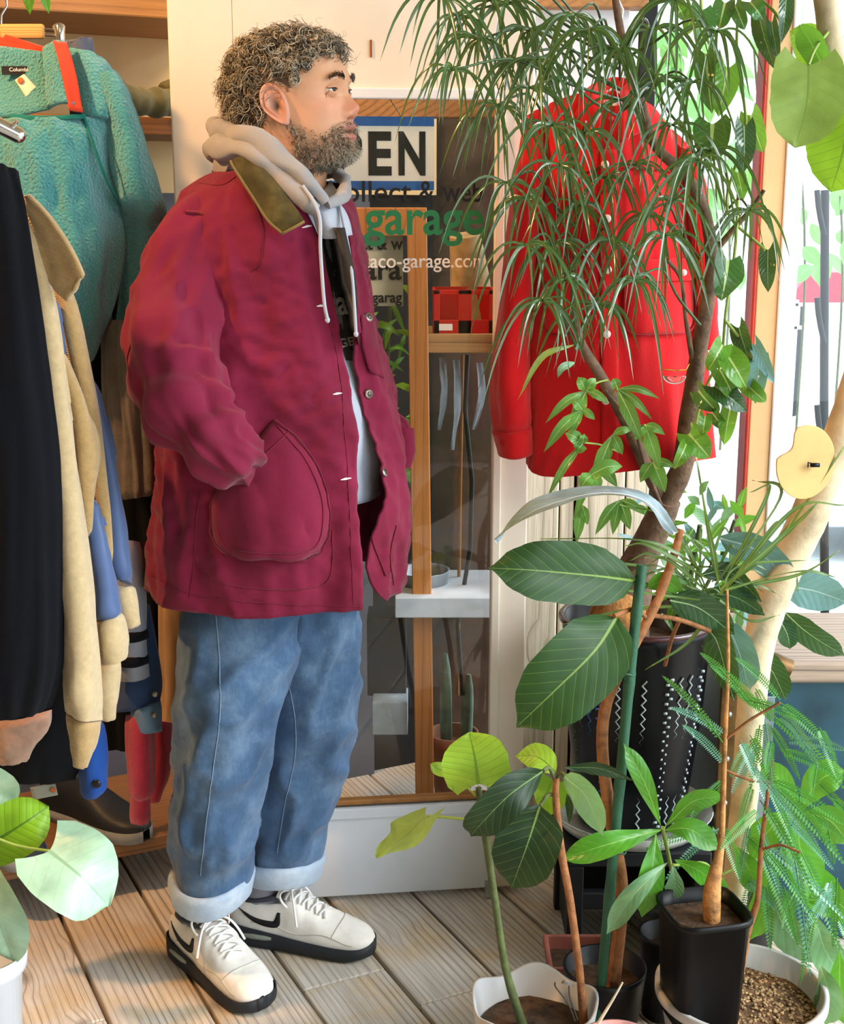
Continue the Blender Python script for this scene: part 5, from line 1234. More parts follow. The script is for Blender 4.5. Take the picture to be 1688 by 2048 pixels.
# --- hanging heart-leaved vine by the window post
ff = plant('heart_leaf_vine', P(1460, -30, 2.30), 'hanging vine with glossy heart-shaped leaves at the window', 'vine')
for pts in ([(1478, -30, 2.32), (1474, 120, 2.30), (1492, 240, 2.29), (1478, 360, 2.30), (1470, 500, 2.30), (1452, 620, 2.31), (1445, 700, 2.32), (1430, 780, 2.33)], [(1400, -30, 2.3), (1408, 60, 2.28), (1440, 130, 2.28), (1450, 200, 2.3)],
            [(1500, -20, 2.3), (1545, 20, 2.27), (1560, 40, 2.26)], [(1480, 300, 2.30), (1455, 420, 2.32), (1530, 500, 2.28)], [(1450, 640, 2.31), (1490, 690, 2.30), (1515, 720, 2.3)], [(1440, 720, 2.32), (1405, 790, 2.33), (1385, 880, 2.33)]):
    stem(ff, W_pet, pts, 3.2, 'vine_stem', 8, 30)
for i, (bx, by, tx, ty, wd, mt) in enumerate(((1402, 20, 1402, 96, 29, 0), (1450, 6, 1438, 58, 22, 0), (1500, 4, 1526, 38, 20, 0), (1520, 40, 1551, 140, 20, 2), (1543, 45, 1556, 125, 12, 2), (1572, -10, 1562, 88, 17, 2), (1412, 108, 1424, 228, 25, 0), (1455, 136, 1436, 234, 27, 1), (1432, 120, 1440, 215, 18, 2),
     (1425, 248, 1422, 324, 38, 0), (1488, 252, 1486, 348, 23, 2), (1502, 230, 1526, 306, 24, 1), (1475, 345, 1487, 400, 15, 1), (1455, 520, 1442, 602, 35, 0), (1536, 500, 1536, 585, 18, 2), (1445, 690, 1415, 742, 22, 1), (1478, 655, 1502, 728, 20, 2), (1510, 690, 1549, 768, 14, 3), (1455, 712, 1492, 775, 30, 1),
     (1520, 722, 1510, 808, 22, 3), (1430, 772, 1494, 824, 24, 2), (1398, 782, 1438, 826, 22, 0), (1492, 768, 1532, 804, 18, 1), (1410, 832, 1404, 872, 15, 1), (1425, 826, 1454, 860, 14, 0), (1378, 868, 1420, 916, 27, 1), (1372, 888, 1348, 938, 17, 1), (1460, 820, 1448, 890, 18, 1), (1440, 740, 1470, 800, 22, 1), (1390, 20, 1372, 70, 18, 1), (1470, 10, 1490, 60, 16, 0), (1350, 2, 1370, 40, 16, 1))):
    Y = 2.24 + 0.06 * ((i * 0.618) % 1); m = (L_phil, L_phil2, L_darkg, L_blue)[mt]
    leaf(ff, m, [(bx, by, Y + .02), ((bx + tx) / 2, (by + ty) / 2, Y), (tx, ty, Y + .02)], wd, 'heart', ((i * 37) % 60) - 30, 0.08, nu=16, nv=9, seed=i, fold=0.3)

# --- pale-barked tree on the right
tb = P(1468, 1800, 2.20)
fg = plant('pale_barked_tree', Vector((tb.x, 2.20, 0.2)), 'pale-barked tree leaning out of the right edge')
tr = stem(fg, W_white, [(1464, 1830, 2.20), (1478, 1700, 2.20), (1492, 1560, 2.20), (1502, 1420, 2.20), (1522, 1270, 2.19), (1562, 1150, 2.18), (1615, 1040, 2.17), (1660, 930, 2.16), (1705, 800, 2.15), (1745, 640, 2.15), (1750, 480, 2.15), (1712, 320, 2.15), (1672, 150, 2.15), (1648, -40, 2.15)], [26, 26, 27, 28, 32, 36, 38, 36, 33, 30, 28, 26, 24, 25], 'trunk', 18, 80)
for pts, wd, mt, ro in (([(1617, 130, 2.08), (1612, 210, 2.06), (1590, 296, 2.07)], 74, L_olive, -8), ([(1700, 190, 2.12), (1690, 290, 2.11), (1662, 384, 2.12)], 78, L_lime, 12), ([(1660, 130, 2.18), (1620, 90, 2.2), (1580, 62, 2.2)], 40, L_lime, 20), ([(1640, 120, 2.13), (1620, 80, 2.12), (1598, 50, 2.12)], 30, L_mid, -30)):
    leaf(fg, mt, pts, wd, 'round', ro, 0.05, nu=22, nv=15, wave=0.02, seed=wd, edge=.03)
stem(fg, W_pet, [(1660, 60, 2.14), (1632, 95, 2.1), (1617, 130, 2.08)], 3, 'petiole', 8, 10)
pot('hidden_planter', Vector((tb.x + 0.02, 2.22, 0.001)), [(0, 0), (0.05, 0), (0.06, 0.2), (0.063, 0.21), (0.057, 0.21), (0.055, 0.17), (0, 0.17)], MB_dark, 'dark planter at the foot of the pale-barked tree', 'pot', 32, (0.055, 0.175))
# notched tan disc held on the trunk
dc = P(1612, 925, 2.10); mb = MB(); prof = []
R0 = 75 * mpp(dc)
for k in range(48):
    t = 2 * math.pi * k / 48; d = math.degrees(t) % 360; r = R0
    if 118 < d < 168: r = R0 * (1 - 0.36 * math.sin((d - 118) / 50 * math.pi) ** 0.6)
    prof.append(dc + Vector((r * math.cos(t) * 0.85, r * math.cos(t) * 0.25, r * math.sin(t))))
mb.prism(prof, (0, 1, 0), 0.006); e = mb.obj('notched_disc', m_plain('tan_card', 'c4a468', 0.8, 0.08, 9, 0.15), None, False, 0.001, label='tan notched disc fixed to the pale tree trunk', cat='disc')
h = P(1630, 930, 2.095); MB().box(h, (0.014, 0.006, 0.006)).tube([h + Vector((-0.007, 0, 0.003)), h + Vector((-0.012, -0.004, 0.005)), h + Vector((-0.012, -0.004, -0.003))], 0.0012, 6).obj('clip', m_plain('dark_clip', '1d1f22', 0.4, metal=0.6), e)

# --- big grey pot with gravel, black nursery pot inside it, feathery tree in that
bp = P(1482, 1972, 1.97); zr = bp.z; R1 = 170 * mpp(bp)
M_gp2 = m_plain('grey_plastic_pot', 'b9b6b0', 0.5, 0.05, 8, 0.06); M_grav = m_plain('gravel_soil', '7a5a3c', 0.95, 0.45, 90, 0.9, bscale=220, bdist=0.006)
bc = Vector((bp.x, 1.97, 0.001))
pot('grey_round_pot', bc, [(0, 0), (R1 * .72, 0), (R1 * .94, zr * .9), (R1 * 1.0, zr * .92), (R1, zr), (R1 * .94, zr), (R1 * .86, zr * .7), (0, zr * .7)], M_gp2, 'large grey round pot with gravel at bottom right', 'pot', 60, (R1 * .9, zr * .80), M_grav)
random.seed(5); gv = MB()
for i in range(900):
    t = random.random() * 6.283; r = R1 * .86 * math.sqrt(random.random()); s = random.uniform(.0018, .0042)
    gv.ell(bc + Vector((r * math.cos(t), r * math.sin(t), zr * .805)), (s, s * random.uniform(.7, 1), s * .7), 6, 4)
gv.obj('gravel', m_plain('gravel_stone', 'a98a60', 0.9, 0.5, 140, 0.4), None, label='tan gravel filling the large grey round pot', cat='gravel', kind='stuff')
nb = P(1402, 1990, 1.93); nz = zr * .815; ntop = P(1408, 1822, 1.93).z; hwT = 80 * mpp(P(1408, 1812, 1.93)); hwB = 66 * mpp(P(1408, 2000, 1.93))
npx = P(1408, 1900, 1.93).x; nrot = math.radians(12)
def sq(r, z, n=28):
    out = []
    for k in range(n):
        t = 2 * math.pi * k / n; c_, s_ = math.cos(t), math.sin(t); m_ = (abs(c_) ** 5 + abs(s_) ** 5) ** (-1 / 5); x, y = r * m_ * c_, r * m_ * s_
        out.append(Vector((npx + x * math.cos(nrot) - y * math.sin(nrot), 1.945 + x * math.sin(nrot) + y * math.cos(nrot), z)))
    return out
npo = empty('nursery_pot', (npx, 1.945, nz), 'black square nursery pot standing in the large grey pot', 'pot')
mb = MB(); mb.grid([sq(hwB, nz), sq(hwB * 1.0, nz + .002), sq(hwT * .96, ntop - .012), sq(hwT * 1.03, ntop - .010), sq(hwT * 1.03, ntop), sq(hwT * .97, ntop), sq(hwT * .9, ntop - .03)], True); mb.fan(sq(hwB, nz), True); mb.obj('body', m_plain('black_plastic', '07080a', 0.4, 0.08, 8, 0.04, spec=0.2), npo)
mb = MB(); mb.fan(sq(hwT * .93, ntop - .024)); mb.obj('soil', M_soil, npo)
fh = plant('feathery_tree', Vector((npx + 0.02, 1.945, ntop - .024)), 'feathery fern-leaved tree growing in the black nursery pot')
stem(fh, m_plain('caudex_bark', 'b07d48', 0.85, 0.3, 50, 0.6), [(1424, 1840, 1.945), (1424, 1785, 1.945), (1432, 1740, 1.95), (1442, 1690, 1.96), (1446, 1600, 1.98), (1450, 1480, 2.0), (1456, 1330, 2.02), (1454, 1180, 2.02)], [17, 18, 13, 7, 6, 5, 4, 3], 'stem', 12, 50)
stem(fh, W_brown, [(1480, 1945, 1.99), (1495, 1860, 2.0), (1515, 1800, 2.0), (1522, 1700, 2.02), (1535, 1590, 2.03), (1545, 1520, 2.04)], [9, 9, 6, 5, 4, 3], 'stem', 10, 30)
def comb(par, p0, p1, hw, sag, n=26, mat=None):
    mb = MB(); mb.uv = {}; A = p1 - p0; L = A.length; pts = [p0 + A * (i / 10) + Vector((0, 0, sag * L * 4 * (i / 10) * (1 - i / 10) * 0.5)) for i in range(11)]
    mb.tube(pts, [0.0012 * (1 - .06 * i) for i in range(11)], 4, False); Ad = A.normalized(); ref = (CAM - p0).normalized(); B = Ad.cross(ref).normalized()
    Nn = B.cross(Ad); tilt = random.uniform(-.5, .5)
    for i in range(n):
        u = 0.08 + 0.92 * i / (n - 1); k = min(int(u * 10), 9); p = pts[k] + (pts[k + 1] - pts[k]) * (u * 10 - k); w_ = hw * (math.sin(math.pi * min(1, u * .85 + .15)) ** .6 + .05)
        for s in (-1, 1):
            tip = p + B * s * w_ + Ad * w_ * 0.45 + Nn * w_ * (0.25 + tilt * s); d = Ad * (L / n * 0.42)
            b = len(mb.v); m_ = p.lerp(tip, .5)
            mb.v += [tuple(p), tuple(m_ - d), tuple(tip), tuple(m_ + d)]; mb.f.append((b, b + 1, b + 2, b + 3))
    return mb.obj('frond', mat or L_fern, par)
random.seed(11)
L_fern2 = m_leaf('leaf_fern_blue', '5f9a80', '5f9a80', 0.25, 1, 0, 0.25, 0, 0)
fr_list = [(1445, 1485, 1325, 1352), (1450, 1470, 1340, 1415), (1500, 1410, 1400, 1305), (1520, 1420, 1420, 1330), (1450, 1530, 1365, 1450), (1560, 1400, 1470, 1315), (1560, 1405, 1670, 1510), (1565, 1420, 1640, 1540), (1545, 1430, 1690, 1580), (1540, 1450, 1600, 1560),
           (1530, 1440, 1545, 1570), (1520, 1450, 1500, 1580), (1500, 1470, 1560, 1600), (1480, 1480, 1530, 1600), (1540, 1560, 1690, 1650), (1545, 1570, 1690, 1730), (1550, 1570, 1640, 1700), (1540, 1580, 1600, 1720), (1520, 1620, 1440, 1700), (1515, 1640, 1560, 1790), (1520, 1600, 1630, 1800), (1440, 1660, 1290, 1700), (1440, 1655, 1330, 1760), (1445, 1650, 1480, 1760),
           (1560, 1500, 1690, 1560), (1570, 1480, 1690, 1500), (1530, 1700, 1640, 1860), (1525, 1710, 1590, 1880), (1530, 1690, 1690, 1840), (1530, 1730, 1540, 1900), (1450, 1560, 1380, 1640), (1560, 1430, 1610, 1480), (1580, 1600, 1690, 1680), (1600, 1700, 1680, 1900), (1590, 1720, 1620, 1950), (1470, 1380, 1560, 1450), (1490, 1400, 1600, 1440)]
for _ in range(30):
    x_ = random.uniform(1480, 1680); y_ = random.uniform(1370, 1850); fr_list.append((x_, y_, x_ + random.uniform(-60, 110), y_ + random.uniform(60, 150)))
for i, (x0, y0, x1, y1) in enumerate(fr_list):
    Y = 1.93 + 0.14 * ((i * .618) % 1); comb(fh, P(x0, y0, Y + .05), P(x1, y1, Y), random.uniform(9, 14) * mpp(P(x0, y0, Y)), 0.10, 26, L_fern2 if i % 3 == 1 else L_fern)
for pts in ([(1450, 1480, 2.0), (1500, 1440, 1.99), (1560, 1405, 1.98)], [(1450, 1540, 2.0), (1500, 1560, 2.0), (1545, 1565, 2.0)], [(1522, 1700, 2.02), (1560, 1690, 2.0), (1600, 1705, 1.98)]): stem(fh, W_brown, pts, 3, 'twig', 6, 10)

# --- money-tree with palmate bright leaves at the lower right
fi = plant('palmate_plant', Vector((P(1345, 1900, 2.1).x, 2.12, 0.16)), 'bright green palmate-leaved plant behind the nursery pot')
pot('green_planter', Vector((0.43, 2.18, 0.001)), [(0, 0), (0.035, 0), (0.043, 0.15), (0.045, 0.16), (0.041, 0.16), (0.038, 0.12), (0, 0.12)], MB_dark, 'dark planter under the palmate leaves', 'pot', 32, (0.039, 0.125))
stem(fi, W_pet, [(1360, 1900, 2.2), (1350, 1780, 2.12), (1325, 1655, 2.03)], 4); stem(fi, W_pet, [(1370, 1900, 2.2), (1420, 1740, 2.12), (1345, 1730, 2.0)], 3)
stem(fi, W_pet, [(1420, 1760, 2.1), (1560, 1690, 2.12), (1600, 1620, 2.12)], 3)
for i, (pts, wd, mt, ro) in enumerate((([(1322, 1660, 2.03), (1220, 1690, 1.99), (1118, 1720, 1.99)], 28, L_mid, 15), ([(1312, 1668, 2.02), (1300, 1750, 2.0), (1283, 1834, 2.0)], 30, L_mid, -20), ([(1322, 1652, 2.03), (1285, 1560, 2.01), (1247, 1486, 2.01)], 20, L_mid, 10), ([(1328, 1655, 2.04), (1385, 1600, 2.02), (1450, 1592, 2.02)], 24, L_mid, 30),
        ([(1335, 1725, 2.0), (1270, 1790, 1.97), (1214, 1868, 1.97)], 23, L_sage, 12), ([(1330, 1660, 2.03), (1380, 1660, 2.02), (1440, 1700, 2.02)], 26, L_mid, -10), ([(1345, 1730, 2.0), (1350, 1770, 2.0), (1340, 1795, 2.0)], 20, L_sage, 0), ([(1350, 1720, 2.02), (1400, 1740, 2.02), (1460, 1790, 2.04)], 22, L_mid, 20),
        ([(1600, 1620, 2.12), (1640, 1560, 2.11), (1690, 1540, 2.11)], 34, L_mid, 0), ([(1600, 1625, 2.12), (1660, 1640, 2.11), (1700, 1690, 2.11)], 34, L_mid, 10), ([(1598, 1630, 2.12), (1600, 1700, 2.11), (1640, 1780, 2.11)], 36, L_mid, -10), ([(1595, 1625, 2.12), (1540, 1660, 2.11), (1500, 1720, 2.11)], 32, L_mid, 10), ([(1600, 1615, 2.12), (1560, 1560, 2.11), (1520, 1530, 2.11)], 26, L_mid, 0),
        ([(1560, 1700, 2.15), (1620, 1760, 2.13), (1690, 1840, 2.13)], 40, L_mid, 0), ([(1540, 1760, 2.15), (1570, 1850, 2.1), (1640, 1930, 2.1)], 36, L_sage, 20), ([(1520, 1720, 2.15), (1530, 1800, 2.13), (1500, 1880, 2.13)], 28, L_mid, 0), ([(1470, 1690, 2.12), (1500, 1740, 2.1), (1520, 1790, 2.1)], 28, L_mid, 15),
        ([(1630, 1830, 2.1), (1650, 1900, 2.05), (1690, 1960, 2.05)], 34, L_sage, 0), ([(1610, 1800, 2.12), (1670, 1800, 2.1), (1720, 1850, 2.1)], 34, L_mid, 20), ([(1640, 1930, 2.0), (1660, 1990, 1.96), (1650, 2050, 1.96)], 30, L_sage, 15), ([(1680, 1900, 2.0), (1680, 1980, 1.98), (1690, 2050, 1.98)], 30, L_mid, 0))):
    leaf(fi, mt, pts, wd, 'obovate', ro, 0.08, nu=16, nv=9, seed=i)

# --- grass-like blades arching through the middle right
fj = plant('grassy_plant', P(1400, 1250, 2.2), 'wispy grass-bladed plant arching over the black pot')
random.seed(31)
gl = [[(1440, 1180), (1420, 1060), (1392, 915)], [(1440, 1180), (1560, 1080), (1690, 890)], [(1440, 1180), (1580, 1060), (1640, 1000)], [(1420, 1190), (1340, 1040), (1240, 1010)], [(1410, 1140), (1290, 1080), (1080, 1078)], [(1420, 1160), (1300, 1090), (1250, 1092)],
      [(1400, 1190), (1260, 1130), (1005, 1150)], [(1400, 1200), (1240, 1180), (1045, 1165)], [(1390, 1210), (1250, 1220), (1120, 1250)], [(1390, 1205), (1260, 1160), (1170, 1170)], [(1450, 1180), (1600, 1140), (1688, 1160)], [(1460, 1175), (1600, 1150), (1680, 1100)], [(1450, 1180), (1540, 1060), (1560, 1040)], [(1460, 1170), (1590, 1020), (1690, 1010)],
      [(1430, 1170), (1490, 1090), (1520, 1075)], [(1440, 1200), (1500, 1240), (1560, 1230)], [(1430, 1200), (1380, 1280), (1290, 1340)], [(1440, 1190), (1480, 1130), (1640, 1120)], [(1410, 1180), (1340, 1120), (1290, 1115)], [(1450, 1160), (1560, 990), (1505, 960)], [(1450, 1160), (1540, 980), (1500, 985)]]
for i, pp in enumerate(gl):
    Y = 2.05 + 0.1 * ((i * .618) % 1); leaf(fj, L_grass, [(x, y, Y) for x, y in pp], random.uniform(2.5, 4.0) if i > 2 else 5.0, 'blade', random.uniform(-30, 30), 0.03, nu=16, nv=3)
for i in range(26):
    a = random.uniform(-0.3, 3.4); ln = random.uniform(60, 190); x0, y0 = random.uniform(1380, 1450), random.uniform(1120, 1200)
    leaf(fj, L_grass, [(x0, y0, 2.14), (x0 + ln * .6 * math.cos(a), y0 - ln * .55 * math.sin(a), 2.13), (x0 + ln * math.cos(a), y0 - ln * .6 * math.sin(a) + 20, 2.13)], random.uniform(1.8, 3), 'blade', 0, 0.02, nu=14, nv=3)
stem(fj, W_brown, [(1455, 1185, 2.15), (1390, 1200, 2.16), (1350, 1260, 2.2), (1330, 1330, 2.3)], 4, 'stem', 8, 16)

# --- loose shrub of small leaves standing at the window
fk = plant('window_shrub', P(1390, 1260, 2.62), 'small-leaved shrub standing low against the bright window', 'shrub')
random.seed(41)
stem(fk, W_green, [(1390, 1300, 2.62), (1380, 1180, 2.62), (1400, 1050, 2.6)], 5, 'stem', 8, 12); stem(fk, W_green, [(1385, 1220, 2.62), (1440, 1120, 2.62), (1470, 1040, 2.6)], 4, 'stem', 8, 12); stem(fk, W_green, [(1385, 1220, 2.62), (1340, 1120, 2.62), (1310, 1060, 2.6)], 4, 'stem', 8, 12)
for i in range(90):
    x = random.uniform(1285, 1500); y = random.uniform(985, 1230); a = random.uniform(0, 6.28); ln = random.uniform(30, 75); Y = random.uniform(2.52, 2.68)
    leaf(fk, random.choice((L_mid, L_sage, L_blue, L_phil2)), [(x, y, Y), (x + ln * .5 * math.cos(a), y + ln * .5 * math.sin(a), Y), (x + ln * math.cos(a), y + ln * math.sin(a) + 8, Y - .01)], random.uniform(6, 12), 'lance', random.uniform(-40, 40), nu=9, nv=5)
# --- leaf tips poking in at the top left
ft = plant('hanging_plant', P(70, -40, 2.2), 'two green leaf tips poking in at the top left corner')
leaf(ft, L_mid, [(55, -40, 2.2), (58, -5, 2.2), (60, 30, 2.2)], 13, 'ovate', 20); leaf(ft, L_mid, [(80, -40, 2.2), (90, 0, 2.2), (98, 28, 2.2)], 10, 'ovate', -10); stem(ft, W_pet, [(50, -70, 2.2), (65, -60, 2.2), (80, -40, 2.2)], 2, 'stem', 6, 8)
# ================================================================== pots, chest and stool on the right
bp2 = P(1268, 1400, 2.45)
zt2 = P(1268, 1232, 2.45).z; zb2 = P(1268, 1632, 2.45).z
M_stud = m_plain('black_glaze', '07080c', 0.3, 0.1, 8, 0.05, spec=0.2)
Rp = 148 * mpp(P(1268, 1250, 2.45)); pc = Vector((bp2.x, 2.45, zb2))
hh = zt2 - zb2
bpot = pot('black_studded_pot', pc, [(0, 0), (Rp * .66, 0), (Rp * .74, .01), (Rp * .92, hh * .55), (Rp * .98, hh * .88), (Rp * 1.0, hh * .95), (Rp * 1.03, hh), (Rp * .96, hh), (Rp * .9, hh * .85), (0, hh * .85)], M_stud, 'tall black glazed pot with rows of raised white dashes', 'pot', 56, (Rp * .92, hh * .86))
MB().tube([pc + Vector((Rp * 1.015 * math.cos(t), Rp * 1.015 * math.sin(t), hh - .002)) for t in [i * 6.2832 / 48 for i in range(49)]], 0.006, 8, False).obj('rim', m_plain('rim_maroon', '3a1016', 0.25, spec=0.6), bpot)
M_dashb = m_plain('dash_blue', '3d5f9a', 0.4); M_dashw = m_plain('dash_white', '9aa7a8', 0.4); M_dashg = m_plain('dash_green', '2f6a42', 0.4)
for k, ang in enumerate((-172, -160, -148, -138, -128, -112, -92, -72, -62, -52, -38)):
    a = math.radians(ang); mb = MB(); pts = []
    mat = (M_dashb, M_dashg, M_dashw, M_dashb, M_dashb, M_dashw, M_dashw, M_dashw, M_dashw, M_dashw, M_dashw)[k]
    for i in range(34):
        u = 0.04 + 0.76 * i / 33; r = Rp * (0.74 + 0.24 * sstep(0, 1, u * 1.05)) + 0.003; z = hh * u
        aa = a + 0.03 * (1 if i % 2 else -1); pts.append(pc + Vector((r * math.cos(aa), r * math.sin(aa), z)))
    if k % 3 == 1:
        for p in pts: mb.box(p, (0.007, 0.004, 0.004))
    else: mb.tube(pts, 0.0018, 5)
    mb.obj('raised_trim', mat, bpot)
# saucer tray under it and the dark stool that carries it
stc = Vector((pc.x, 2.45, zb2 - 0.004))
pot('enamel_tray', Vector((pc.x, 2.45, zb2 - 0.006)), [(0, 0), (Rp * .95, 0), (Rp * 1.12, .03), (Rp * 1.14, .03), (Rp * .98, -.002), (0, -.004)], m_plain('enamel_pale', 'b8bcb4', 0.35, 0.25, 18), 'pale enamel tray under the black studded pot', 'tray')
stl = empty('low_stool', (pc.x, 2.45, 0), 'low dark stool carrying the black studded pot', 'stool')
M_dwood = m_plain('stool_dark', '111316', 0.6, 0.15, 12)
MB().box((pc.x, 2.45, zb2 - 0.028), (0.27, 0.26, 0.03)).obj('seat', M_dwood, stl, False, 0.004)
for sx in (-1, 1):
    for sy in (-1, 1): MB().box((pc.x + sx * .118, 2.45 + sy * .112, (zb2 - .043) / 2), (.03, .03, zb2 - .043)).obj('leg', M_dwood, stl, False, 0.003)
MB().box((pc.x, 2.335, zb2 * .55), (0.22, .02, .035)).obj('stretcher', M_dwood, stl, False, 0.003)
MB().box((pc.x, 2.56, zb2 * .45), (0.21, .012, zb2 * .8)).obj('back_panel', M_dwood, stl, False, 0.003)  # back and side panels added to make the space under the seat dark
for sx in (-1, 1): MB().box((pc.x + sx * .118, 2.45, zb2 * .45), (.012, .19, zb2 * .8)).obj('side_panel', M_dwood, stl, False, 0.003)
# teal trunk with worn wooden rim and bronze corners
M_teal = m_plain('teal_metal', '214655', 0.4, 0.25, 9, 0.1, metal=0.2); M_worn = m_wood('worn_rim_wood', 'b09a86', '3d3430', 3, 'X', 0.6, 9, 1.0); M_bronze = m_plain('bronze_strap', '6b4f2e', 0.4, 0.25, 20, 0.2, metal=0.7)
x0 = P(1440, 1500, 2.42).x; x1 = 1.02; zt3 = P(1600, 1296, 2.50).z; ck = empty('steamer_trunk', (x0, 2.45, 0), 'teal metal trunk with worn wooden rim behind the plants', 'trunk')
MB().box(((x0 + x1) / 2, 2.58, zt3 / 2 - .01), (x1 - x0, .30, zt3 - .03)).obj('body', M_teal, ck, False, 0.006)
MB().box(((x0 + x1) / 2, 2.575, zt3 - .02), (x1 - x0 + .02, .33, .042)).obj('rim', M_worn, ck, False, 0.006)
MB().box((x0 + .015, 2.42, zt3 / 2), (.04, .012, zt3 - .05)).obj('strap', M_bronze, ck, False, 0.003)
MB().box((x0 + .075, 2.425, zt3 / 2 - .02), (.05, .008, zt3 - .10)).obj('strap', m_plain('steel_strap', '7f8c96', 0.4, 0.2, 16, metal=0.7), ck, False, 0.002)
rc = MB(); rc.tube([Vector((x0 + .02, 2.412, zt3 - .03)), Vector((x0 + .06, 2.412, zt3 + .01)), Vector((x0 + .12, 2.41, zt3 - .012))], [.022, .026, .02], 14); rc.obj('corner_cap', M_bronze, ck)
for i in range(5): MB().ell((x0 + .012, 2.412, .12 + i * .09), (.006, .004, .006), 10, 6).obj('rivet', m_plain('rivet_pale', '8f9a9c', 0.3, metal=0.8), ck)
# terracotta dish and pink pot edges at the bottom
ter = P(1205, 1925, 2.24); M_ter = m_plain('terracotta_red', '9a5a4c', 0.7, 0.15, 18)
mb = MB(); zq = 0.09
te = empty('terracotta_planter', (ter.x, 2.28, 0), 'square reddish planter on the floor behind the grey wavy pot', 'planter')
def sqr(cx, cy, r, z): return [Vector((cx + r * a, cy + r * b, z)) for a, b in ((-1, -1), (1, -1), (1, 1), (-1, 1))]
cx, cy = 0.285, 2.228
mb.grid([sqr(cx, cy, .045, 0.001), sqr(cx, cy, .056, .075), sqr(cx, cy, .06, .076), sqr(cx, cy, .06, .095), sqr(cx, cy, .052, .095), sqr(cx, cy, .048, .06)], True); mb.fan(sqr(cx, cy, .045, .001), True); mb.obj('body', M_ter, te, False, 0.004)
mb = MB(); mb.fan(sqr(cx, cy, .05, .07)); mb.obj('soil', M_soil, te)
pk_c = P(1240, 2060, 1.90); pk_c.z = 0.001
pot('pink_pot', Vector((P(1240, 2050, 1.82).x, 1.83, 0.001)), [(0, 0), (.04, 0), (.058, P(1240, 2085, 1.83).z - .004), (.06, P(1240, 2085, 1.83).z), (.055, P(1240, 2085, 1.83).z), (.05, .10), (0, .10)], m_plain('pink_clay', 'c08c86', 0.6), 'pink pot peeking in at the bottom edge')
W_st = m_plain('pale_stick', 'c9c2a8', 0.7); stk = MB(); stk.tube([P(1188, 2060, 1.88), P(1225, 2000, 1.88), P(1245, 1965, 1.88)], [.003, .0022, .0015], 7); stk.obj('plant_label_stick', W_st, None, label='thin pale stick leaning over the grey wavy pot rim', cat='stick')

# ================================================================== red wool shirt jacket on its hanger
M_rwool = m_cloth('red_wool', 'd3161c', 700, 0.07, 0.9, 0.35, 0.25); M_rdark = m_cloth('red_wool_edge', 'a30f16', 700); M_shell = m_plain('shell_button', 'e8cfc8', 0.3, 0.05)
YR = 2.50
rj = empty('red_shirt_jacket', P(1230, 200, YR), 'red wool shirt jacket hanging behind the narrow-leaved tree', 'jacket')
body = [[(1098, 208, 2.50), (1165, 190, 2.47), (1225, 215, 2.455), (1290, 205, 2.47), (1340, 262, 2.50)], [(1072, 300, 2.50), (1150, 290, 2.45), (1220, 300, 2.43), (1300, 300, 2.45), (1385, 340, 2.50)], [(1060, 450, 2.50), (1140, 450, 2.44), (1220, 460, 2.42), (1310, 460, 2.44), (1404, 470, 2.50)],
        [(1058, 650, 2.50), (1140, 650, 2.43), (1218, 660, 2.41), (1310, 650, 2.43), (1412, 650, 2.50)], [(1055, 800, 2.50), (1140, 820, 2.43), (1218, 830, 2.41), (1320, 820, 2.43), (1422, 800, 2.50)], [(1052, 925, 2.50), (1090, 952, 2.45), (1218, 945, 2.41), (1330, 932, 2.43), (1432, 915, 2.50)]]
mb = pillow(body, 0.014, 70, 60, 0.010, (4, 1), 1, 0.4, 1.6); T_r = bvh(mb); mb.obj('body', M_rwool, rj)
slL = [[(1100, 212, 2.52), (1062, 228, 2.50), (1085, 262, 2.48)], [(1050, 300, 2.53), (1062, 310, 2.47), (1090, 340, 2.48)], [(1018, 480, 2.53), (1045, 480, 2.46), (1070, 490, 2.48)], [(998, 650, 2.53), (1025, 650, 2.45), (1060, 660, 2.48)], [(984, 780, 2.52), (1020, 785, 2.45), (1058, 780, 2.48)], [(986, 865, 2.52), (1025, 868, 2.46), (1062, 855, 2.48)]]
s1 = pillow(slL, 0.016, 60, 24, 0.008, (2, 2), 4, 0.5, 1.2); s1.obj('sleeve', M_rwool, rj)
slR = [[(1335, 255, 2.52), (1372, 300, 2.47), (1392, 340, 2.52)], [(1370, 400, 2.52), (1395, 400, 2.46), (1412, 420, 2.52)], [(1388, 560, 2.52), (1410, 560, 2.46), (1425, 570, 2.52)], [(1392, 700, 2.52), (1415, 700, 2.46), (1430, 700, 2.52)]]
pillow(slR, 0.014, 50, 20, 0.006, (2, 2), 6, 0.5, 1.2).obj('sleeve', M_rwool, rj)
cf = pillow([[(984, 858, 2.515), (1025, 864, 2.455), (1063, 850, 2.475)], [(1000, 905, 2.515), (1030, 918, 2.455), (1066, 908, 2.475)]], 0.016, 14, 22, 0.002, (1, 1), 2, 0.5, 1.2); cuf = cf.obj('cuff', M_rwool, rj)
MB().ell(P(1006, 885, 2.452), (.006, .003, .006), 14, 8).obj('button', M_rdark, cuf)
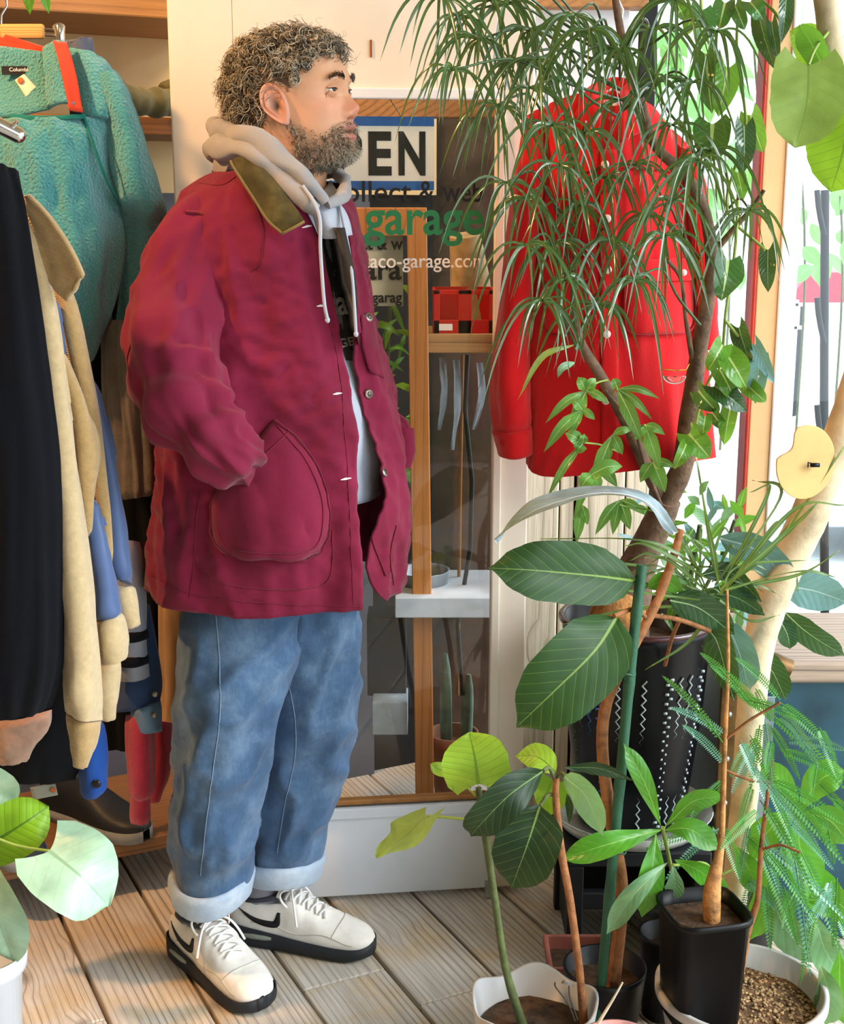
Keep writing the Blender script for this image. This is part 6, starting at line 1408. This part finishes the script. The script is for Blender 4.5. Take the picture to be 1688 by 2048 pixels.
# collar, standing, and inner neck with white lining and label
for nm, rows_ in (('collar', [[(1150, 230, 2.44), (1170, 185, 2.45), (1195, 160, 2.48)], [(1195, 300, 2.415), (1205, 215, 2.43), (1215, 190, 2.47)]]), ('collar', [[(1240, 285, 2.41), (1245, 215, 2.43), (1240, 185, 2.47)], [(1290, 260, 2.43), (1282, 190, 2.45), (1265, 158, 2.48)]]), ('collar_back', [[(1192, 165, 2.50), (1190, 205, 2.49)], [(1230, 155, 2.53), (1230, 205, 2.52)], [(1270, 160, 2.50), (1268, 205, 2.49)]])):
    solid(sheet(rows_, 12, 16, .003).obj(nm, M_rwool, rj), .006)
solid(sheet([[(1195, 205, 2.475), (1195, 285, 2.44)], [(1222, 200, 2.49), (1222, 290, 2.44)], [(1250, 205, 2.475), (1245, 285, 2.44)]], 10, 12).obj('neck_lining', m_cloth('lining_white', 'e9e4e0', 400), rj), .002)
MB().ell(P(1222, 238, 2.425), (.005, .002, .005), 12, 6).obj('button', m_plain('red_button', 'b0343c', .3), rj)
# placket, pockets, flaps, buttons
def rdrape(name, rows_, nu, nv, off, puff=0, mat=None, th=.004, par=None):
    g = drape([T_r], rows_, nu, nv, off, puff); mb = MB(); mb.grid(g); return solid(mb.obj(name, mat or M_rwool, par or rj), th)
rdrape('placket', [[(1200, 300), (1232, 300)], [(1200, 500), (1232, 500)], [(1202, 700), (1234, 700)], [(1204, 940), (1236, 940)]], 50, 6, .004)
for x0_, x1_ in ((1092, 1180), (1250, 1382)):
    pk_ = rdrape('pocket', [[(x0_, 560), (x1_, 556)], [(x0_, 640), (x1_, 636)], [(x0_ + 14, 668), (x1_ - 14, 664)]], 22, 16, .004, .006)
    rdrape('pocket_flap', [[(x0_ - 3, 520), (x1_ + 3, 516)], [(x0_ - 3, 552), (x1_ + 3, 548)], [(x0_ + 10, 565), (x1_ - 8, 561)]], 12, 16, .010, 0, None, .005, pk_)
    b = hit(T_r, (x0_ + x1_) / 2 + 40 * (x0_ > 1200), 546, .014)
    if b: MB().ell(b[0], (.006, .003, .006), 14, 8).obj('button', M_shell, pk_)
    seam(T_r, [(x0_, 560), (x0_, 640), (x0_ + 14, 668), ((x0_ + x1_) / 2, 668), (x1_ - 14, 664), (x1_, 636), (x1_, 556)], 50, .0018, .009, 'pocket_seam', M_rdark, pk_)
for y in (330, 438, 540, 668, 800):
    b = hit(T_r, 1214, y, .009)
    if b: MB().ell(b[0], (.0072, .003, .0072), 16, 8).obj('button', M_shell, rj)
for pts in ([(1095, 330), (1160, 345), (1200, 335)], [(1245, 335), (1310, 340), (1385, 350)], [(1090, 250), (1078, 330), (1066, 440), (1062, 520)], [(1360, 300), (1385, 400), (1392, 520), (1395, 600)]): seam(T_r, pts, 40, .0016, .003, 'seam', M_rdark, rj)
hg = empty('wire_hanger', P(1230, 150, 2.50), 'white wire hanger holding the red shirt jacket', 'hanger'); M_hw = m_plain('hanger_white', 'e8edf0', .3)
MB().tube([P(1232, -10, 2.52), P(1246, 20, 2.52), P(1240, 60, 2.52), P(1226, 90, 2.51), P(1228, 175, 2.50)], .002, 7).obj('hook', M_hw, hg); MB().tube([P(1120, 235, 2.495), P(1228, 176, 2.505), P(1330, 262, 2.495)], .0025, 7).obj('shoulder_bar', M_hw, hg)
# reading glasses hung on the branch
sg = empty('eyeglasses', P(1352, 745, 2.36), 'rimless eyeglasses hooked on the branch before the red jacket', 'eyeglasses')
M_lens = m_glass('lens_glass', (.95, .97, .98, 1), 4.0); M_gold = m_plain('gold_wire', 'c9973a', .25, metal=.9)
rows_ = [[P(1325 + 22 * math.cos(t) * r + 24, 752 + 15 * math.sin(t) * r, 2.335) for t in [math.pi * j / 20 for j in range(21)]] for r in (0, .5, 1)]
mb = MB(); mb.grid(rows_); solid(mb.obj('lens', M_lens, sg), .002); MB().tube(rows_[-1], .0012, 6).obj('lens_rim', m_plain('lens_edge', 'e8eef2', .15, spec=.8), sg)
MB().tube([P(1327, 738, 2.335), P(1350, 741, 2.335), P(1372, 740, 2.34), P(1378, 728, 2.35)], .0012, 6).obj('wire', M_gold, sg)

# ================================================================== outdoors beyond the window
L_out = m_leaf('leaf_outdoor', '5c9462', '86b58c', .5, 5, .8, .4, .02, .02)
sb = empty('outdoor_shrub', (1.45, 4.6, 0), 'pale leafy shrub outside the right window', 'shrub'); random.seed(61)
for i in range(130):
    x = random.uniform(1300, 1720); y = random.uniform(60, 560); 
    if 1500 < x < 1580: continue
    a = random.uniform(.6, 2.6); ln = random.uniform(35, 75); Y = random.uniform(4.3, 4.9)
    leaf(sb, L_out, [(x, y, Y), (x + ln * .5 * math.cos(a), y + ln * .5 * math.sin(a), Y), (x + ln * math.cos(a), y + ln * math.sin(a), Y)], random.uniform(10, 18), 'ovate', random.uniform(-40, 40), nu=9, nv=5)
for i in range(6):
    x = 1290 + 75 * i; stem(sb, W_green, [(x, 900, 4.6), (x + 20, 500, 4.6), (x - 10, 60, 4.6)], 2.5, 'stem', 6, 10)
blk = m_plain('outdoor_black', '14161a', .5)
pl = empty('black_pole', P(1650, 1400, 3.0), 'black pole with short side arms outside the right window', 'pole')
stem(pl, blk, [(1650, 1300, 3.02), (1648, 900, 3.02), (1650, 380, 3.02)], 9, 'pole', 12, 12)
for y in (380, 595, 810): stem(pl, blk, [(1634, y, 3.0), (1638, y + 40, 3.0), (1648, y + 90, 3.01)], 6, 'side_arm', 10, 10)
# red delivery stall roof and white railing far behind
M_rr = m_plain('red_canopy', 'c8283c', .5); rs = empty('red_canopy', P(1640, 600, 7.0), 'red canopy across the street seen through the right window', 'canopy')
a = P(1585, 612, 7.0); b = P(1760, 545, 7.0); mb = MB(); mb.prism([Vector((a.x, 7, a.z)), Vector((b.x, 7, a.z)), Vector((b.x, 7, b.z)), Vector((a.x + .08, 7, b.z)), Vector((a.x, 7, a.z + .06))], (0, 1, 0), .8); mb.obj('roof', M_rr, rs, False)
for x in (1592, 1752): pbox('canopy_post', x, x + 3, 612, 900, 7.0, .03, blk, rs)
rl = empty('white_railing', P(1640, 640, 6.6), 'white railing below the red canopy outside', 'railing')
for y0 in (606, 652): pbox('rail', 1580, 1760, y0, y0 + 7, 6.6, .03, M_alu, rl)
for i in range(14): pbox('baluster', 1584 + i * 13, 1588 + i * 13, 612, 654, 6.605, .02, M_alu, rl)
for x in (1582, 1756): pbox('railing_post', x, x + 6, 600, 880, 6.6, .03, M_alu, rl)
vh = empty('parked_car', P(1650, 760, 6.0), 'pale parked car low outside the right window', 'car')
a = P(1588, 840, 5.6); cm = m_plain('car_silver', 'c9d6e0', .25, .03, spec=.7)
prof = [(0, .10), (0, .38), (.25, .46), (.5, .72), (1.3, .74), (1.7, .48), (2.1, .42), (2.1, .10)]
mb = MB(); mb.prism([Vector((a.x + x, 5.6, z)) for x, z in prof], (0, 1, 0), .9); mb.obj('body', cm, vh, False, .03)
mb = MB(); mb.prism([Vector((a.x + x, 5.595, z)) for x, z in ((.42, .48), (.58, .67), (1.22, .69), (1.45, .49))], (0, 1, 0), .91); mb.obj('windows', m_plain('car_glass', '3c4c5a', .1, spec=.8), vh, False)
for x in (.45, 1.65): MB().tube([(a.x + x, 5.58, .02), (a.x + x, 5.72, .02)], .11, 20).obj('wheel', blk, vh)

# the fern on the porch
random.seed(71)
for i in range(60):
    x = random.uniform(735, 815); y = random.uniform(560, 1020); a = random.uniform(.3, 2.8); ln = random.uniform(35, 80); Y = random.uniform(2.93, 3.05)
    leaf(pf, random.choice((L_mid, L_lime, L_phil2)), [(x, y, Y), (x + ln * .5 * math.cos(a), y + ln * .45 * math.sin(a) - 8, Y - .02), (x + ln * math.cos(a), y + ln * math.sin(a), Y)], random.uniform(4, 9), 'lance', random.uniform(-40, 40), nu=9, nv=5)
stem(pf, W_green, [(775, 1180, 3.0), (770, 900, 3.0), (782, 560, 3.0)], 4, 'stem', 8, 12)
# ================================================================== clothes rack on the left
def fleece_mat():
    t = NT('teal_fleece'); v = t.coords(); vo = t.n('TexVoronoi', feature='DISTANCE_TO_EDGE'); t.l(v, vo.inputs['Vector']); vo.inputs['Scale'].default_value = 130
    nz = t.noise(v, 260, 5, .7); h = t.math('ADD', vo.outputs['Distance'], t.math('MULTIPLY', nz, .5))
    t.base(t.mix(nz, lin('17858a'), lin('52c0c4'))).set(Roughness=.95); t.p.inputs['Sheen Weight'].default_value = .5; t.bump(h, 1.0, .009); return t.m
M_teal2 = fleece_mat(); M_or = m_cloth('orange_trim', 'd2432a', 600); M_navy = m_cloth('navy_wool', '090b11', 700, .15, sheen=0.02); M_tan = m_knit('tan_knit', 'c9b184', 300); M_tan2 = m_knit('tan_rib', 'b5955f', 200); M_satin = m_cloth('blue_satin', '4b5f86', 1500, .1, .35, .1, .2)
M_blackc = m_cloth('black_cotton', '08090c', 700, .15, sheen=0.02); M_cordu = m_cloth('grey_brown_cord', '6b6158', 400, .2, .9, .5); M_den2 = m_cloth('dark_denim', '35496b', 700, .15); M_den3 = m_cloth('pale_denim', '6f8ca6', 700, .12); M_chino = m_cloth('khaki_chino', 'b28f66', 700, .1); M_stripeg = m_cloth('stripe_grey', '8d8f96', 700); M_bluec = m_cloth('royal_cotton', '2450a0', 700); M_redk = m_knit('red_knit', 'c0203c', 300); M_slate = m_cloth('slate_trouser', '5b6478', 700, .1); M_olv = m_cloth('olive_nylon', '5c5a3c', 700, .12, .6)
M_chrome = m_plain('chrome', 'c8ccd0', .15, .03, metal=1.0, bump=0)
# teal fleece pullover
tf = empty('teal_fleece', P(60, 300, 2.36), 'teal fleece pullover with orange collar trim on a hanger', 'fleece')
pillow([[(-130, 238, 2.38), (20, 240, 2.345), (130, 236, 2.335), (234, 232, 2.38)], [(-130, 300, 2.40), (40, 290, 2.33), (150, 270, 2.33), (238, 300, 2.40)], [(-100, 420, 2.40), (60, 410, 2.33), (160, 400, 2.33), (242, 415, 2.40)], [(-60, 520, 2.40), (80, 520, 2.33), (170, 510, 2.33), (250, 500, 2.40)], [(0, 620, 2.40), (100, 620, 2.34), (170, 620, 2.34), (224, 620, 2.40)], [(60, 715, 2.40), (110, 722, 2.36), (150, 724, 2.36), (190, 718, 2.40)]], .016, 70, 50, .014, (3, 2), 3, .4, 1.0).obj('body', M_teal2, tf)
pillow([[(132, 92, 2.41), (172, 108, 2.395), (206, 128, 2.40)], [(150, 150, 2.385), (190, 150, 2.37), (228, 153, 2.40)], [(164, 234, 2.36), (205, 236, 2.345), (240, 250, 2.39)]], .014, 24, 16, .004).obj('shoulder', M_teal2, tf)
pillow([[(190, 150, 2.40), (215, 143, 2.36), (230, 158, 2.42)], [(212, 280, 2.40), (255, 270, 2.35), (283, 290, 2.42)], [(236, 400, 2.40), (285, 385, 2.35), (324, 420, 2.42)], [(244, 460, 2.44), (292, 450, 2.40), (332, 462, 2.46)], [(240, 580, 2.48), (285, 580, 2.45), (318, 575, 2.50)], [(225, 700, 2.50), (265, 705, 2.48), (296, 700, 2.52)]], .018, 60, 24, .010, (2, 2), 8, .5, 1.1).obj('sleeve', M_teal2, tf)
MB().tube([P(x, y, Y) for x, y, Y in cr([(166, 228, 2.335), (190, 300, 2.322), (215, 365, 2.33), (243, 412, 2.37)], 24)], .003, 6).obj('sleeve_seam', m_cloth('teal_dark', '15706a', 600), tf)
solid(sheet([[(-60, 60, 2.42), (0, 66, 2.41), (92, 96, 2.38)], [(-60, 92, 2.42), (0, 95, 2.41), (92, 112, 2.38)]], 8, 20, .002).obj('collar_trim', M_or, tf), .005)
solid(sheet([[(-60, 90, 2.415), (0, 92, 2.405), (92, 104, 2.375)], [(-60, 160, 2.41), (0, 160, 2.40), (92, 150, 2.37)], [(-60, 235, 2.36), (30, 232, 2.35), (100, 218, 2.34)]], 14, 20, .003).obj('neck_inside', M_teal2, tf), .004)
cf_ = solid(sheet([[(88, 100, 2.375), (108, 84, 2.37), (132, 86, 2.375)], [(92, 150, 2.345), (116, 140, 2.335), (146, 140, 2.345)], [(96, 216, 2.33), (130, 205, 2.31), (162, 222, 2.325)]], 18, 14, .003).obj('collar_flap', M_teal2, tf), .008)
solid(sheet([[(106, 83, 2.362), (134, 86, 2.368)], [(122, 140, 2.326), (150, 142, 2.338)], [(138, 220, 2.305), (165, 225, 2.318)]], 18, 8, .002).obj('flap_trim', M_or, cf_), .004)
pillow([[(20, 228, 2.335), (90, 232, 2.325), (168, 228, 2.322)], [(20, 238, 2.332), (90, 242, 2.322), (168, 236, 2.32)]], .004, 6, 24, .002).obj('zip_edge', m_cloth('teal_dark', '15706a', 600), tf)
lb = MB().box(P(38, 141, 2.385), (.058, .002, .014)).obj('neck_label', m_plain('label_black', '15171c', .6), tf, False)
text_obj('lettering', 'Columbia', P(40, 139, 2.3835), .036, .006, M_wht, lb, bold=.01)
tg = sheet([[(30, 160, 2.37), (48, 148, 2.37)], [(62, 210, 2.362), (86, 188, 2.362)]], 8, 6).obj('price_tag', m_plain('tag_paper', 'e8dcc4', .7, .03), tf); solid(tg, .001)
MB().ell(P(41, 161, 2.366), (.0055, .001, .0055), 14, 5).obj('eyelet', m_plain('eyelet_orange', 'c46a3a', .5), tg)
MB().box(P(161, 655, 2.34), (.008, .004, .022)).obj('zip_pull', M_or, tf, False)
hgw = empty('clip_hanger', P(60, 60, 2.40), 'wooden clip hanger above the teal fleece', 'hanger')
a = P(45, 63, 2.41); MB().box(a, (.075, .012, .024)).obj('bar', m_wood('hanger_wood', 'd9a860', 'a8742f', 4, 'X', .5, 60), hgw, False, .004)
MB().tube([P(2, 55, 2.41), P(3, 30, 2.41), P(14, 12, 2.41), P(12, -10, 2.41), P(-2, -25, 2.41)], .002, 8).obj('hook', M_chrome, hgw)
for y in (58, 70): MB().tube([P(80, y, 2.41), P(118, y + 2, 2.41)], .0018, 6).obj('rod', M_chrome, hgw)
cp = pillow([[(104, 52, 2.40), (118, 46, 2.395), (131, 52, 2.40)], [(110, 72, 2.40), (120, 72, 2.39), (130, 72, 2.40)], [(112, 98, 2.40), (122, 100, 2.395), (133, 98, 2.40)]], .004, 12, 10, 0).obj('clip', M_chrome, hgw)
tag(pillow([[(128, 80, 2.46), (160, 78, 2.45), (184, 74, 2.46)], [(138, 110, 2.46), (165, 108, 2.45), (190, 110, 2.46)], [(140, 300, 2.47), (175, 300, 2.46), (210, 300, 2.47)], [(140, 650, 2.50), (180, 650, 2.49), (225, 650, 2.50)]], .010, 40, 16, .004).obj('slate_trousers', M_slate), 'slate blue trousers clipped behind the teal fleece', 'trousers')
# chrome rail end
rl_ = empty('clothes_rail', P(0, 250, 2.0), 'chrome clothes rail end poking in at the left edge', 'rail')
q0, q1 = P(-120, 190, 1.96), P(36, 270, 2.0); MB().tube([q0, q1], .0115, 20).ell(q1, (.0115, .0115, .0115), 14, 8).obj('tube', M_chrome, rl_); MB().tube([P(20, 258, 1.99), P(34, 242, 1.985)], .0035, 10).obj('peg', M_chrome, rl_)
# garments side-on along the rail
def garment(name, rows, th, mat, label, cat, **kw): return tag(pillow(rows, th, **kw).obj(name, mat), label, cat)
garment('navy_coat', [[(-120, 318, 2.02), (-20, 325, 1.99), (38, 345, 2.02)], [(-120, 500, 2.02), (0, 500, 1.98), (58, 520, 2.02)], [(-120, 700, 2.02), (20, 700, 1.97), (82, 720, 2.02)], [(-120, 900, 2.02), (40, 900, 1.97), (112, 900, 2.02)], [(-120, 1100, 2.02), (40, 1100, 1.97), (127, 1110, 2.02)], [(-120, 1300, 2.02), (40, 1300, 1.97), (128, 1310, 2.02)], [(-100, 1440, 2.02), (30, 1432, 1.98), (112, 1408, 2.02)]], .02, M_navy, 'navy black wool coat hanging at the left edge', 'coat', nu=60, nv=30, fold=.016, fs=(3, .6))
td = empty('tan_cardigan', P(60, 700, 2.05), 'tan knit cardigan with blue satin lined sleeves on the rail', 'cardigan')
pillow([[(12, 425, 2.06), (35, 420, 2.03), (62, 440, 2.06)], [(60, 600, 2.05), (85, 600, 2.02), (104, 620, 2.05)], [(90, 780, 2.05), (112, 780, 2.01), (132, 800, 2.05)], [(112, 980, 2.05), (135, 980, 2.01), (160, 990, 2.05)], [(122, 1180, 2.05), (152, 1180, 2.0), (186, 1190, 2.05)], [(126, 1330, 2.05), (160, 1335, 2.0), (201, 1330, 2.05)], [(130, 1420, 2.05), (165, 1440, 2.0), (205, 1440, 2.05)]], .012, 70, 18, .006, (2, 3), 2, .5, 1.2).obj('sleeve', M_tan, td)
pillow([[(132, 1425, 2.05), (165, 1442, 2.01), (203, 1442, 2.05)], [(145, 1490, 2.05), (165, 1500, 2.02), (190, 1490, 2.05)], [(152, 1532, 2.05), (160, 1535, 2.03), (168, 1530, 2.05)]], .010, 20, 14, .003).obj('rib_cuff', M_tan2, td)
solid(sheet([[(10, 395, 2.05), (62, 390, 2.02)], [(75, 520, 2.03), (118, 458, 2.0)], [(112, 578, 2.02), (164, 540, 1.99)], [(136, 602, 2.01), (164, 556, 1.99)]], 30, 16, .004).obj('collar', M_tan2, td), .008)
pillow([[(112, 700, 2.09), (125, 710, 2.07), (135, 725, 2.09)], [(135, 820, 2.08), (160, 815, 2.05), (185, 850, 2.08)], [(148, 920, 2.08), (172, 920, 2.05), (201, 905, 2.08)], [(165, 1010, 2.08), (175, 1010, 2.06), (184, 1000, 2.08)], [(170, 1070, 2.08), (172, 1072, 2.07), (175, 1070, 2.08)]], .008, 40, 14, .004).obj('front_panel', M_tan2, td)
pillow([[(100, 560, 2.13), (125, 560, 2.11), (150, 600, 2.13)], [(130, 680, 2.12), (150, 680, 2.10), (172, 700, 2.12)], [(160, 820, 2.12), (180, 820, 2.10), (200, 850, 2.12)], [(195, 1000, 2.12), (207, 1000, 2.10), (217, 1010, 2.12)], [(212, 1130, 2.12), (216, 1132, 2.11), (221, 1130, 2.12)]], .008, 50, 12, .003).obj('ribbed_edge', M_tan2, td)
pillow([[(98, 600, 2.10), (108, 600, 2.09), (118, 610, 2.10)], [(108, 660, 2.10), (120, 660, 2.085), (130, 700, 2.10)], [(118, 720, 2.10), (125, 725, 2.09), (132, 735, 2.10)]], .005, 20, 8, .002).obj('lining', M_satin, td)
for nm, rows_, cuffr in (('satin_sleeve', [[(170, 1000, 2.11), (180, 1000, 2.09), (190, 1010, 2.11)], [(176, 1080, 2.11), (195, 1080, 2.08), (212, 1090, 2.11)], [(184, 1180, 2.11), (210, 1180, 2.07), (232, 1180, 2.11)], [(190, 1245, 2.11), (220, 1240, 2.07), (242, 1226, 2.11)]], [[(188, 1244, 2.10), (220, 1238, 2.065), (243, 1224, 2.10)], [(192, 1290, 2.10), (225, 1290, 2.06), (256, 1275, 2.10)], [(195, 1330, 2.10), (228, 1325, 2.07), (255, 1306, 2.10)]]),
                         ('satin_sleeve', [[(175, 760, 2.16), (182, 765, 2.15), (190, 775, 2.16)], [(198, 900, 2.16), (210, 900, 2.14), (222, 920, 2.16)], [(215, 1060, 2.16), (232, 1060, 2.13), (248, 1060, 2.16)], [(222, 1150, 2.16), (245, 1160, 2.12), (262, 1170, 2.16)]], [[(226, 1172, 2.15), (246, 1174, 2.12), (264, 1172, 2.15)], [(234, 1215, 2.15), (256, 1215, 2.12), (272, 1210, 2.15)], [(246, 1252, 2.15), (262, 1254, 2.13), (278, 1248, 2.15)]])):
    s_ = pillow(rows_, .012, 40, 14, .004, (2, 2), 3, .5, 1.2).obj(nm, M_satin, td); pillow(cuffr, .012, 18, 14, .003).obj('knit_cuff', M_tan, s_)
pillow([[(196, 1318, 2.14), (218, 1318, 2.12), (240, 1316, 2.14)], [(198, 1390, 2.14), (215, 1395, 2.12), (233, 1390, 2.14)], [(200, 1436, 2.14), (215, 1440, 2.13), (230, 1434, 2.14)]], .012, 20, 12, .004).obj('hem_rib', M_tan, td)
gs = empty('striped_sleeve_shirt', P(270, 1200, 2.30), 'grey striped shirt sleeve with denim cuff on the rail', 'shirt')
pillow([[(232, 1080, 2.32), (255, 1080, 2.29), (280, 1085, 2.32)], [(236, 1180, 2.32), (262, 1180, 2.28), (290, 1190, 2.32)], [(238, 1270, 2.32), (265, 1270, 2.28), (292, 1275, 2.32)], [(236, 1362, 2.32), (268, 1362, 2.28), (300, 1352, 2.32)]], .012, 40, 14, .003).obj('sleeve', M_stripeg, gs)
for y in (1262, 1312): pillow([[(236, y, 2.312), (264, y + 2, 2.272), (296, y - 4, 2.312)], [(236, y + 20, 2.312), (264, y + 22, 2.272), (298, y + 14, 2.312)]], .013, 6, 14, 0).obj('navy_stripe', M_navy, gs)
dj = empty('denim_jacket', P(290, 1300, 2.36), 'dark denim jacket sleeves with buttoned cuffs on the rail', 'jacket')
pillow([[(225, 1200, 2.38), (262, 1200, 2.35), (300, 1210, 2.38)], [(230, 1350, 2.36), (275, 1352, 2.33), (324, 1352, 2.36)], [(228, 1425, 2.36), (270, 1420, 2.33), (320, 1405, 2.36)]], .012, 30, 16, .004).obj('sleeve', M_den2, dj)
c_ = pillow([[(262, 1420, 2.345), (292, 1412, 2.32), (322, 1402, 2.345)], [(266, 1470, 2.345), (296, 1466, 2.32), (325, 1462, 2.345)]], .012, 12, 16, .002).obj('cuff', M_den3, dj)
for x, y in ((308, 1430), (310, 1388)): MB().ell(P(x, y, 2.305), (.006, .003, .006), 14, 8).obj('button', M_btn, c_)
bb = empty('blue_shirt', P(190, 1560, 2.25), 'royal blue shirt cuff with dark button below the cardigan', 'shirt')
pillow([[(165, 1440, 2.28), (185, 1440, 2.26), (205, 1445, 2.28)], [(160, 1530, 2.26), (188, 1525, 2.23), (215, 1520, 2.26)], [(164, 1592, 2.26), (190, 1596, 2.23), (216, 1560, 2.26)]], .012, 20, 14, .005).obj('cuff', M_bluec, bb); MB().ell(P(193, 1568, 2.215), (.008, .003, .008), 14, 8).obj('button', m_plain('button_black', '101114', .3), bb)
rd = empty('red_sweater', P(280, 1560, 2.34), 'red knit sweater sleeves hanging low on the rail', 'sweater')
pillow([[(252, 1430, 2.36), (280, 1430, 2.33), (308, 1435, 2.36)], [(256, 1510, 2.36), (282, 1510, 2.32), (306, 1510, 2.36)], [(262, 1575, 2.36), (284, 1580, 2.32), (304, 1570, 2.36)], [(266, 1590, 2.36), (282, 1592, 2.33), (296, 1590, 2.36)], [(262, 1645, 2.36), (280, 1648, 2.33), (297, 1648, 2.36)]], .014, 40, 16, .004).obj('sleeve', M_redk, rd)
pillow([[(296, 1440, 2.44), (318, 1440, 2.42), (345, 1445, 2.44)], [(296, 1540, 2.44), (318, 1540, 2.42), (338, 1545, 2.44)], [(296, 1600, 2.44), (305, 1604, 2.43), (318, 1600, 2.44)]], .012, 24, 12, .004).obj('sleeve', M_redk, rd)
garment('cord_skirt', [[(200, 640, 2.44), (255, 640, 2.40), (330, 640, 2.44)], [(205, 800, 2.43), (265, 800, 2.38), (340, 800, 2.43)], [(220, 920, 2.43), (275, 920, 2.38), (340, 905, 2.43)], [(226, 1000, 2.43), (278, 995, 2.38), (338, 975, 2.43)]], .012, M_cordu, 'grey brown corduroy skirt hanging beside the jacket elbow', 'skirt', nu=50, nv=40, fold=.014, fs=(5, .5), seed=2)
garment('dark_backdrop_garment', [[(180, 560, 2.59), (260, 560, 2.57), (362, 560, 2.59)], [(185, 900, 2.59), (270, 900, 2.57), (362, 900, 2.59)], [(200, 1250, 2.59), (280, 1250, 2.57), (358, 1250, 2.59)], [(205, 1500, 2.59), (280, 1500, 2.57), (340, 1500, 2.59)]], .012, M_blackc, 'black garment added as a dark backdrop deep in the rack', 'trousers', nu=50, nv=24, fold=.02, fs=(4, .4))  # dark backdrop garment, added for the gloom inside the rack
garment('khaki_trousers', [[(322, 1120, 2.50), (350, 1120, 2.49), (392, 1120, 2.50)], [(318, 1260, 2.50), (348, 1260, 2.48), (385, 1260, 2.50)], [(325, 1400, 2.50), (348, 1400, 2.48), (372, 1400, 2.50)], [(316, 1500, 2.50), (335, 1506, 2.48), (365, 1500, 2.50)]], .012, M_chino, 'khaki chino leg hanging just behind the jeans', 'trousers', nu=40, nv=18, fold=.008, fs=(3, 1))
garment('dark_filler_garment', [[(-60, 1250, 2.24), (60, 1250, 2.20), (200, 1250, 2.24)], [(-60, 1420, 2.24), (60, 1420, 2.20), (205, 1420, 2.24)], [(-60, 1560, 2.24), (50, 1565, 2.21), (150, 1560, 2.24)]], .015, M_blackc, 'black garment added for the darkness behind the tan cardigan cuff', 'coat', nu=30, nv=24, fold=.012)  # another dark garment added to fill the rack's inner darkness
garment('pale_sweater', [[(-40, 1445, 2.12), (40, 1440, 2.09), (104, 1420, 2.12)], [(-30, 1490, 2.12), (35, 1485, 2.09), (98, 1455, 2.12)], [(0, 1525, 2.12), (25, 1528, 2.09), (60, 1500, 2.12)]], .014, m_knit('blush_knit', 'b8907a', 260), 'blush ribbed sweater hem peeking below the navy coat', 'sweater', nu=24, nv=18, fold=.008)
tgg = sheet([[(60, 1575, 2.3), (66, 1600, 2.3)], [(110, 1565, 2.3), (116, 1590, 2.3)]], 6, 6).obj('paper_tag', m_plain('paper_tag_grey', '9aa093', .7), None, label='small paper price tag dangling above the shoe shelf', cat='tag'); solid(tgg, .001)
MB().ell(P(106, 1580, 2.296), (.0055, .001, .0055), 12, 5).obj('eyelet', m_plain('eyelet_orange', 'c46a3a', .5), tgg)
# olive jacket rolled up on the shelf
mb = MB(); pts = [P(x, y, Y) for x, y, Y in cr([(215, 175, 2.66), (255, 198, 2.70), (300, 205, 2.74), (350, 205, 2.78), (400, 205, 2.82)], 40)]; mb.tube(pts, [.030 * (1 + .22 * N(i * .25, 4)) for i in range(40)], 20, True, .9)
rj2 = mb.obj('rolled_jacket', M_olv, None, label='olive jacket rolled up on the wooden shelf', cat='jacket')
mb = MB(); pts = [P(x, y, Y) for x, y, Y in cr([(325, 178, 2.78), (345, 170, 2.8), (380, 172, 2.84)], 14)]; mb.tube(pts, [.014, .018] + [.02] * 12, 12, True, .6); mb.obj('folded_hood', M_olv, rj2)
# dark shoes on the low shelf
def low_shoe(a, b, ang, mat, label):
    e = empty('low_shoe', S(a, b, .122), label, 'shoe', 'shoes on the low shelf'); R = WRot @ Matrix.Rotation(ang, 3, 'Z'); o0 = S(a, b, .1225)
    F = lambda x, y, z: o0 + R @ Vector((x - .13, y, z))
    st = cr([r[:4] for r in ST], 40); rows_ = []; rs_ = []
    for x, hw, zs_, zu in st:
        rows_.append([F(x, hw * math.copysign(abs(math.cos(t)) ** .7, math.cos(t)), .022 + (zu - .03) * max(0, math.sin(t)) ** .7) for t in [math.pi * k / 20 for k in range(21)]])
        rs_.append([F(x, (hw + .004) * c_, z_) for c_, z_ in ((-1, .024), (-1, 0), (1, 0), (1, .024))])
    m1 = MB(); m1.grid(rows_); m1.fan(rows_[0]); m1.obj('upper', mat, e); m2 = MB(); m2.grid(rs_, True); m2.obj('sole', m_plain('pale_sole', '8f9496', .6), e)
    for i in range(4):
        x = .125 + i * .018; q = [F(x, -.02 + .04 * j / 6, .088 - i * .008 + .004 * math.sin(j / 6 * 3.14)) for j in range(7)]; MB().tube(q, .003, 6).obj('lace', m_cloth('lace_grey', 'a9adb0', 500), e)
low_shoe(-.34, .12, -1.3, m_plain('shoe_slate', '39424e', .6, .15), 'slate grey low shoe on the shelf, left of the pair')
low_shoe(-.15, .13, -1.0, m_plain('shoe_black', '22262c', .5, .15), 'black low shoe on the shelf beside the red sleeve')
